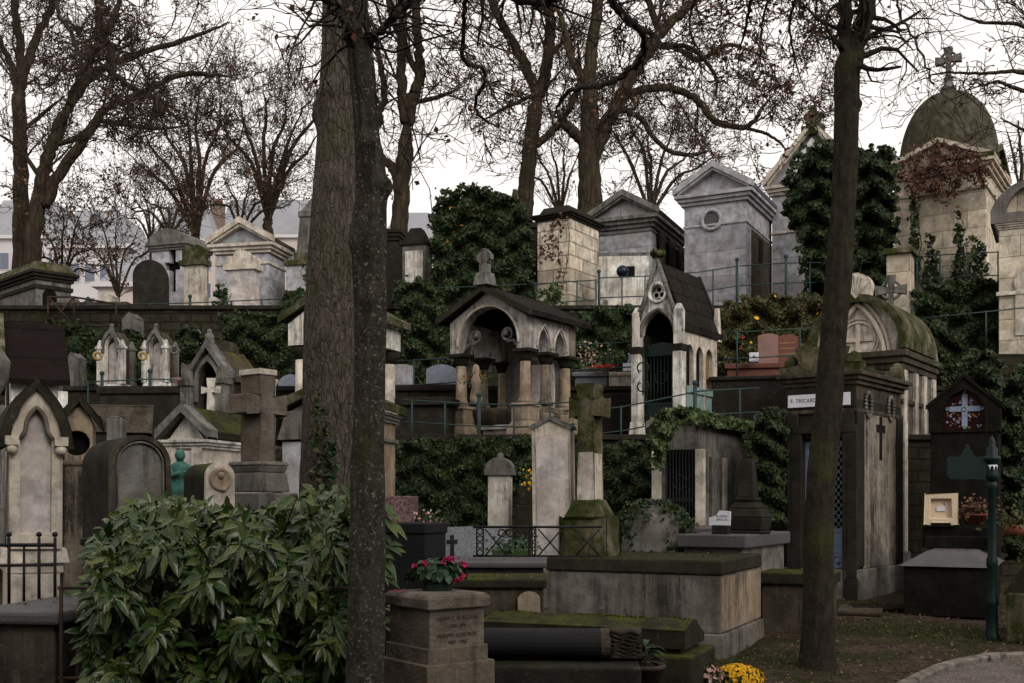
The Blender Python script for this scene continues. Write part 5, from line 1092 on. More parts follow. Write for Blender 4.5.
# L2 mossy cross
fr = Fr(572, 583, 604, 10.6, 24, zb=1.01); r = fr.root('stone_cross', 'mossy green stone cross on octagonal mossy block standing on the long plastered tomb', 'cross')
th = R(-26); r.rotation_euler = (0,0,th); r.location = P(590, 560, 11.25); r.location.z = 1.034
s = 11.2/F; fr.Y = 11.2; t = .17; out = crosspoly(0, fr.s(56), .35, (560-389-56)*s, t, .80, .012)
MB().prism([(x, z) for x, z in out], -.11, .11).build('cross', 'mossy', r, .012); m = MB(); m.cbox(.20,.24,fr.s(50),fr.s(60)+.45,tx=.01,ty=.01); m.build('shaft', 'pale', r, .01)
m = MB(); m.prism([(-.26,-.26+.09),(-.26+.09,-.26),(.26-.09,-.26),(.26,-.26+.09),(.26,.26-.09),(.26-.09,.26),(-.26+.09,.26),(-.26,.26-.09)], 0, fr.s(38), ax='z'); m.cbox(.42,.42,fr.s(38),fr.s(56),tx=.08,ty=.08); m.build('block', 'mossy', r, .02)
# L5 chapel with ivy roof
fr = Fr(652, 700, 748, 15.2, -30, zb=gz(15.2)); w, d = fr.w, fr.d; r = fr.root('chapel', 'low weathered chapel with black iron door and ivy-covered roof', 'chapel'); He = fr.h(424)
MB().cbox(w-.14,d-.1,0,He).build('wall','grey',r,.015); MB().prism([(-w/2+.06,He),(w/2-.06,He),(0,He+fr.s(14))], -d/2+.04, d/2-.04).build('gable','grey',r)
MB().prism(roofpoly(w+.12,He-.02,fr.s(14),.07), -d/2-.06, d/2+.05).build('roof','grey',r,.01)
dw = w*.6; m = MB(); m.box(-dw/2+.05,dw/2+.05,-d/2+.035,-d/2+.049,0,fr.h(449)); m.build('doorway','dark',r)
m = MB()
for i in range(9): x = -dw/2+.05+dw*(i+.5)/9; m.tube([(x,-d/2+.02,.3),(x,-d/2+.02,fr.h(451))], .009, 5)
m.box(-dw/2+.06,dw/2+.04,-d/2+.01,-d/2+.03,.05,.8); m.box(-dw/2+.06,dw/2+.04,-d/2+.01,-d/2+.03,1.35,1.4); m.ring(.05,1.62,.1,.01,-d/2+.02); m.build('door','iron',r)
for x in (-dw/2-.08, dw/2+.14): MB().cbox(.13,.08,0,fr.h(449),x,-d/2+.02).build('jamb','pale',r,.012)
for k, y in enumerate((-d*.2, .1, d*.3)): MB().box(w/2-.07,w/2-.02,y-.07,y+.07,0,fr.h(455)).build('side_pilaster','grey' if k != 1 else 'pale',r,.01)
ivy('ivy', 'ivy trailing over the roof of the low chapel with iron door', [(651,420),(668,408),(690,408),(755,424),(752,432),(690,424),(678,424),(668,440),(660,470),(654,470)], 14.7, 1500, .075, 'ivylight', .35, slope=.3, jitter=2)
ivy('ivy', 'dark ivy between the iron-door chapel and the name-plate chapel', [(748,424),(770,408),(785,410),(786,520),(760,520),(748,470)], 15.8, 3600, .09, thick=.5)
# L6 ivy-covered stone
q = P(652, 560, 12.3); r = empty('ivy_covered_stone', q, 0, 'rounded stone half smothered in glossy ivy, right of the mossy cross', 'gravestone'); q.z = gz(12.3); r.location = q; zt = P(652,505,12.3).z-q.z
m = MB(); m.lathe([(.36,0),(.35,zt-.45),(.3,zt-.15),(.17,zt-.03),(.02,zt)], 0, 0, 20, .7); m.build('stone','grey',r)
a = rng.uniform(0, 2*np.pi, 2600); z = rng.uniform(zt-.62, zt+.06, 2600); rr = np.where(z > zt-.2, .42*np.sqrt(np.clip((zt+.08-z)/.28, 0, 1)), .40)+rng.normal(0, .05, 2600); k = (np.sin(a*3+z*7)+rng.normal(0, .5, 2600) > -.4) & ~((np.abs(a-4.55) < .5) & (z < zt-.18) & (z > zt-.5))
leaves('foliage', np.stack([rr*np.cos(a), .75*rr*np.sin(a), z], 1)[k], .06, 'ivy', r, face=(0,-1,.5))
# L7 obelisk tomb group
fr = Fr(684, 742, 784, 11.6, -30, zb=gz(11.6)); w, d = fr.w, fr.d; slab_tomb(fr, 'tomb', 'raised tomb with thick pale grey slab, carrying the dark obelisk base', mat='tomb', topmat='slabgrey', h=fr.h(535), top=.14, over=.06)
topz = fr.z0+fr.h(535)
fr = Fr(672, 716, 730, 13.2, -20, zb=gz(13.2), d=1.2); slab_tomb(fr, 'tomb', 'smaller slab tomb just behind the raised pale grey slab', mat='tomb', topmat='slabgrey', h=fr.h(528), top=.12, over=.06)
q = P(748, 530, 12.2); q.z = topz; r = empty('obelisk', q, R(-30), 'truncated dark obelisk on bulging moss-black base, on the raised slab', 'monument'); m = MB(); s = 12.2/F
m.cbox(38*s,34*s,0,3*s); m.cbox(36*s,32*s,3*s,16*s,tx=-.02,ty=-.02); m.cbox(40*s,36*s,16*s,25*s,tx=.05,ty=.05); m.cbox(31*s,28*s,25*s,32*s,tx=.06,ty=.06); m.cbox(22*s,20*s,32*s,36*s); m.build('base','darkstone',r,.02)
MB().cbox(17*s,17*s,36*s,74*s,tx=.03,ty=.03).build('shaft','darkstone',r,.01)
q = P(721, 524, 11.9); q.z = topz; r = empty('memorial_plaque', q, R(-22), 'white enamel memorial plaque with stepped edge on dark stand beside the obelisk base', 'plaque'); s = 11.9/F
MB().cbox(16*s,.16,0,9*s).build('stand','darkstone',r,.01); MB().prism([(-11*s,9*s),(9*s,9*s),(9*s,22*s),(-1*s,23*s),(-4*s,19*s),(-8*s,17*s),(-11*s,16*s)], -.03, .03).build('plate','signwhite',r,.006); text('A MON\nEPOUX', 3.4*s, 'letters', r, (1.5*s,-.031,16*s), (R(90),0,0), .001)
# L8 granite tombs
fr = Fr(372, 412, 418, 11.6, -10, d=.18, zb=gz(11.6)); r = fr.root('gravestone', 'mottled red-brown granite headstone just right of the front trunk', 'gravestone'); MB().cbox(fr.w,fr.d,0,fr.h(496)).build('slab','redbrown',r,.008)
fr = Fr(352, 425, 446, 9.8, -25, zb=gz(9.8)); slab_tomb(fr, 'tomb', 'black polished granite tomb in front of the red-brown headstone', mat='black', h=fr.h(523), top=.1, over=.015)
fr = Fr(441, 442, 512, 10.2, 14, zb=gz(10.2), d=.35); w, d = fr.w, fr.d; r = fr.root('gravestone', 'speckled grey granite headstone with sloped right shoulder and black cross', 'gravestone')
MB().prism([(-w/2,0),(w/2,0),(w/2,fr.h(537)),(w*.32,fr.h(528)),(-w/2,fr.h(528))], -d/2, d/2).build('slab','gran',r,.008)
MB().prism(crosspoly(-w*.34,fr.h(556),.10,fr.s(21),.028,.70,.004), -d/2-.014, -d/2-.001).build('cross','iron',r)
r = empty('potted_plant', P(427, 523, 10.3), 0, 'small withered dark flowers on the black granite tomb', 'flowers'); r.location.z = fr.z0; r.location.z = P(427,523,10.3).z; leaves('foliage', rng.normal(0,1,(70,3))*np.array([.07,.04,.035])+[0,0,.05], .05, 'ivy', r); leaves('flower', rng.normal(0,1,(35,3))*np.array([.07,.04,.03])+[0,-.02,.06], .035, 'whitepink', r); MB().lathe([(.05,-.01),(.06,.04)],0,0,10).build('pot','pot',r)
# iron fence with cross bracing and rosettes
r = empty('iron_fence', P(473, 560, 9.3), 0, 'black iron grave fence with crossed bars and pierced panels, before the white stele', 'fence'); b = r.location.copy()
def q_(px, py, Y=9.3): v = P(px, py, Y)-b; return (v.x, v.y, v.z)
m = MB(); m.tube([q_(473,527), q_(602,527)], .011, 6); m.tube([q_(473,556), q_(602,556)], .009, 6); m.build('rail','iron',r)
for xa in (476, 528):
    m = MB(); a = q_(xa,528); c = q_(xa+8,556); m.box(a[0],a[0]+.012,a[1]-.01,a[1]+.01,c[2],a[2]); m.box(c[0]-.012,c[0],a[1]-.01,a[1]+.01,c[2],a[2])
    for k in range(4): m.ring((a[0]+c[0])/2, c[2]+(a[2]-c[2])*(k+.5)/4, .024, .006, a[1], 12, 5)
    m.build('panel','iron',r)
for xa, xb in ((485,507),(538,562),(575,600)): m = MB(); m.tube([q_(xa,529), q_(xb,556)], .007, 5); m.tube([q_(xb,529), q_(xa,556)], .007, 5); m.build('brace','iron',r)
m = MB(); [m.ring(q_(x,533)[0], q_(x,533)[2], .03, .007, 0, 12, 5) for x in (502,510,518)]; m.build('scroll','iron',r)
r = empty('potted_plant', P(512, 552, 10.0), 0, 'yellow-edged low planter with pale leaves behind the iron grave fence', 'flowers'); leaves('foliage', rng.normal(0,1,(160,3))*np.array([.10,.05,.04])+[0,0,.06], .045, 'flowerleaf', r); MB().cbox(.36,.12,-.04,.03).build('box','ivylight',r,.01)
r = empty('potted_plant', P(532, 478, 14.4), 0, 'yellow-green small plant beside the white stele edge', 'plant'); leaves('foliage', rng.normal(0,1,(140,3))*np.array([.07,.05,.08]), .05, 'flowerleaf', r); leaves('flower', rng.normal(0,1,(60,3))*np.array([.06,.05,.07]), .05, 'yellow', r)
# grey slab steps behind the pedestal
fr = Fr(440, 543, 546, 8.9, -2, zb=gz(8.9), d=.9); slab_tomb(fr, 'tomb', 'long low dark grey slab tomb behind the cyclamen planter', mat='black', topmat='slabgrey', h=fr.h(562), top=.05, over=.03)
fr = Fr(430, 543, 545, 8.2, -2, zb=gz(8.2), d=.65); slab_tomb(fr, 'tomb', 'mossy stone ledge below the long dark grey slab tomb', mat='brownstone', topmat='mossyslab', h=fr.h(579), top=.07, over=.03)
fr = Fr(519, 541, 543, 8.13, -4, zb=gz(8.1), d=.12); stele(fr, 'gravestone', 'tiny pinkish round-shouldered marker stone at the left end of the long plastered tomb', mat='beige', panel=0, zs=fr.h(598), rise=fr.s(6), shape='segment', base=None)
# L9 long tomb
fr = Fr(541, 725, 766, 10.2, -26, zb=gz(10.2)); w, d = fr.w, fr.d; r = fr.root('tomb', 'long grey plastered tomb with mossy dark slab, centre right foreground', 'tomb'); H = fr.h(561)
MB().cbox(w-.1,d-.1,.22,H-.14).build('body','tomb',r,.012); MB().cbox(w-.06,d-.06,H-.14,H,tx=.01,ty=.01).build('top_slab','lintel',r,.02); MB().cbox(w,d,-.1,.22,tx=.02,ty=.02).build('plinth','tomb',r,.015)
MB().box(w/2-.05,w/2-.042,-d/2+.06,d/2-.06,.24,H-.16).build('end_face','beige',r)
# L12 mossy tomb
fr = Fr(757, 832, 846, 11.6, -24, d=.7, zb=gz(11.6)); w, d = fr.w, fr.d; r = fr.root('tomb', 'moss-streaked stone tomb between the long tomb and the right tree', 'tomb'); H = fr.h(574)
MB().cbox(w-.08,d-.08,0,H-.13).build('body','brownstone',r,.012); MB().cbox(w,d,H-.13,H).build('top_slab','mossyslab',r,.02)
# L10 mossy coffin slab
a = P(492, 640, 6.9); fr = Fr(480, 684, 702, 7.2, -24, zb=gz(7.2), d=.52); w, d = fr.w, fr.d
r = fr.root('tomb', 'low ridge-topped slab thick with green moss, in front of the long tomb', 'tomb'); H = fr.h(628)
MB().prism([(-d/2,H-.14),(d/2,H-.14),(d/2,H-.09),(0,H+.03),(-d/2,H-.02)], -w/2, w/2, ax='x').build('lid','mossyslab',r,.02)
n_ = 5200; mx_ = rng.uniform(-w/2+.02,w/2-.02,n_); my_ = rng.uniform(-d/2,d/2,n_); k_ = (np.sin(mx_*9+2*np.sin(my_*13))+np.sin(my_*17+mx_*5)+rng.normal(0,.6,n_)) > -.3; mz_ = np.where(my_ < 0, H-.09+(my_+d/2)/(d/2)*.12, H+.03-my_/(d/2)*.05); leaves('moss_tufts', np.stack([mx_,my_,mz_+.004],1)[k_], .02, 'moss', r, face=(0,0,1), spread=.6, droop=0)
MB().cbox(w-.06,d-.06,.0,H-.14).build('body','darkstone',r,.015); MB().cbox(w+.14,d+.14,-.1,fr.h(655)).build('plinth','mossyslab',r,.02)
# L11 black column-like slab with carved open end
A = P(470, 634, 6.0); Bp = P(640, 634, 6.0); r = empty('stone_scroll', P(470, 665, 6.1), R(-3), 'long black stone scroll lying flat with carved rippled end', 'tomb'); L = (Bp-A).x
m = MB(); m.m = Matrix.Translation((0,0,.085)); sec = []
rr = .085; m.prism([(rr*math.cos(a)*1.5, rr*math.sin(a)) for a in np.linspace(0, 2*math.pi, 25)[:-1]], -.3, L*.78, ax='x'); m.build('scroll','black',r,.006)
m = MB(); m.m = Matrix.Translation((0,0,.085)); m.prism([(rr*1.04*math.cos(a)*1.5, rr*1.04*math.sin(a)) for a in np.linspace(0, 2*math.pi, 25)[:-1]], L*.78, L*.83, ax='x'); m.build('scroll_rim','brownstone',r,.006)
m = MB()
for k in range(7): 
    z = .16-.02*k; m.tube([(L*.83+t*L*.02*1.0, -.1+.004*k, z+.008*math.sin(t*1.3+k)) for t in range(10)], .012, 6)
m.box(L*.83, L*1.02, -.085, .1, .02, .165); m.build('rippled_end','brownstone',r)
MB().box(-.4, L*1.0, -.3, .22, -.2, -.0).build('base_slab','darkstone',r,.015); r.location.z = P(470,661,6.0).z
# pot with plant
q = P(645, 672, 6.1); r = empty('potted_plant', q, 0, 'dark flower pot with single broad-leaved plant beside the black stone scroll', 'plant'); m = MB(); m.lathe([(.07,-.12),(.105,.02),(.115,.02),(.115,.045),(.1,.045),(.09,.02)], 0, 0, 24); m.build('pot','pot',r); MB().lathe([(.094,.0),(.09,.025)],0,0,20).build('soil','soil',r)
# ================================================================ RIGHT SIDE CHAPELS
# L13 chapel with name plate: front faces left-front, side with cross slit faces right
fr = Fr(780, 859, 908, 15, -38, zb=gz(15)); w, d = fr.w, fr.d; W, D = w-.16, d-.16; f = -D/2
r = fr.root('chapel', 'dark stained chapel with white name plate and blue lattice door, behind the right tree', 'chapel'); H = fr.h(383)
dw = .66; dh = fr.h(436); OX = W/2-.08-dw/2-.02
MB().prism([(-W/2,0),(-dw/2+OX,0),(-dw/2+OX,dh),(dw/2+OX,dh),(dw/2+OX,0),(W/2,0),(W/2,H-.2),(-W/2,H-.2)], f, f+.16).box(-W/2,-W/2+.12,f+.16,D/2,0,H-.2).box(W/2-.14,W/2,f+.16,D/2,0,H-.2).build('wall','darkstone',r,.01)
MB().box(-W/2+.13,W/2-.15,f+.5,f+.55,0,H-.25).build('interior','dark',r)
zc0 = fr.h(362)
MB().cbox(W+.06,D+.06,fr.h(411),fr.h(407)).build('string_course','brownstone',r,.006); mb = MB(); cornice(mb, W, D, H, .18, .13); mb.cbox(W-.004,D-.004,H-.22,H); mb.build('cornice','brownstone',r,.01)
MB().box(-W/2-.012,W/2+.012,f-.02,f-.002,fr.h(406),H-.002).build('frieze','darkstone',r)
mb = MB(); zz = H+.18
pr = [(-w/2, zz),( -w/2, zz+.12), (-w/2+.28, zz+.14), (-.35, zz+.36), (.35, zz+.36), (w/2-.28, zz+.14), (w/2, zz+.12), (w/2, zz)]
mb.prism(pr, -d/2+.02, -d/2+.25); mb.build('pediment','mossy',r,.015)
for x, y in ((-w/2+.12,-d/2+.14),(w/2-.12,-d/2+.14),(w/2-.12,d/2-.14)): mb = MB(); mb.cbox(.2,.22,zz,zz+.22,x,y,tx=.02,ty=.02); mb.ball((x,y,zz+.2),.085,10); mb.build('acroterion','mossy',r,.02)

MB().cbox(w-.5,d-.5,zz,zz+.15).build('roof','mossyslab',r,.02)
p = MB().box(-W/2+.02,W/2-.06,f-.04,f-.021,fr.h(404),fr.h(391)).build('name_plate','signwhite',r,.004); zt = (fr.h(404)+fr.h(391))/2
text('F. TRICARD', .078, 'letters', r, (-W/2+.255,f-.042,zt), (R(90),0,0), .001, sx=.88, sp=1.1)
# door frame, lattice door
m = MB()
for sx in (-1,1): m.cbox(.14,.07,.3,dh+.06,OX+sx*(dw/2+.07),f-.03); m.cbox(.17,.11,0,.3,OX+sx*(dw/2+.07),f-.03); m.cbox(.16,.06,0,fr.h(411),sx*(W/2-.09),f-.03)
m.cbox(dw+.26,.08,dh+.06,dh+.16,OX,f-.035); m.build('door_surround','darkstone',r,.008)
door = empty_ = None
m = MB(); m.m = Matrix.Translation((0,f+.1,0)); x0, x1 = -dw/2+OX, dw/2+OX; hz = dh-.05
for a, b in ((x0,x0+.05),(x1-.05,x1),(OX-.025,OX+.025)): m.box(a,b,-.02,.02,.03,hz)
for a, b in ((.03,.12),(hz-.05,hz),(.93,.99)): m.box(x0,x1,-.018,.018,a,b)
dr = m.build('door','bluedoor',r,.003)
m = MB(); m.m = Matrix.Translation((0,f+.1,0))
for cx in (-1,1):
    a0, a1 = (x0+.05,OX-.025) if cx < 0 else (OX+.025,x1-.05); wd = a1-a0; z0, z1 = .99, hz-.05; st = .105
    k = -wd
    n_ = int((z1-z0)/st)+4
    for i in range(-4, n_):
        za = z0+i*st
        for sgn in (1,-1):
            p0 = (a0, za) if sgn > 0 else (a1, za); p1 = (a1, za+wd*1.25) if sgn > 0 else (a0, za+wd*1.25)
            # clip in z
            def cl_(p, q):
                if p[1] < z0: t = (z0-p[1])/(q[1]-p[1]); p = (p[0]+(q[0]-p[0])*t, z0)
                return p
            if p1[1] <= z0 or p0[1] >= z1: continue
            a_ = cl_(p0, p1); b_ = p1
            if b_[1] > z1: t = (z1-a_[1])/(b_[1]-a_[1]); b_ = (a_[0]+(b_[0]-a_[0])*t, z1)
            m.tube([(a_[0],0,a_[1]),(b_[0],0,b_[1])], .007, 4, False)
m.build('lattice','bluedoor',dr)
m = MB(); m.m = Matrix.Translation((0,f+.1,0))
for cx in (-1,1):
    a0, a1 = (x0+.05,OX-.025) if cx < 0 else (OX+.025,x1-.05); m.box(a0,a1,-.008,.008,.12,.93); m.box(a0+.04,a1-.04,-.016,-.0082,.18,.87); m.ring((a0+a1)/2,.52,.085,.012,-.02); m.ball(((a0+a1)/2,-.015,.52),.035,10)
m.build('lower_panel','bluedoor',dr)
MB().ball((x1-.04,f+.06,1.02),.025,8).build('handle','iron',dr)
MB().box(W/2+.0005,W/2+.014,f+.26,D/2-.26,.43,fr.h(411)-.002).build('side_wall','sidewall',r)
# side face: cross slit, wreath reliefs, corner pilasters
def cross_side(y, z0, wd, hh, t, x): 
    p = crosspoly(y, z0, wd, hh, t, .72); return p
MB().prism(cross_side(.02, fr.h(458), .36, fr.s(46), .11, 0), W/2+.0145, W/2+.02, ax='x').build('cross_slit_shade','dark',r)  # flat black cross on the wall; the slit's inner darkness is painted
for y in (-D*.27, D*.22):
    m = MB()
    for i in range(20): a = 2*math.pi*i/20; m.ball((W/2+.03, y+.11*math.cos(a), fr.h(402)+.17*math.sin(a)), .028, 6)
    m.build('wreath_relief','grey',r)
for y in (f+.13, D/2-.13): MB().box(W/2,W/2+.035,y-.13,y+.13,.45,fr.h(411)).build('side_pilaster','darkstone',r,.008)
m = MB(); MB().cbox(W+.12,D+.12,-.1,.42).build('plinth','tomb',r,.015)
# L14 chapel behind with big arch
fr = Fr(808, 905, 941, 17.6, -35, zb=gz(17)); w, d = fr.w, fr.d; W, D = w-.2, d-.2; f = -D/2; r = fr.root('chapel', 'tall chapel with broad arched gable carved with a circled cross, behind the name-plate chapel', 'chapel'); H = fr.h(352)
MB().cbox(W,D,0,H-.1).build('wall','tomb',r,.012); mb = MB(); cornice(mb, W, D, H-.25, .3, .12); MB().cbox(W+.08,D+.08,fr.h(402),fr.h(398)).build('string_course','brownstone',r,.006); mb.build('cornice','brownstone',r,.01)
ra = fr.s(50); MB().prism([(-W/2,H+.05)]+arch(W, H+.1, ra, 'round' if False else 'segment', 18)+[(W/2,H+.05)], f+.06, f+.5).build('gable','pale',r,.01)
m = MB(); m.prism([(x,z) for x,z in arch(W+.22, H+.08, ra+.13, 'segment', 18)]+arch(W-.02, H+.08, ra, 'segment', 18)[::-1], f-.1, D/2-.3); m.build('arched_roof','mossy',r,.01)
m = MB(); zc = fr.h(342); m.tube([(x,f+.03,z) for x,z in arch(W*.62, zc-.25, .95, 'pointed', 14)], .045, 8); m.tube([(x,f+.04,z) for x,z in arch(W*.74, zc-.25, 1.08, 'pointed', 14)], .03, 8); m.ring(0,zc+.12,.28,.02,f+.05); m.ring(0,zc+.12,.34,.014,f+.05); m.prism(crosspoly(0,zc-.13,.5,.5,.07,.5),f+.03,f+.07); m.build('carving','pale',r)
m = MB(); m.prism([(-.22,H+ra+.1),(.22,H+ra+.1)]+[(.26*math.cos(a), H+ra+.32+.24*math.sin(a)) for a in np.linspace(-.4, math.pi+.4, 14)], f-.08, f+.08); 
for k in range(-3,4): m.tube([(0,f-.09,H+ra+.14),(.2*math.sin(k*.38),f-.1,H+ra+.32+.2*math.cos(k*.38))], [.012,.035], 6)
m.build('shell_finial','pale',r,.008)
for y in (f+.14, -D*.12, D*.14, D/2-.14): MB().box(W/2,W/2+.06,y-.09,y+.09,.5,H-.26).build('side_pilaster','pale',r,.01)
for y in (f+.1, D/2-.1): m = MB(); m.cbox(.18,.18,H+.05,H+.3,W/2,y,tx=.03,ty=.03); m.ball((W/2,y,H+.31),.075,8); m.build('pinnacle','grey',r,.01)
MB().prism(roofpoly(W*.5,H+.05,.55,.1), -.1, D/2).build('rear_roof','roofmoss',r).location=(W*.25,0,0)
MB().cbox(W+.14,D+.14,-.1,.5).build('plinth','grey',r,.015)
# L15 dark gabled stele with stained glass cross
fr = Fr(928, 1000, 1010, 15.3, -26, zb=gz(15.3), d=.9); w, d = fr.w, fr.d; r = fr.root('gravestone', 'large dark gabled monument with stained-glass cross window, far right', 'gravestone'); zs = fr.h(405); zt = fr.h(374); zw = fr.h(431)
gp = [(-.34,zw+.03),(-.30,zw+.50),(0,zw+.72),(.30,zw+.50),(.34,zw+.03)]; gp = [(-.27, zw+.03)]+arch(.54, zw+.26, .34, 'pointed', 10)+[(.27, zw+.03)]
MB().prism([(-w/2,zw),(w/2,zw),(w/2,zs),(0,zt),(-w/2,zs)], -d/2, -d/2+.35, [gp]).build('gable','blackstone',r,.015)
MB().cbox(w-.05,d-.04,0,zw-.001).build('wall','blackstone',r,.012); MB().prism([(-w/2+.02,zw),(w/2-.02,zw),(w/2-.02,zs-.02),(0,zt-.02),(-w/2+.02,zs-.02)], -d/2+.352, d/2).build('back','blackstone',r)
MB().prism(roofpoly(w+.06,zs-.02,zt-zs,.04), -d/2-.02, d/2+.03).build('coping','blackstone',r,.01)
win = MB().prism(gp, -d/2+.1, -d/2+.11).build('stained_glass','redglass',r)
zc = zw+.30; m = MB(); 
MB().prism(crosspoly(0,zw+.08,.40,.46,.075,.55), -d/2+.08, -d/2+.098).build('cross','blueglass',win)
m = MB(); m2 = MB()
for _ in range(110):
    x = random.uniform(-.23,.23); z = random.uniform(zw+.06,zw+.5)
    if abs(x)/.27+max(0,(z-zw-.26))/.36 > 1 or abs(x) < .05 or abs(z-zc-.03) < .05: continue
    (m if random.random() < .6 else m2).prism(circle(x,z,random.uniform(.008,.018),6), -d/2+.09, -d/2+.097)
m.build('amber_pieces','yellowglass',win); m2.build('blue_pieces','blueglass',win)
m = MB(); zc = zw+.08+.46*.55
for x, z in ((0,zw+.57),(0,zw+.07),(-.23,zc),(.23,zc)): m.ring(x,z,.02,.009,-d/2+.085,10,5); m.prism(circle(x,z,.014,8),-d/2+.086,-d/2+.096)
m.ring(0,zc,.03,.01,-d/2+.075,12,5); m.build('rosettes','turq',win)
# bed/slab tomb before it
fr = Fr(898, 996, 1004, 13.0, -27, zb=gz(13.2), d=1.9); w, d = fr.w, fr.d; r = fr.root('tomb', 'dark low tomb with grey slab lying in front of the stained-glass monument', 'tomb'); H = fr.h(566)
MB().cbox(w-.12,d-.1,0,H-.02).build('body','blackstone',r,.015); MB().cbox(w,d,H-.03,H+.14,tx=.28,ty=.3).build('top_slab','slabgrey',r,.015)
MB().cbox(w-.3,.35,H+.14,H+.3,0,d/2-.35).cbox(w-.2,.5,H+.14,H+.42,0,d/2-.1).build('headblock','blackstone',r,.015); zh = fr.z0+H+.42
q = P(941, 524, 15.0); q.z = zh; r = empty('memorial_box', P(941,524,14.75), R(-22), 'cream arched memorial frame box on the dark tomb, far right', 'memorial'); s = 14.75/F
o = [(-16*s,0),(-10*s,0),(-9*s,1.5*s),(9*s,1.5*s),(10*s,0),(16*s,0),(15*s,30*s),(-15*s,30*s)]
MB().prism(o, -.12, .12, [[(-10*s,6*s),(10*s,6*s),(9.5*s,25*s),(-9.5*s,25*s)]]).build('frame','plastic',r,.012); MB().box(-10*s,10*s,-.06,-.04,6*s,25*s).build('back_panel','plastic',r)
MB().box(-4*s,4*s,-.075,-.062,13*s,17*s).build('plate','signwhite',r)
r = empty('flower_bowl', P(975,524,14.7), 0, 'terracotta bowl of withered heather beside the cream memorial box', 'flowers'); MB().lathe([(.12,0),(.17,.12),(.18,.12),(.17,.13)],0,0,16).build('bowl','terracotta',r); leaves('foliage', rng.normal(0,1,(260,3))*np.array([.15,.08,.06])+[0,0,.2], .06, 'creeper', r, face=(0,-.5,1))
r = empty('flower_bowl', P(1015,535,14.0), 0, 'reddish potted plants in shade at the right edge', 'flowers'); MB().lathe([(.12,0),(.16,.12),(.15,.12)],0,0,16).build('bowl','terracotta',r); leaves('foliage', rng.normal(0,1,(200,3))*np.array([.18,.1,.07])+[0,0,.2], .06, 'ivyautumn', r)
# green post with sign panel
q = P(992, 641, 11.4); zt = P(992,440,11.4).z-q.z; r = empty('sign_post', q, 0, 'ornate dark green cast-iron sign post with blank plaque, far right', 'signpost'); zn = P(992,490,11.4).z-q.z
MB().lathe([(a*.56,b) for a,b in [(.13,-.05),(.13,.05),(.11,.08),(.095,.35),(.11,.37),(.11,.42),(.085,.46),(.08,.75),(.10,.78),(.10,.84),(.075,.88),(.068,zn),(.09,zn+.02),(.09,zn+.06),(.05,zn+.1)]], 0, 0, 18).build('pole','green',r)
MB().lathe([(.05,zn+.1),(.07,zn+.14),(.06,zn+.17),(.05,zn+.28),(.085,zn+.31),(.085,zn+.34),(.05,zn+.36),(.06,zn+.42),(.03,zn+.46),(.035,zn+.5),(.005,zn+.56)], 0, 0, 14).build('finial','green',r)
m = MB(); m.lathe([(.056,zn+.19),(.056,zn+.26)],0,0,8); m.build('number_band','signwhite',r)
pl = MB(); x1 = -.04; x0 = P(947,0,11.4).x-P(992,0,11.4).x; z1 = P(0,457,11.4).z-q.z; z0 = P(0,479,11.4).z-q.z; c = .03
pl.prism([(x0+c,z0),(x1,z0),(x1,z1),(x0+c,z1),(x0,z1-c),(x0,z0+c)], -.015, .015); po = pl.build('plaque','green',r,.004)
m = MB(); cx = (x0+x1)/2-.0; m.prism([(cx-.08,z1),(cx+.08,z1),(cx+.05,z1+.03),(cx+.045,z1+.06),(cx+.02,z1+.08),(cx+.02,z1+.11),(cx,z1+.13),(cx-.02,z1+.11),(cx-.02,z1+.08),(cx-.045,z1+.06),(cx-.05,z1+.03)], -.012, .012); m.build('crest','green',po)
# right-edge mossy tomb
fr = Fr(1006, 1060, 1070, 11.0, -30, zb=gz(11.0), d=1.4); r = fr.root('tomb', 'mossy tomb with sloping lid cut by the right picture edge', 'tomb'); w, d = fr.w, fr.d; H = fr.h(595); MB().cbox(w,d,0,H).build('body','mossy',r,.02); MB().prism([(-w/2,H),(w/2,H),(w/2,H+.45),(-w/2+.3,H+.45)], -d/2+.03, d/2).build('lid','mossyslab',r,.02)
# low rubble/stone by chapel step and ground stones
fr = Fr(838, 880, 890, 13.2, -20, zb=gz(13.2)-.03, d=.8); slab_tomb(fr, 'step', 'low worn stone step before the name-plate chapel', cat='step', mat='brownstone', h=.10, top=.05, over=.02)
fr = Fr(855, 925, 940, 13.6, -12, zb=gz(13.6)-.02, d=.5); slab_tomb(fr, 'step', 'dark low kerb stone in front of the chapels at right', cat='step', mat='blackstone', h=.09, top=.04, over=.02)
ivy('ivy', 'glossy dark ivy bush above the stained-glass monument', [(960,370),(970,352),(990,350),(1003,362),(1000,385),(980,392),(965,388)], 16.2, 1500, .075, thick=.5)
ivy('ivy', 'dark ivy wall along the far right edge', [(998,385),(1030,360),(1040,560),(1006,560),(1002,470)], 16.4, 4500, .09, thick=.5)
ivy('ivy', 'ivy strip on the wall behind the stained-glass monument', [(940,366),(998,362),(1000,430),(965,395),(945,388)], 17.7, 1500, .09, thick=.2)
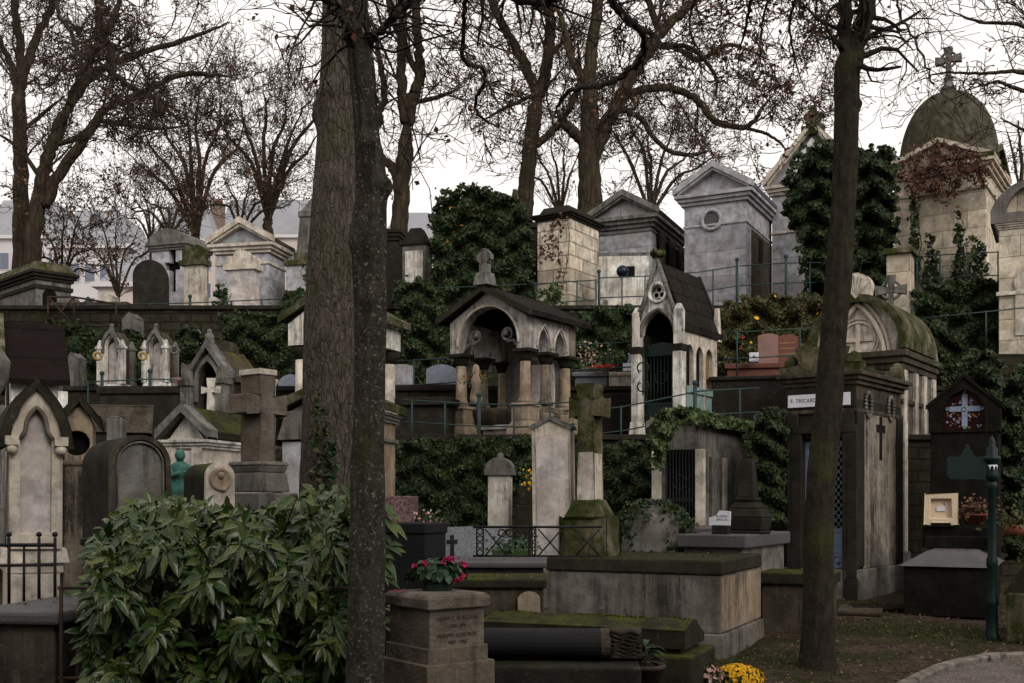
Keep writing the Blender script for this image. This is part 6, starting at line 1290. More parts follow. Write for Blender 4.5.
# ================================================================ FOREGROUND
def big_leaves(name, C, T, N, L, Wd, mat, parent, curl=.25):
    """broad leaves: base C, direction T, normal N, length L: 4 stations x 3 points"""
    n = len(C); T = unit(T); N = unit(N-T*(N*T).sum(1, keepdims=True)); B = np.cross(N, T); st = [(0,.06),(.25,.8),(.55,1.),(.8,.6),(1.,.03)]
    V = []
    for t, wv in st:
        c = C+T*(L*t)[:,None]-np.array([0,0,1.])*(L*curl*t*t)[:,None]
        hw = (Wd*wv*.5)[:,None]; V += [c+B*hw+N*hw*.35, c, c-B*hw+N*hw*.35]
    V = np.stack(V, 1).reshape(-1,3); i = np.arange(n)[:,None]*15; q = []
    for k in range(4):
        for j in range(2): a = k*3+j; q.append(i+np.array([[a, a+1, a+4, a+3]]))
    return npmesh(name, V, np.concatenate(q), mat, parent, True)
# ---- laurel bush
bc = P(225, 683, 5.9); root = empty('laurel_bush', (bc.x, 5.9, .05), 0, 'large spotted laurel bush with glossy drooping leaves, left foreground', 'bush'); off = np.array(root.location)
def top_of(px): return np.interp(px, [62,75,95,115,160,205,250,300,340,365,400,410], [650,600,530,502,488,496,500,486,484,490,560,600])
tips = []
while len(tips) < 780:
    px = rng.uniform(90, 352); py = rng.uniform(480, 720)
    if py < top_of(px)+6+rng.uniform(0, 5): continue
    f_ = min(1, (py-top_of(px))/60); Yc = 5.55+.55*(1-f_)**1.5+rng.uniform(0, .25)+.25*math.sin(px*.07)*math.sin(py*.06+1)
    if px > 335: Yc = max(Yc, 5.6)
    if px > 384 and (py > 590 or py < 545): continue
    tips.append([*(P(px, py, Yc)), f_])
tips = np.array(tips); n = len(tips)
Cs, Ts, Ns, Ls = [], [], [], []
for x, y, z, f_ in tips:
    ax = unit(np.array([rng.normal(0,.45), -.75+rng.normal(0,.3), .55*(1-f_)+.1+rng.normal(0,.25)])); m_ = rng.integers(5, 9); a0 = rng.uniform(0, 6.28); u = unit(np.cross(ax, [.1,.2,1])); v = np.cross(ax, u)
    for k in range(m_):
        a = a0+k*2*math.pi/m_+rng.normal(0,.2); s = u*math.cos(a)+v*math.sin(a); t = unit(s*rng.uniform(.7,1.1)+ax*.45+np.array([0,0,-.45])); l = rng.choice([.05,.07,.085,.10,.12])*rng.uniform(.85,1.1)
        Cs.append(np.array([x,y,z])+s*.015-ax*rng.uniform(0,.05)); Ts.append(t); Ns.append(unit(ax*.8+np.array([0,-.1,.7])+rng.normal(0,.2,3))); Ls.append(l)
Cs, Ts, Ns, Ls = map(np.array, (Cs, Ts, Ns, Ls))
big_leaves('foliage', Cs-off, Ts, Ns, Ls, Ls*rng.uniform(.34,.46,len(Ls)), 'aucuba', root)
mb = MB()
for k in range(0, n, 3):
    x, y, z, _ = tips[k]; e = Vector((x, y, z))-root.location; b0 = Vector((e.x*.5+random.uniform(-.2,.2), .3, max(0,e.z-.9))); mb.tube([b0, b0.lerp(e,.6)+Vector((0,.08,.05)), e], [.012,.008,.004], 5)
mb.build('stem', 'twig', root)
# inner shade foliage
inner = []
while len(inner) < 2600:
    px = rng.uniform(98, 345); py = rng.uniform(500, 760)
    if py > top_of(px)+12: inner.append(P(px, py, rng.uniform(6.0, 6.9)))
leaves('inner_foliage', np.array([list(p) for p in inner])-off, .12, 'aucuba', root, spread=1.0, wd=.45)
# ---- rusty fence before bush and low rails
r = empty('iron_fence', P(60, 683, 5.72), 0, 'thin rusty iron fence running in front of the laurel bush', 'fence'); b = r.location.copy(); b.z = .02; r.location = b
def q5(px, py, Y=5.72): v = P(px, py, Y)-b; return (v.x, v.y, v.z)
for ya, yb_ in ((588,588),(678,676)): MB().tube([q5(58,ya), q5(225,ya+0), q5(352,yb_)], .009, 6).build('rail','rusty',r)
for px in (61,181,312): MB().tube([q5(px,586), q5(px+1,760)], .011, 6).build('post','rusty',r)
# ---- ball-topped iron fence + low tomb box left
r = empty('iron_fence', P(5, 606, 6.6), 0, 'black iron fence with ball finials at the left edge', 'fence'); b = r.location.copy()
def q6(px, py, Y=6.6): v = P(px, py, Y)-b; return Vector((v.x, v.y, v.z))
MB().tube([q6(-20,545), q6(56,545)], .012, 6).build('rail','iron',r); MB().tube([q6(-20,566), q6(56,565)], .008, 6).build('rail','iron',r)
for k, px in enumerate((-6,9,24,39,55)):
    top = 538 if k in (1,3,4) else 545
    m = MB(); m.tube([q6(px,606+k*1.4), q6(px,top)], .010 if k in (1,3,4) else .008, 6)
    if k in (1,3,4): m.ball(tuple(q6(px,534.5)), .017, 10); m.ball(tuple(q6(px,539)), .010, 8)
    m.build('baluster','iron',r)
fr = Fr(-40, 58, 80, 5.7, -8, zb=.03, d=1.3); r = fr.root('tomb', 'low damp box tomb with dark worn slab in the bottom-left corner', 'tomb'); H = fr.h(622); w, d = fr.w, fr.d
MB().cbox(w-.1,d-.1,0,H-.02).build('body','brownstone',r,.015); MB().cbox(w,d,H-.02,H+.05).build('top_slab','slabgrey',r,.02)
fr = Fr(55, 84, 88, 7.1, 10, zb=gz(7.1), d=.4); r = fr.root('gravestone', 'low dark metal-topped block between gothic stele and round slab', 'gravestone'); MB().cbox(fr.w,fr.d,0,fr.h(542)).cbox(fr.w+.04,fr.d+.04,fr.h(545),fr.h(538)).build('body','black',r,.01)
fr = Fr(68, 100, 112, 5.9, -20, zb=.02, d=.5); r = fr.root('gravestone', 'plain grey stone block under the laurel leaves, bottom left', 'gravestone'); MB().cbox(fr.w,fr.d,0,fr.h(650)).build('body','grey',r,.02)
# ---- flower pedestal
fr = Fr(383, 428, 491, 5.5, 38, zb=.02); w, d = fr.w, fr.d; d = min(d, .62); r = fr.root('pedestal', 'square granite-like grave pedestal with inscription, carrying a planter of cyclamen', 'pedestal'); H = fr.h(596)
MB().cbox(w-.05,d-.05,0,H-.075).build('shaft','rough',r,.006); MB().cbox(w+.0,d+.0,H-.075,H-.015).cbox(w-.01,d-.01,H-.0149,H,tx=.02,ty=.02).build('cap','rough',r,.008)
MB().cbox(w-.02,d-.02,0,fr.h(650)).cbox(w+.03,d+.03,0,fr.h(666)).cbox(w+.1,d+.1,0,.3).build('steps','rough',r,.006)
for k, (s, sz) in enumerate((('FANNY E. KOECHLIN',.029),('1858-1874',.026),('PHILIPPE KOECHLIN',.029),('1882 - 1960',.026))):
    text(s, sz, 'letters', r, (0,-(d-.05)/2-.0012,fr.h([621,629,638.5,645.5][k])), (R(90),0,0), .001, sx=.95)
pz = fr.z0+H; po = fr.o
# planter of cyclamen
q = Vector((P(437,0,5.85).x, 5.85, pz)); r = empty('flower_planter', q, R(0), 'dark oval planter full of magenta cyclamen on the inscribed pedestal', 'planter'); s = 5.85/F
r.rotation_euler = (0,0,R(8)); m = MB(); hw = 24*s
m.prism([( (hw-.05)*math.copysign(abs(math.cos(a))**.5, math.cos(a)), .065*math.copysign(abs(math.sin(a))**.6, math.sin(a))) for a in np.linspace(0,2*math.pi,29)[:-1]], 0, .075, ax='z')
m.prism([( (hw-.045)*math.copysign(abs(math.cos(a))**.5, math.cos(a)), .07*math.copysign(abs(math.sin(a))**.6, math.sin(a))) for a in np.linspace(0,2*math.pi,29)[:-1]], .075, .085, ax='z'); m.build('box','planter',r,.006)
n = 330; C = rng.normal(0,1,(n,3)); C = unit(C)*rng.uniform(.3,1,(n,1))**.4*np.array([.165,.085,.095]); C[:,2] = np.abs(C[:,2])+.075; out = unit(C-np.array([0,0,.06])+rng.normal(0,.02,(n,3)))
big_leaves('foliage', C, unit(np.cross(out, rng.normal(0,1,(n,3)))-np.array([0,0,.35])), out, rng.uniform(.03,.05,n), rng.uniform(.03,.045,n), 'flowerleaf', r, .15)
fl = [(.055,-.05,.17),(.075,-.04,.165),(.03,-.05,.155),(-.06,-.06,.14),(-.12,-.03,.13),(.14,-.03,.14),(.15,-.05,.13),(.13,-.06,.075),(.10,-.07,.06)]
C = np.concatenate([np.array([f_])+rng.normal(0,.007,(8,3)) for f_ in fl]); leaves('flower', C, .028, 'magenta', r, droop=-.4, spread=.7)
r = empty('fallen_petals', Vector((P(400,0,5.75).x, 5.75, pz+.002)), 0, 'scattered magenta petals on the pedestal top beside the planter', 'petals'); C = rng.normal(0,1,(26,3))*np.array([.035,.03,0])+[0,0,.004]; leaves('petal', C, .02, 'magenta', r, face=(0,0,1), spread=.1, droop=0)
# variegated laurel sprig right of the trunks
r = empty('laurel_sprig', P(385, 560, 6.9), 0, 'pale-edged laurel leaves poking out right of the front trunk', 'plant'); b = np.array(r.location)
pp = [(385,505),(388,512),(392,520),(386,530),(390,545),(396,548),(388,560),(384,575),(390,600),(387,612),(384,625),(392,555)]; C = np.array([list(P(x-6,y,6.9)) for x,y in pp])-b
C = np.repeat(C, 2, 0)+rng.normal(0,.012,(24,3)); T = np.stack([rng.uniform(.3,1,24), rng.uniform(-.5,.1,24), rng.uniform(-.9,.35,24)],1); big_leaves('foliage', C, T, np.tile([0,-.6,.8],(24,1))+rng.normal(0,.2,(24,3)), rng.uniform(.10,.16,24), rng.uniform(.04,.055,24), 'ivylight', r, .3)
MB().tube([(0,0,-.55),(-.02,0,0),(0,0,.3)], [.01,.008,.005], 6).build('stem','twig',r)
# potted plant leaves
r = [o for o in bpy.data.objects if o.get('label','').startswith('dark flower pot')][0]
n = 16; a = rng.uniform(0,6.28,n); C = np.stack([.02*np.cos(a), .02*np.sin(a), rng.uniform(.05,.16,n)],1); T = np.stack([np.cos(a), np.sin(a), rng.uniform(-.1,.9,n)],1); big_leaves('foliage', C, T, np.stack([-np.cos(a)*.4, -np.sin(a)*.4, np.ones(n)],1), rng.uniform(.08,.13,n), rng.uniform(.035,.05,n), 'flowerleaf', r, .5)
MB().tube([(0,0,0),(.005,0,.14)], .006, 6).build('stem','twig',r)
# chrysanthemums
def mums(px, py, Y, wpx, lab, mat, n):
    q = P(px, py, Y); q.z = gz(Y) if False else q.z; r = empty('chrysanthemums', q, 0, lab, 'flowers'); s = Y/F; hw = wpx*s/2
    D = unit(rng.normal(0,1,(n,3))); D[:,2] = np.abs(D[:,2]); C = D*np.array([hw, hw*.7, hw*.62])
    lf = unit(rng.normal(0,1,(500,3))); lf[:,2] = np.abs(lf[:,2]); leaves('foliage', lf*np.array([hw,hw*.7,hw*.6])*rng.uniform(.6,.97,(500,1)), .035, 'ivylight', r)
    # petals: each bloom a small rosette of 9 petals
    c = np.repeat(C, 10, 0); nn = np.repeat(D, 10, 0); tt = unit(np.cross(nn, rng.normal(0,1,nn.shape))); PT = unit(tt+nn*rng.uniform(.1,.6,(len(nn),1)))
    L = np.full(len(c), .019)*rng.uniform(.8,1.3,len(c)); big_leaves('flower', c, PT, nn+tt*-.3, L, L*.5, mat, r, 0)
    MB().lathe([(hw*.5,-.25),(hw*.62,-.03),(hw*.6,-.03)],0,0,18).build('pot','pot',r)
mums(738, 681, 7.9, 52, 'dense yellow chrysanthemums at the bottom edge, beside the white ones', 'yellow', 210)
mums(699, 678, 7.5, 50, 'white and rusty-pink chrysanthemums at the bottom edge, left of the yellow ones', 'whitepink', 130)
# ---- grass tufts, fallen leaves
def on_ground(n, box, fn): 
    x = rng.uniform(box[0], box[1], n); y = rng.uniform(box[2], box[3], n); k = fn(x, y); x, y = x[k], y[k]; z = np.array([zlow(a, b) for a, b in zip(x, y)]); return np.stack([x, y, z], 1)
gm = lambda x, y: (np.sin(x*1.7+1.2*np.sin(y*1.1))+np.sin(y*2.3+x) > .25)
C = on_ground(26000, (1.0, 5.2, 7.8, 13), gm); n = len(C); a = rng.uniform(0,6.28,n); hgt = rng.uniform(.015,.05,n); dx = np.stack([np.cos(a), np.sin(a), 0*a],1)
V = np.stack([C-dx*.004, C+dx*.004, C+np.stack([rng.normal(0,.02,n), rng.normal(0,.02,n), hgt],1)],1).reshape(-1,3); Fc = np.arange(3*n).reshape(-1,3)
tag(npmesh('grass', V, Fc, 'grass'), kind='stuff')
C = on_ground(3200, (-1, 7, 6, 14.5), lambda x, y: rng.uniform(0,1,len(x)) < .8); C[:,2] += .025; Cl = on_ground(22000, (0, 7, 5.5, 15), lambda x, y: rng.uniform(0,1,len(x)) < .9); Cl[:,2] += .012; tag(leaves('soil_litter', Cl, .018, 'litter', None, face=(0,0,1), spread=.5, droop=0), kind='stuff')
o = leaves('fallen_leaves', C, .035, 'deadleaf', None, face=(0,0,1), spread=.35, droop=0); tag(o, kind='stuff')
for k, (px, py) in enumerate(((944,660),(962,644),(868,666),(930,650))):
    pass
# ================================================================ TREES
# front twin trunks
def bark_trunk(name, label, pts, Y, mat, knots, sd=48, sub=14, amp=.014, lobes=.012, flare=0, limbs=(), mat2=None, extra=()):
    """pts px,py,r_px ; knots: list of (py, angle, size, r)"""
    w = [(*P(x, y, Y), r*Y/F) for x, y, r in pts]; c = catmull(w, sub); b = P(pts[0][0], pts[0][1], Y); root = empty(name, tuple(b), 0, label, 'tree'); vs = []; fs = []; n = len(c)
    for i in range(n):
        for k in range(sd):
            a = 2*math.pi*k/sd; d = Vector((math.cos(a), math.sin(a), 0)); z = c[i][2]; rr = c[i][3]
            q = rr*(1+lobes*math.sin(3*a+z*1.3)+lobes*.5*math.sin(5*a-z*2))+amp*mnoise.noise(Vector((d.x*4, d.y*4, z*1.5)))+amp*.6*mnoise.noise(Vector((d.x*14, d.y*14, z*4)))
            if flare: q += flare*math.exp(-(z-c[0][2])*5)*(1+.5*math.sin(a*4+1))
            for (kz, ka, ks, kr) in knots:
                da = (a-ka+math.pi) % (2*math.pi)-math.pi; dist = math.hypot(da*rr, (z-kz))/ks
                if dist < 2: q += kr*(math.exp(-dist*dist*3)-.9*math.exp(-dist*dist*18))
            vs.append((c[i][0]+d.x*q-b.x, c[i][1]+d.y*q-b.y, z-b.z))
    for i in range(n-1):
        for k in range(sd): q = (k+1) % sd; fs.append((i*sd+k, i*sd+q, (i+1)*sd+q, (i+1)*sd+k))
    mb = MB(); mb.add(vs, fs, True); mb.build('trunk', mat, root)
    seeds = []
    for pl in limbs:
        Y0, Y1, pp = pl; w = [(*P(x, y, Y0+(Y1-Y0)*i/(len(pp)-1)), r*(Y0+(Y1-Y0)*i/(len(pp)-1))/F) for i, (x, y, r) in enumerate(pp)]; cc = catmull(w, 6)
        cc[1:-1,:3] += rng.normal(0, .012, (len(cc)-2, 3))
        m = MB(); m.tube([Vector(p[:3])-b for p in cc], [p[3] for p in cc], 8); m.build('branch', mat2 or mat, root)
        for q in range(2, len(cc)-1):
            for _ in range(1):
                t = unit(cc[q+1,:3]-cc[q,:3]); s = rng.normal(0,1,3)*[1,.6,1]; dv = t*.6+s*.6; seeds.append([*(cc[q,:3]-np.array(b)), *dv, rng.uniform(.3,.8), max(cc[q,3]*.35,.004)])
    if seeds:
        lv = grow(np.array(seeds), [(2,.6,.6,6,.28,-.05),(2,.6,.6,5,.3,-.05),(0,0,0,4,.3,-.05)], .0025); Vs, Fs, o = [], [], 0
        for i, (pt, rd) in enumerate(lv): V, Fc = tubes_np(pt, rd, 4 if i == 0 else 3); Vs.append(V); Fs.append(Fc+o); o += len(V)
        npmesh('crown', np.concatenate(Vs), np.concatenate(Fs), 'bark_dk', root)
        tips = lv[-1][0][:,-1]; C = tips[rng.integers(0, len(tips), 120)]+rng.normal(0,.03,(120,3)); leaves('foliage', C, .035, 'deadleaf', root, spread=1.2, droop=1.2)
    return root
zk = lambda py, Y: EYE+(HZ-py)/F*Y
Yt = 8.0
big = bark_trunk('tree', 'thick rough-barked trunk with ivy at its foot, left one of the foreground pair', [(331,700,38),(329,600,33),(330,500,30),(331,400,28.5),(333,300,27.5),(337,200,24),(339,150,22),(340,100,21),(342,40,20),(343,-30,20),(345,-140,18),(340,-260,15)], Yt, 'bark_rough',
    [(zk(95,Yt), -1.9, .10, .05),(zk(185,Yt), -1.6, .09, .03),(zk(110,Yt), 2.9, .16, .07),(zk(340,Yt),-1.7,.12,.02)], limbs=[(8,7.2,[(342,-60,9),(400,-60,8),(470,-40,7),(510,-8,5.5),(540,2,5),(560,-6,4),(600,-20,3)])], mat2='bark_dk')
sub = bark_trunk('tree', 'slimmer lichen-speckled trunk with knots, right one of the foreground pair', [(364,760,20),(365,683,18),(366,600,17.5),(368,500,17),(369,400,15.2),(371,300,16),(369,240,17),(371,190,15.5),(367,130,12.5),(362,70,12),(355,0,12),(348,-80,10),(340,-200,8)], 5.2, 'bark_smooth',
    [(zk(145,5.2), -1.45, .055, .04),(zk(187,5.2), -.4, .07, .06),(zk(118,5.2), .2, .05, .05),(zk(300,5.2), -1.7, .06, .025),(zk(240,5.2), 3.0, .09, .02),(zk(232,5.2), -1.3, .05, .025)],
    limbs=[(5.2,5.1,[(366,45,4.5),(376,34,4),(400,12,3.5),(412,-6,3)]), (5.2,5.0,[(357,52,6),(350,30,5),(334,10,4.5),(316,-8,4)])], mat2='bark_smooth')
right = bark_trunk('tree', 'dark leaning forked tree in front of the name-plate chapel at right', [(818,676,19),(818,663,17),(818,600,14.8),(820,500,14),(827,420,13),(833,340,13),(840,260,12.5),(845,180,12),(847,110,12),(847,70,12.5),(850,55,11)], 9.7, 'bark_right',
    [(zk(105,9.7), 0, .07, .05),(zk(480,9.7), -1.6, .1, .02),(zk(330,9.7),-1.2,.06,.02)], flare=.03, limbs=[(9.7,9.7,[(846,75,8),(845,40,7),(844,0,7),(842,-90,6),(846,-180,4)]), (9.7,9.7,[(850,70,10),(858,40,9.5),(867,5,8.5),(878,-50,7),(900,-140,5)]),
    (9.7,9.0,[(880,-60,3),(890,-20,1.6),(898,5,1.2),(910,35,1.1),(925,62,1),(934,84,.8)]), (9.7,8.8,[(842,-60,8),(760,-70,6),(690,-50,5),(640,-25,4.5),(606,-12,4.2)])], mat2='bark_right')
ivy('ivy', 'small ivy climbing the foot of the rough left trunk', [(312,395),(320,385),(328,430),(340,455),(338,480),(322,500),(312,495),(316,450)], 7.72, 150, .06, thick=.06, jitter=3, clump=1)
# ================================================================ BACKGROUND TREES
LV = [(6,.62,.6,7,.16,.05),(5,.62,.55,6,.2,.04),(4,.6,.6,5,.22,.02),(0,0,0,4,.25,0)]
LV3 = [(5,.62,.6,7,.16,.05),(5,.6,.55,6,.2,.03),(0,0,0,5,.25,.0)]
GT = 'bare trees behind the top terrace'
tree('tree', 'dark upright bare tree at the far left, forked high up', [(31,[(22,262,11),(21,200,9),(20,140,8),(19,95,7.5),(18,84,7)],.5),(31,[(19,92,6.5),(28,60,5.5),(40,30,4.5),(55,0,4),(62,-40,3)]),(31,[(18,90,5),(10,62,4),(2,45,3),(-12,10,2.5)]),(31,[(20,90,5.5),(20,50,5),(15,5,4.5),(18,-50,3.5)]),(31,[(24,130,2.5),(45,112,2.2),(65,96,1.8)])], 'bark_bg', LV, dens=1.30, leafn=180, group=GT, seedlen=(1.2,2.4), rmin=.008)
tree('tree', 'wide spreading bare tree with low forked limbs, left, behind the flat-roofed mausoleum', [(28,[(32,262,10),(36,215,9),(42,180,8),(50,150,7.5),(62,120,7),(70,105,6.5)],.4),(28,[(70,105,5.5),(82,75,5),(98,45,4.5),(115,15,4),(125,-20,3)]),(28,[(44,205,7),(62,170,6.5),(85,138,6),(100,115,5),(115,104,4),(140,96,3.6),(165,80,3.3),(195,74,3),(232,78,2.2)]),(28,[(66,112,5),(90,78,4.6),(108,66,4.2),(120,60,4),(150,50,3.2),(185,40,2.8),(230,22,2)]),(28,[(55,145,3.5),(75,138,3),(98,118,2.5)]),(28,[(100,120,3),(150,128,2.6),(188,126,2.2)]),(28,[(48,190,3),(20,150,2.5),(-10,130,2)])], 'bark_bg', LV, dens=1.08, leafn=570, group=GT, seedlen=(1.1,2.2), rmin=.0075)
tree('tree', 'blackish crooked branch tree hanging over the upper left sky', [((21,16),[(-75,640,18),(-70,300,15),(-50,20,12),(-10,-150,10),(60,-170,8),(92,-90,6.5),(97,-40,5.5),(100,5,5),(101,34,4.8),(112,48,4.5),(110,68,4),(125,82,3.5),(142,92,3.2),(158,102,3),(163,112,2.6)],1),((18,16),[(110,68,2.4),(92,70,2),(80,80,1.5)]),((18,16),[(163,108,2),(185,124,1.5),(200,140,1)]),((20,16),[(-10,-150,6),(40,-120,4),(60,-40,2.6),(57,8,2.4),(68,28,2.2),(78,52,2),(92,60,1.8)])], 'bark_dk', LV3, dens=2.60, leafn=90, seedlen=(.5,1.0), rmin=.007, seedup=0)
def fan(label, base, tips, Y, r0, seed, Hup=0, leafn=225, dens=1.60, lv=None, sl=(1.2,2.2), rm=.008, group=GT):
    limbs = [(Y, [(base[0], base[1], r0), (base[0], base[1]-18, r0*.8)], 0)]
    for (x, y) in tips:
        mx = base[0]+(x-base[0])*.35+random.uniform(-3,3); my = base[1]-15+(y-base[1])*.45
        limbs.append((Y, [(base[0], base[1]-14, r0*.5), (mx, my, r0*.38), (base[0]+(x-base[0])*.75+random.uniform(-5,5), base[1]+(y-base[1])*.78, r0*.25), (x, y, r0*.14)], 1))
    return tree('tree', label, limbs, 'bark_bg', lv or LV, dens=dens, leafn=leafn, group=group, seedlen=sl, rmin=rm, seedup=.5)
fan('bushy fan-shaped bare tree behind the cross-slit mausoleum', (196,250), [(140,120),(160,100),(182,95),(200,90),(222,96),(245,118),(125,150)], 42, 6, 1, leafn=390, dens=0.90, rm=.010)
fan('second fan-shaped bare tree, just left of the big trunk', (268,235), [(215,110),(240,95),(262,80),(285,90),(305,105),(320,130),(330,80)], 44, 6, 2, leafn=480, dens=0.90, rm=.010)
fan('small thin bare tree rising behind the dark round slab', (152,262), [(146,180),(125,205),(176,212),(160,195),(130,190)], 36, 3, 3, leafn=90, dens=1.00, lv=LV3, sl=(.8,1.4))
fan('dense brown-leaved sapling behind the flat-roofed mausoleum, left', (62,300), [(40,215),(60,200),(85,205),(100,235),(30,245),(110,265)], 30, 3.5, 4, leafn=630, dens=1.60, lv=LV3, sl=(.7,1.3))
tree('tree', 'tall forked bare tree just right of the big trunks', [(33,[(392,320,13),(397,260,11.5),(401,200,10),(405,150,9.5),(407,118,10)],.15),(33,[(407,124,8),(413,95,7),(420,78,6),(419,55,5.5),(416,10,5),(414,-50,4)]),(33,[(406,122,7),(402,92,6),(401,60,5.5),(402,20,5),(398,-40,4)]),(33,[(401,190,6),(392,168,5.5),(380,155,5),(374,120,4.5),(384,100,4),(380,60,3.5),(372,20,3)]),(33,[(418,75,4),(404,45,3.8),(390,10,3.5),(384,-30,3)]),(33,[(411,104,3),(440,96,2.6),(460,88,2)])], 'bark_bg', LV, dens=1.10, leafn=630, group=GT, seedlen=(1.3,2.6), rmin=.008)
tree('tree', 'leaning two-forked bare tree behind the ivy-clad mausoleum', [(32,[(523,225,12),(526,190,10),(530,150,9),(535,110,8.5),(538,92,8.5)],.25),(32,[(538,98,7),(528,70,6),(514,45,5.5),(500,20,5),(488,-10,4.5),(480,-50,3.5)]),(32,[(538,98,7.5),(547,65,7),(550,30,6.5),(547,-20,5.5),(550,-70,4)]),(32,[(530,150,5),(545,138,4.6),(560,122,4.3),(573,100,4),(580,80,3.4),(578,40,3)]),(32,[(545,60,3),(560,45,2.6),(578,15,2.2)]),(32,[(532,96,2.4),(505,108,2.2),(480,122,1.8)])], 'bark_bg', LV, dens=1.10, leafn=630, group=GT, seedlen=(1.3,2.5), rmin=.008)
tree('tree', 'biggest background tree with long limb sweeping right over the oculus mausoleum', [(31,[(590,225,16),(590,190,14),(589,150,12),(590,110,10),(590,70,8),(594,30,7),(600,-20,6),(600,-70,4)],.25),(31,[(592,160,9),(606,125,8.5),(622,95,8),(638,65,7.5),(655,40,6.5),(675,18,5.5),(700,-5,5),(730,-40,4)]),(31,[(618,100,5),(640,90,4.8),(668,88,4.5),(690,95,4.2),(706,110,4),(715,121,3.8),(735,127,3.4),(752,124,3),(762,108,2.2),(775,92,1.6)]),(31,[(620,108,3.6),(640,118,3.2),(652,135,3),(668,150,2.8),(690,155,2.4),(712,150,1.6)]),(31,[(590,150,7),(577,135,6.5),(566,125,6),(556,110,5)],.3),(31,[(645,60,3.8),(662,45,3.4),(680,50,3.2),(700,60,3),(730,45,2.4),(770,60,1.8)]),(31,[(589,90,5),(572,60,4.5),(565,30,4),(555,0,3.5)]),(31,[(740,127,2.2),(765,133,1.9),(780,143,1.5),(790,155,1)]),(31,[(660,35,4.2),(650,5,4),(640,-30,3.5)])], 'bark_bg', LV, dens=1.25, leafn=2550, group=GT, seedlen=(1.3,2.6), rmin=.008, seedup=.1)
tree('tree', 'dark bare crown spreading across the upper middle sky, over the canopy tomb', [((8,12),[(340,-250,14),(420,-300,12),(540,-220,9),(598,-90,6),(606,-30,5.5),(614,5,5),(632,22,4.6),(643,34,4),(643,56,3.6),(630,70,3.4),(606,84,3.2),(578,88,2.8),(560,100,2.2),(556,118,1.8)],1),((13,12),[(640,28,3.6),(655,36,3.2),(664,47,3),(686,46,2.8),(702,58,2.6),(716,78,2.2),(716,100,1.5)]),((8.5,12),[(380,-280,8),(440,-180,5),(470,-60,3.6),(466,-5,3),(464,20,2.8),(464,60,2.6),(482,68,2.4),(484,84,2.2),(475,102,2),(482,118,1.8),(500,128,1.3)]),((13,12),[(580,88,1.6),(583,115,1.5),(596,140,1.4),(612,158,1)]),((10,12),[(540,-220,7),(660,-220,5),(760,-100,3),(752,-10,2.2),(745,30,1.6),(738,60,1.2)])], 'bark_dk', LV3, dens=3.00, leafn=360, leafsize=.05, seedlen=(.35,.8), rmin=.005, seedup=-.1, into=big)
tree('tree', 'drooping brown-leaved twigs of a tree over the gap right of the oculus mausoleum', [((9.7,14),[(846,-170,8),(835,-110,6),(822,-60,4),(800,-10,2.2),(790,20,1.6),(795,60,1.2),(805,90,.8)],1),((11,14),[(835,-110,3),(822,-60,3),(780,-20,2),(765,10,1.4),(760,50,1),(765,85,.8)]),((9.7,15),[(846,-170,5),(810,-130,4),(740,-60,3),(700,-10,2),(690,30,1.4),(710,70,1)]),((11,15),[(835,-110,3),(822,-60,3),(818,-10,1.6),(815,30,1.2),(822,60,.8)])], 'bark_dk', LV3, dens=3.20, leafn=2250, leafsize=.055, seedlen=(.5,1.0), rmin=.005, seedup=-.3, into=right)
tree('tree', 'bare branches reaching in from the right edge behind the dome cross', [(22,[(1090,330,18),(1085,200,14),(1080,90,10),(1078,40,9)],.0),(22,[(1080,95,4),(1040,76,3.2),(1010,72,2.4),(975,74,1.8),(940,73,1.2),(915,82,.8)]),(22,[(1082,130,4),(1045,100,3),(1015,88,2.4),(995,82,1.8),(970,90,1.2)]),(22,[(1078,60,4),(1050,40,3.2),(1020,25,2.4),(980,22,1.8),(950,10,1.2)]),(22,[(1078,50,4),(1050,0,3),(1010,-20,2.2),(960,-40,1.6)]),(22,[(1080,150,3.4),(1050,135,2.8),(1025,130,2),(1000,118,1.2)])], 'bark_bg', LV3, dens=2.20, leafn=90, group=None, seedlen=(.7,1.4), rmin=.008, seedup=.15)
tree('tree', 'thin bare sapling at the right edge beside the dome', [(40,[(1023,330,4),(1022,180,2.5),(1018,120,2)],.3),(40,[(1022,200,1.6),(1012,150,1.3),(1006,128,1)])], 'bark_bg', LV3, dens=1.20, leafn=15, seedlen=(.8,1.5), rmin=.008, seedup=.5)
fan('thicket of thin brown saplings behind the loggia mausoleum', (650,230), [(600,110),(625,95),(650,120),(675,110),(700,140),(720,150)], 40, 5, 5, leafn=630, dens=0.80, rm=.009)
fan('low brown thicket left of the cream block mausoleum', (560,230), [(535,140),(552,130),(568,140),(580,150),(520,160)], 38, 4, 6, leafn=240, dens=0.80, lv=LV3)

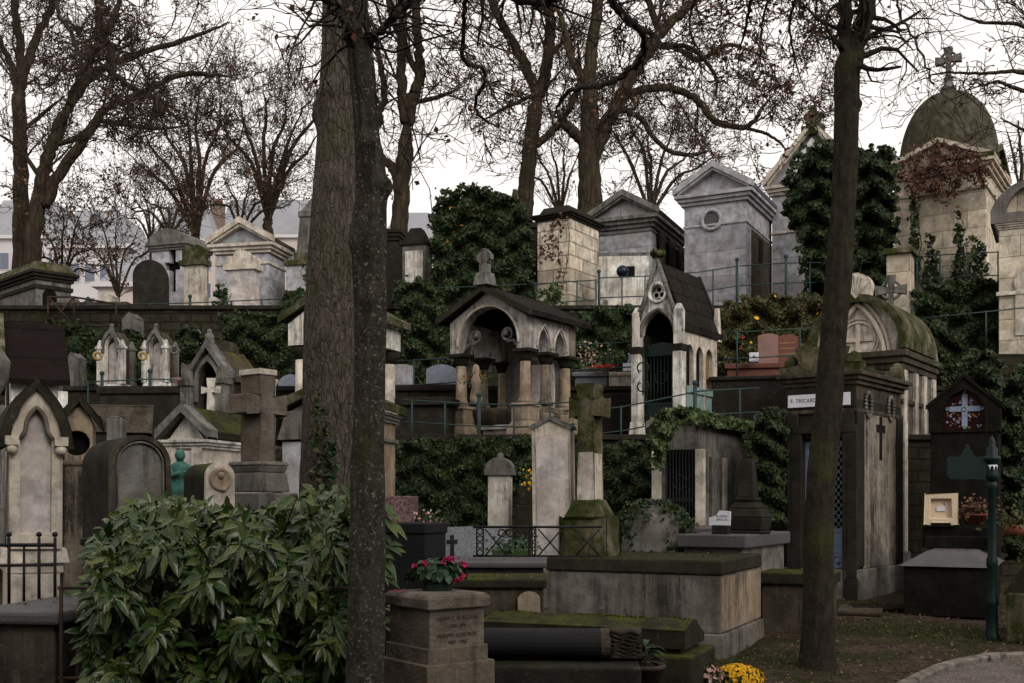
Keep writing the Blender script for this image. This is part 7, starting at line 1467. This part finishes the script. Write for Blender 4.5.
fan('brown-leaved thicket of saplings before the pale city houses, left', (118,312), [(70,225),(95,205),(118,212),(140,222),(160,235),(82,250)], 29, 3, 7, leafn=700, dens=1.5, lv=LV3, sl=(.8,1.5))
fan('dense russet thicket low behind the mossy-roofed mausoleum', (240,250), [(205,190),(225,178),(250,180),(275,185),(300,195)], 38, 4, 8, leafn=700, dens=1.3, lv=LV3, sl=(1.,1.8))
fan('russet thicket low behind the cross-slit mausoleum', (170,250), [(120,200),(140,190),(160,195),(190,190),(210,205)], 39, 4, 9, leafn=600, dens=1.2, lv=LV3, sl=(1.,1.8))

# ================================================================ unseen, behind the camera: evergreens added to keep light off the lower graves
for k, x in enumerate((-17,-11.5,-6,-.5,5,10.5,16)):
    y = -5.5-((k*37)%5)*.4; hgt = 11.5+((k*53)%4)*.8; r = empty('yew_tree', (x,y,0), 0, 'tall dense evergreen behind the viewer across the path', 'tree', 'evergreens across the path behind the viewer')
    MB().tube([(0,0,-.1),(.1,0,2),(0,.1,hgt*.8)], [.3,.22,.05], 10).build('trunk','bark_right',r)
    n = 5200; a = rng.uniform(0,6.28,n); z = rng.uniform(.3,hgt,n); rr = 3.3*np.minimum(1,(z/1.2)**.5)*np.clip((hgt-z)/hgt,0,1)**.35*(.8+.2*np.sin(a*3+z*1.3))*rng.uniform(.75,1,n)
    leaves('crown', np.stack([rr*np.cos(a), rr*np.sin(a), z],1), .42, 'ivy', r, spread=1.5)

# fallen leaves and grit lying on the flat slabs
bpy.context.view_layer.update(); pts_ = []
for o in list(bpy.data.objects):
    if o.type == 'MESH' and o.name.split('.')[0] in ('top_slab','cap','step') and o.parent and o.parent.location.y < 15:
        bb = [Vector(c) for c in o.bound_box]; x0_, x1_ = bb[0].x, bb[6].x; y0_, y1_ = bb[0].y, bb[6].y; z_ = bb[6].z; ar = (x1_-x0_)*(y1_-y0_)
        if ar < .08: continue
        for _ in range(int(ar*28)):
            fx = random.uniform(.12,.88); fy = random.uniform(.12,.88)
            if 'grey slab lying in front' in o.parent.get('label',''): fx = .28+.44*fx; fy = .25+.5*fy
            pts_.append(o.matrix_world @ Vector((x0_+(x1_-x0_)*fx, y0_+(y1_-y0_)*fy, z_+.006)))
tag(leaves('fallen_leaves', np.array([list(p) for p in pts_]), .03, 'deadleaf', None, face=(0,0,1), spread=.25, droop=0), kind='stuff')
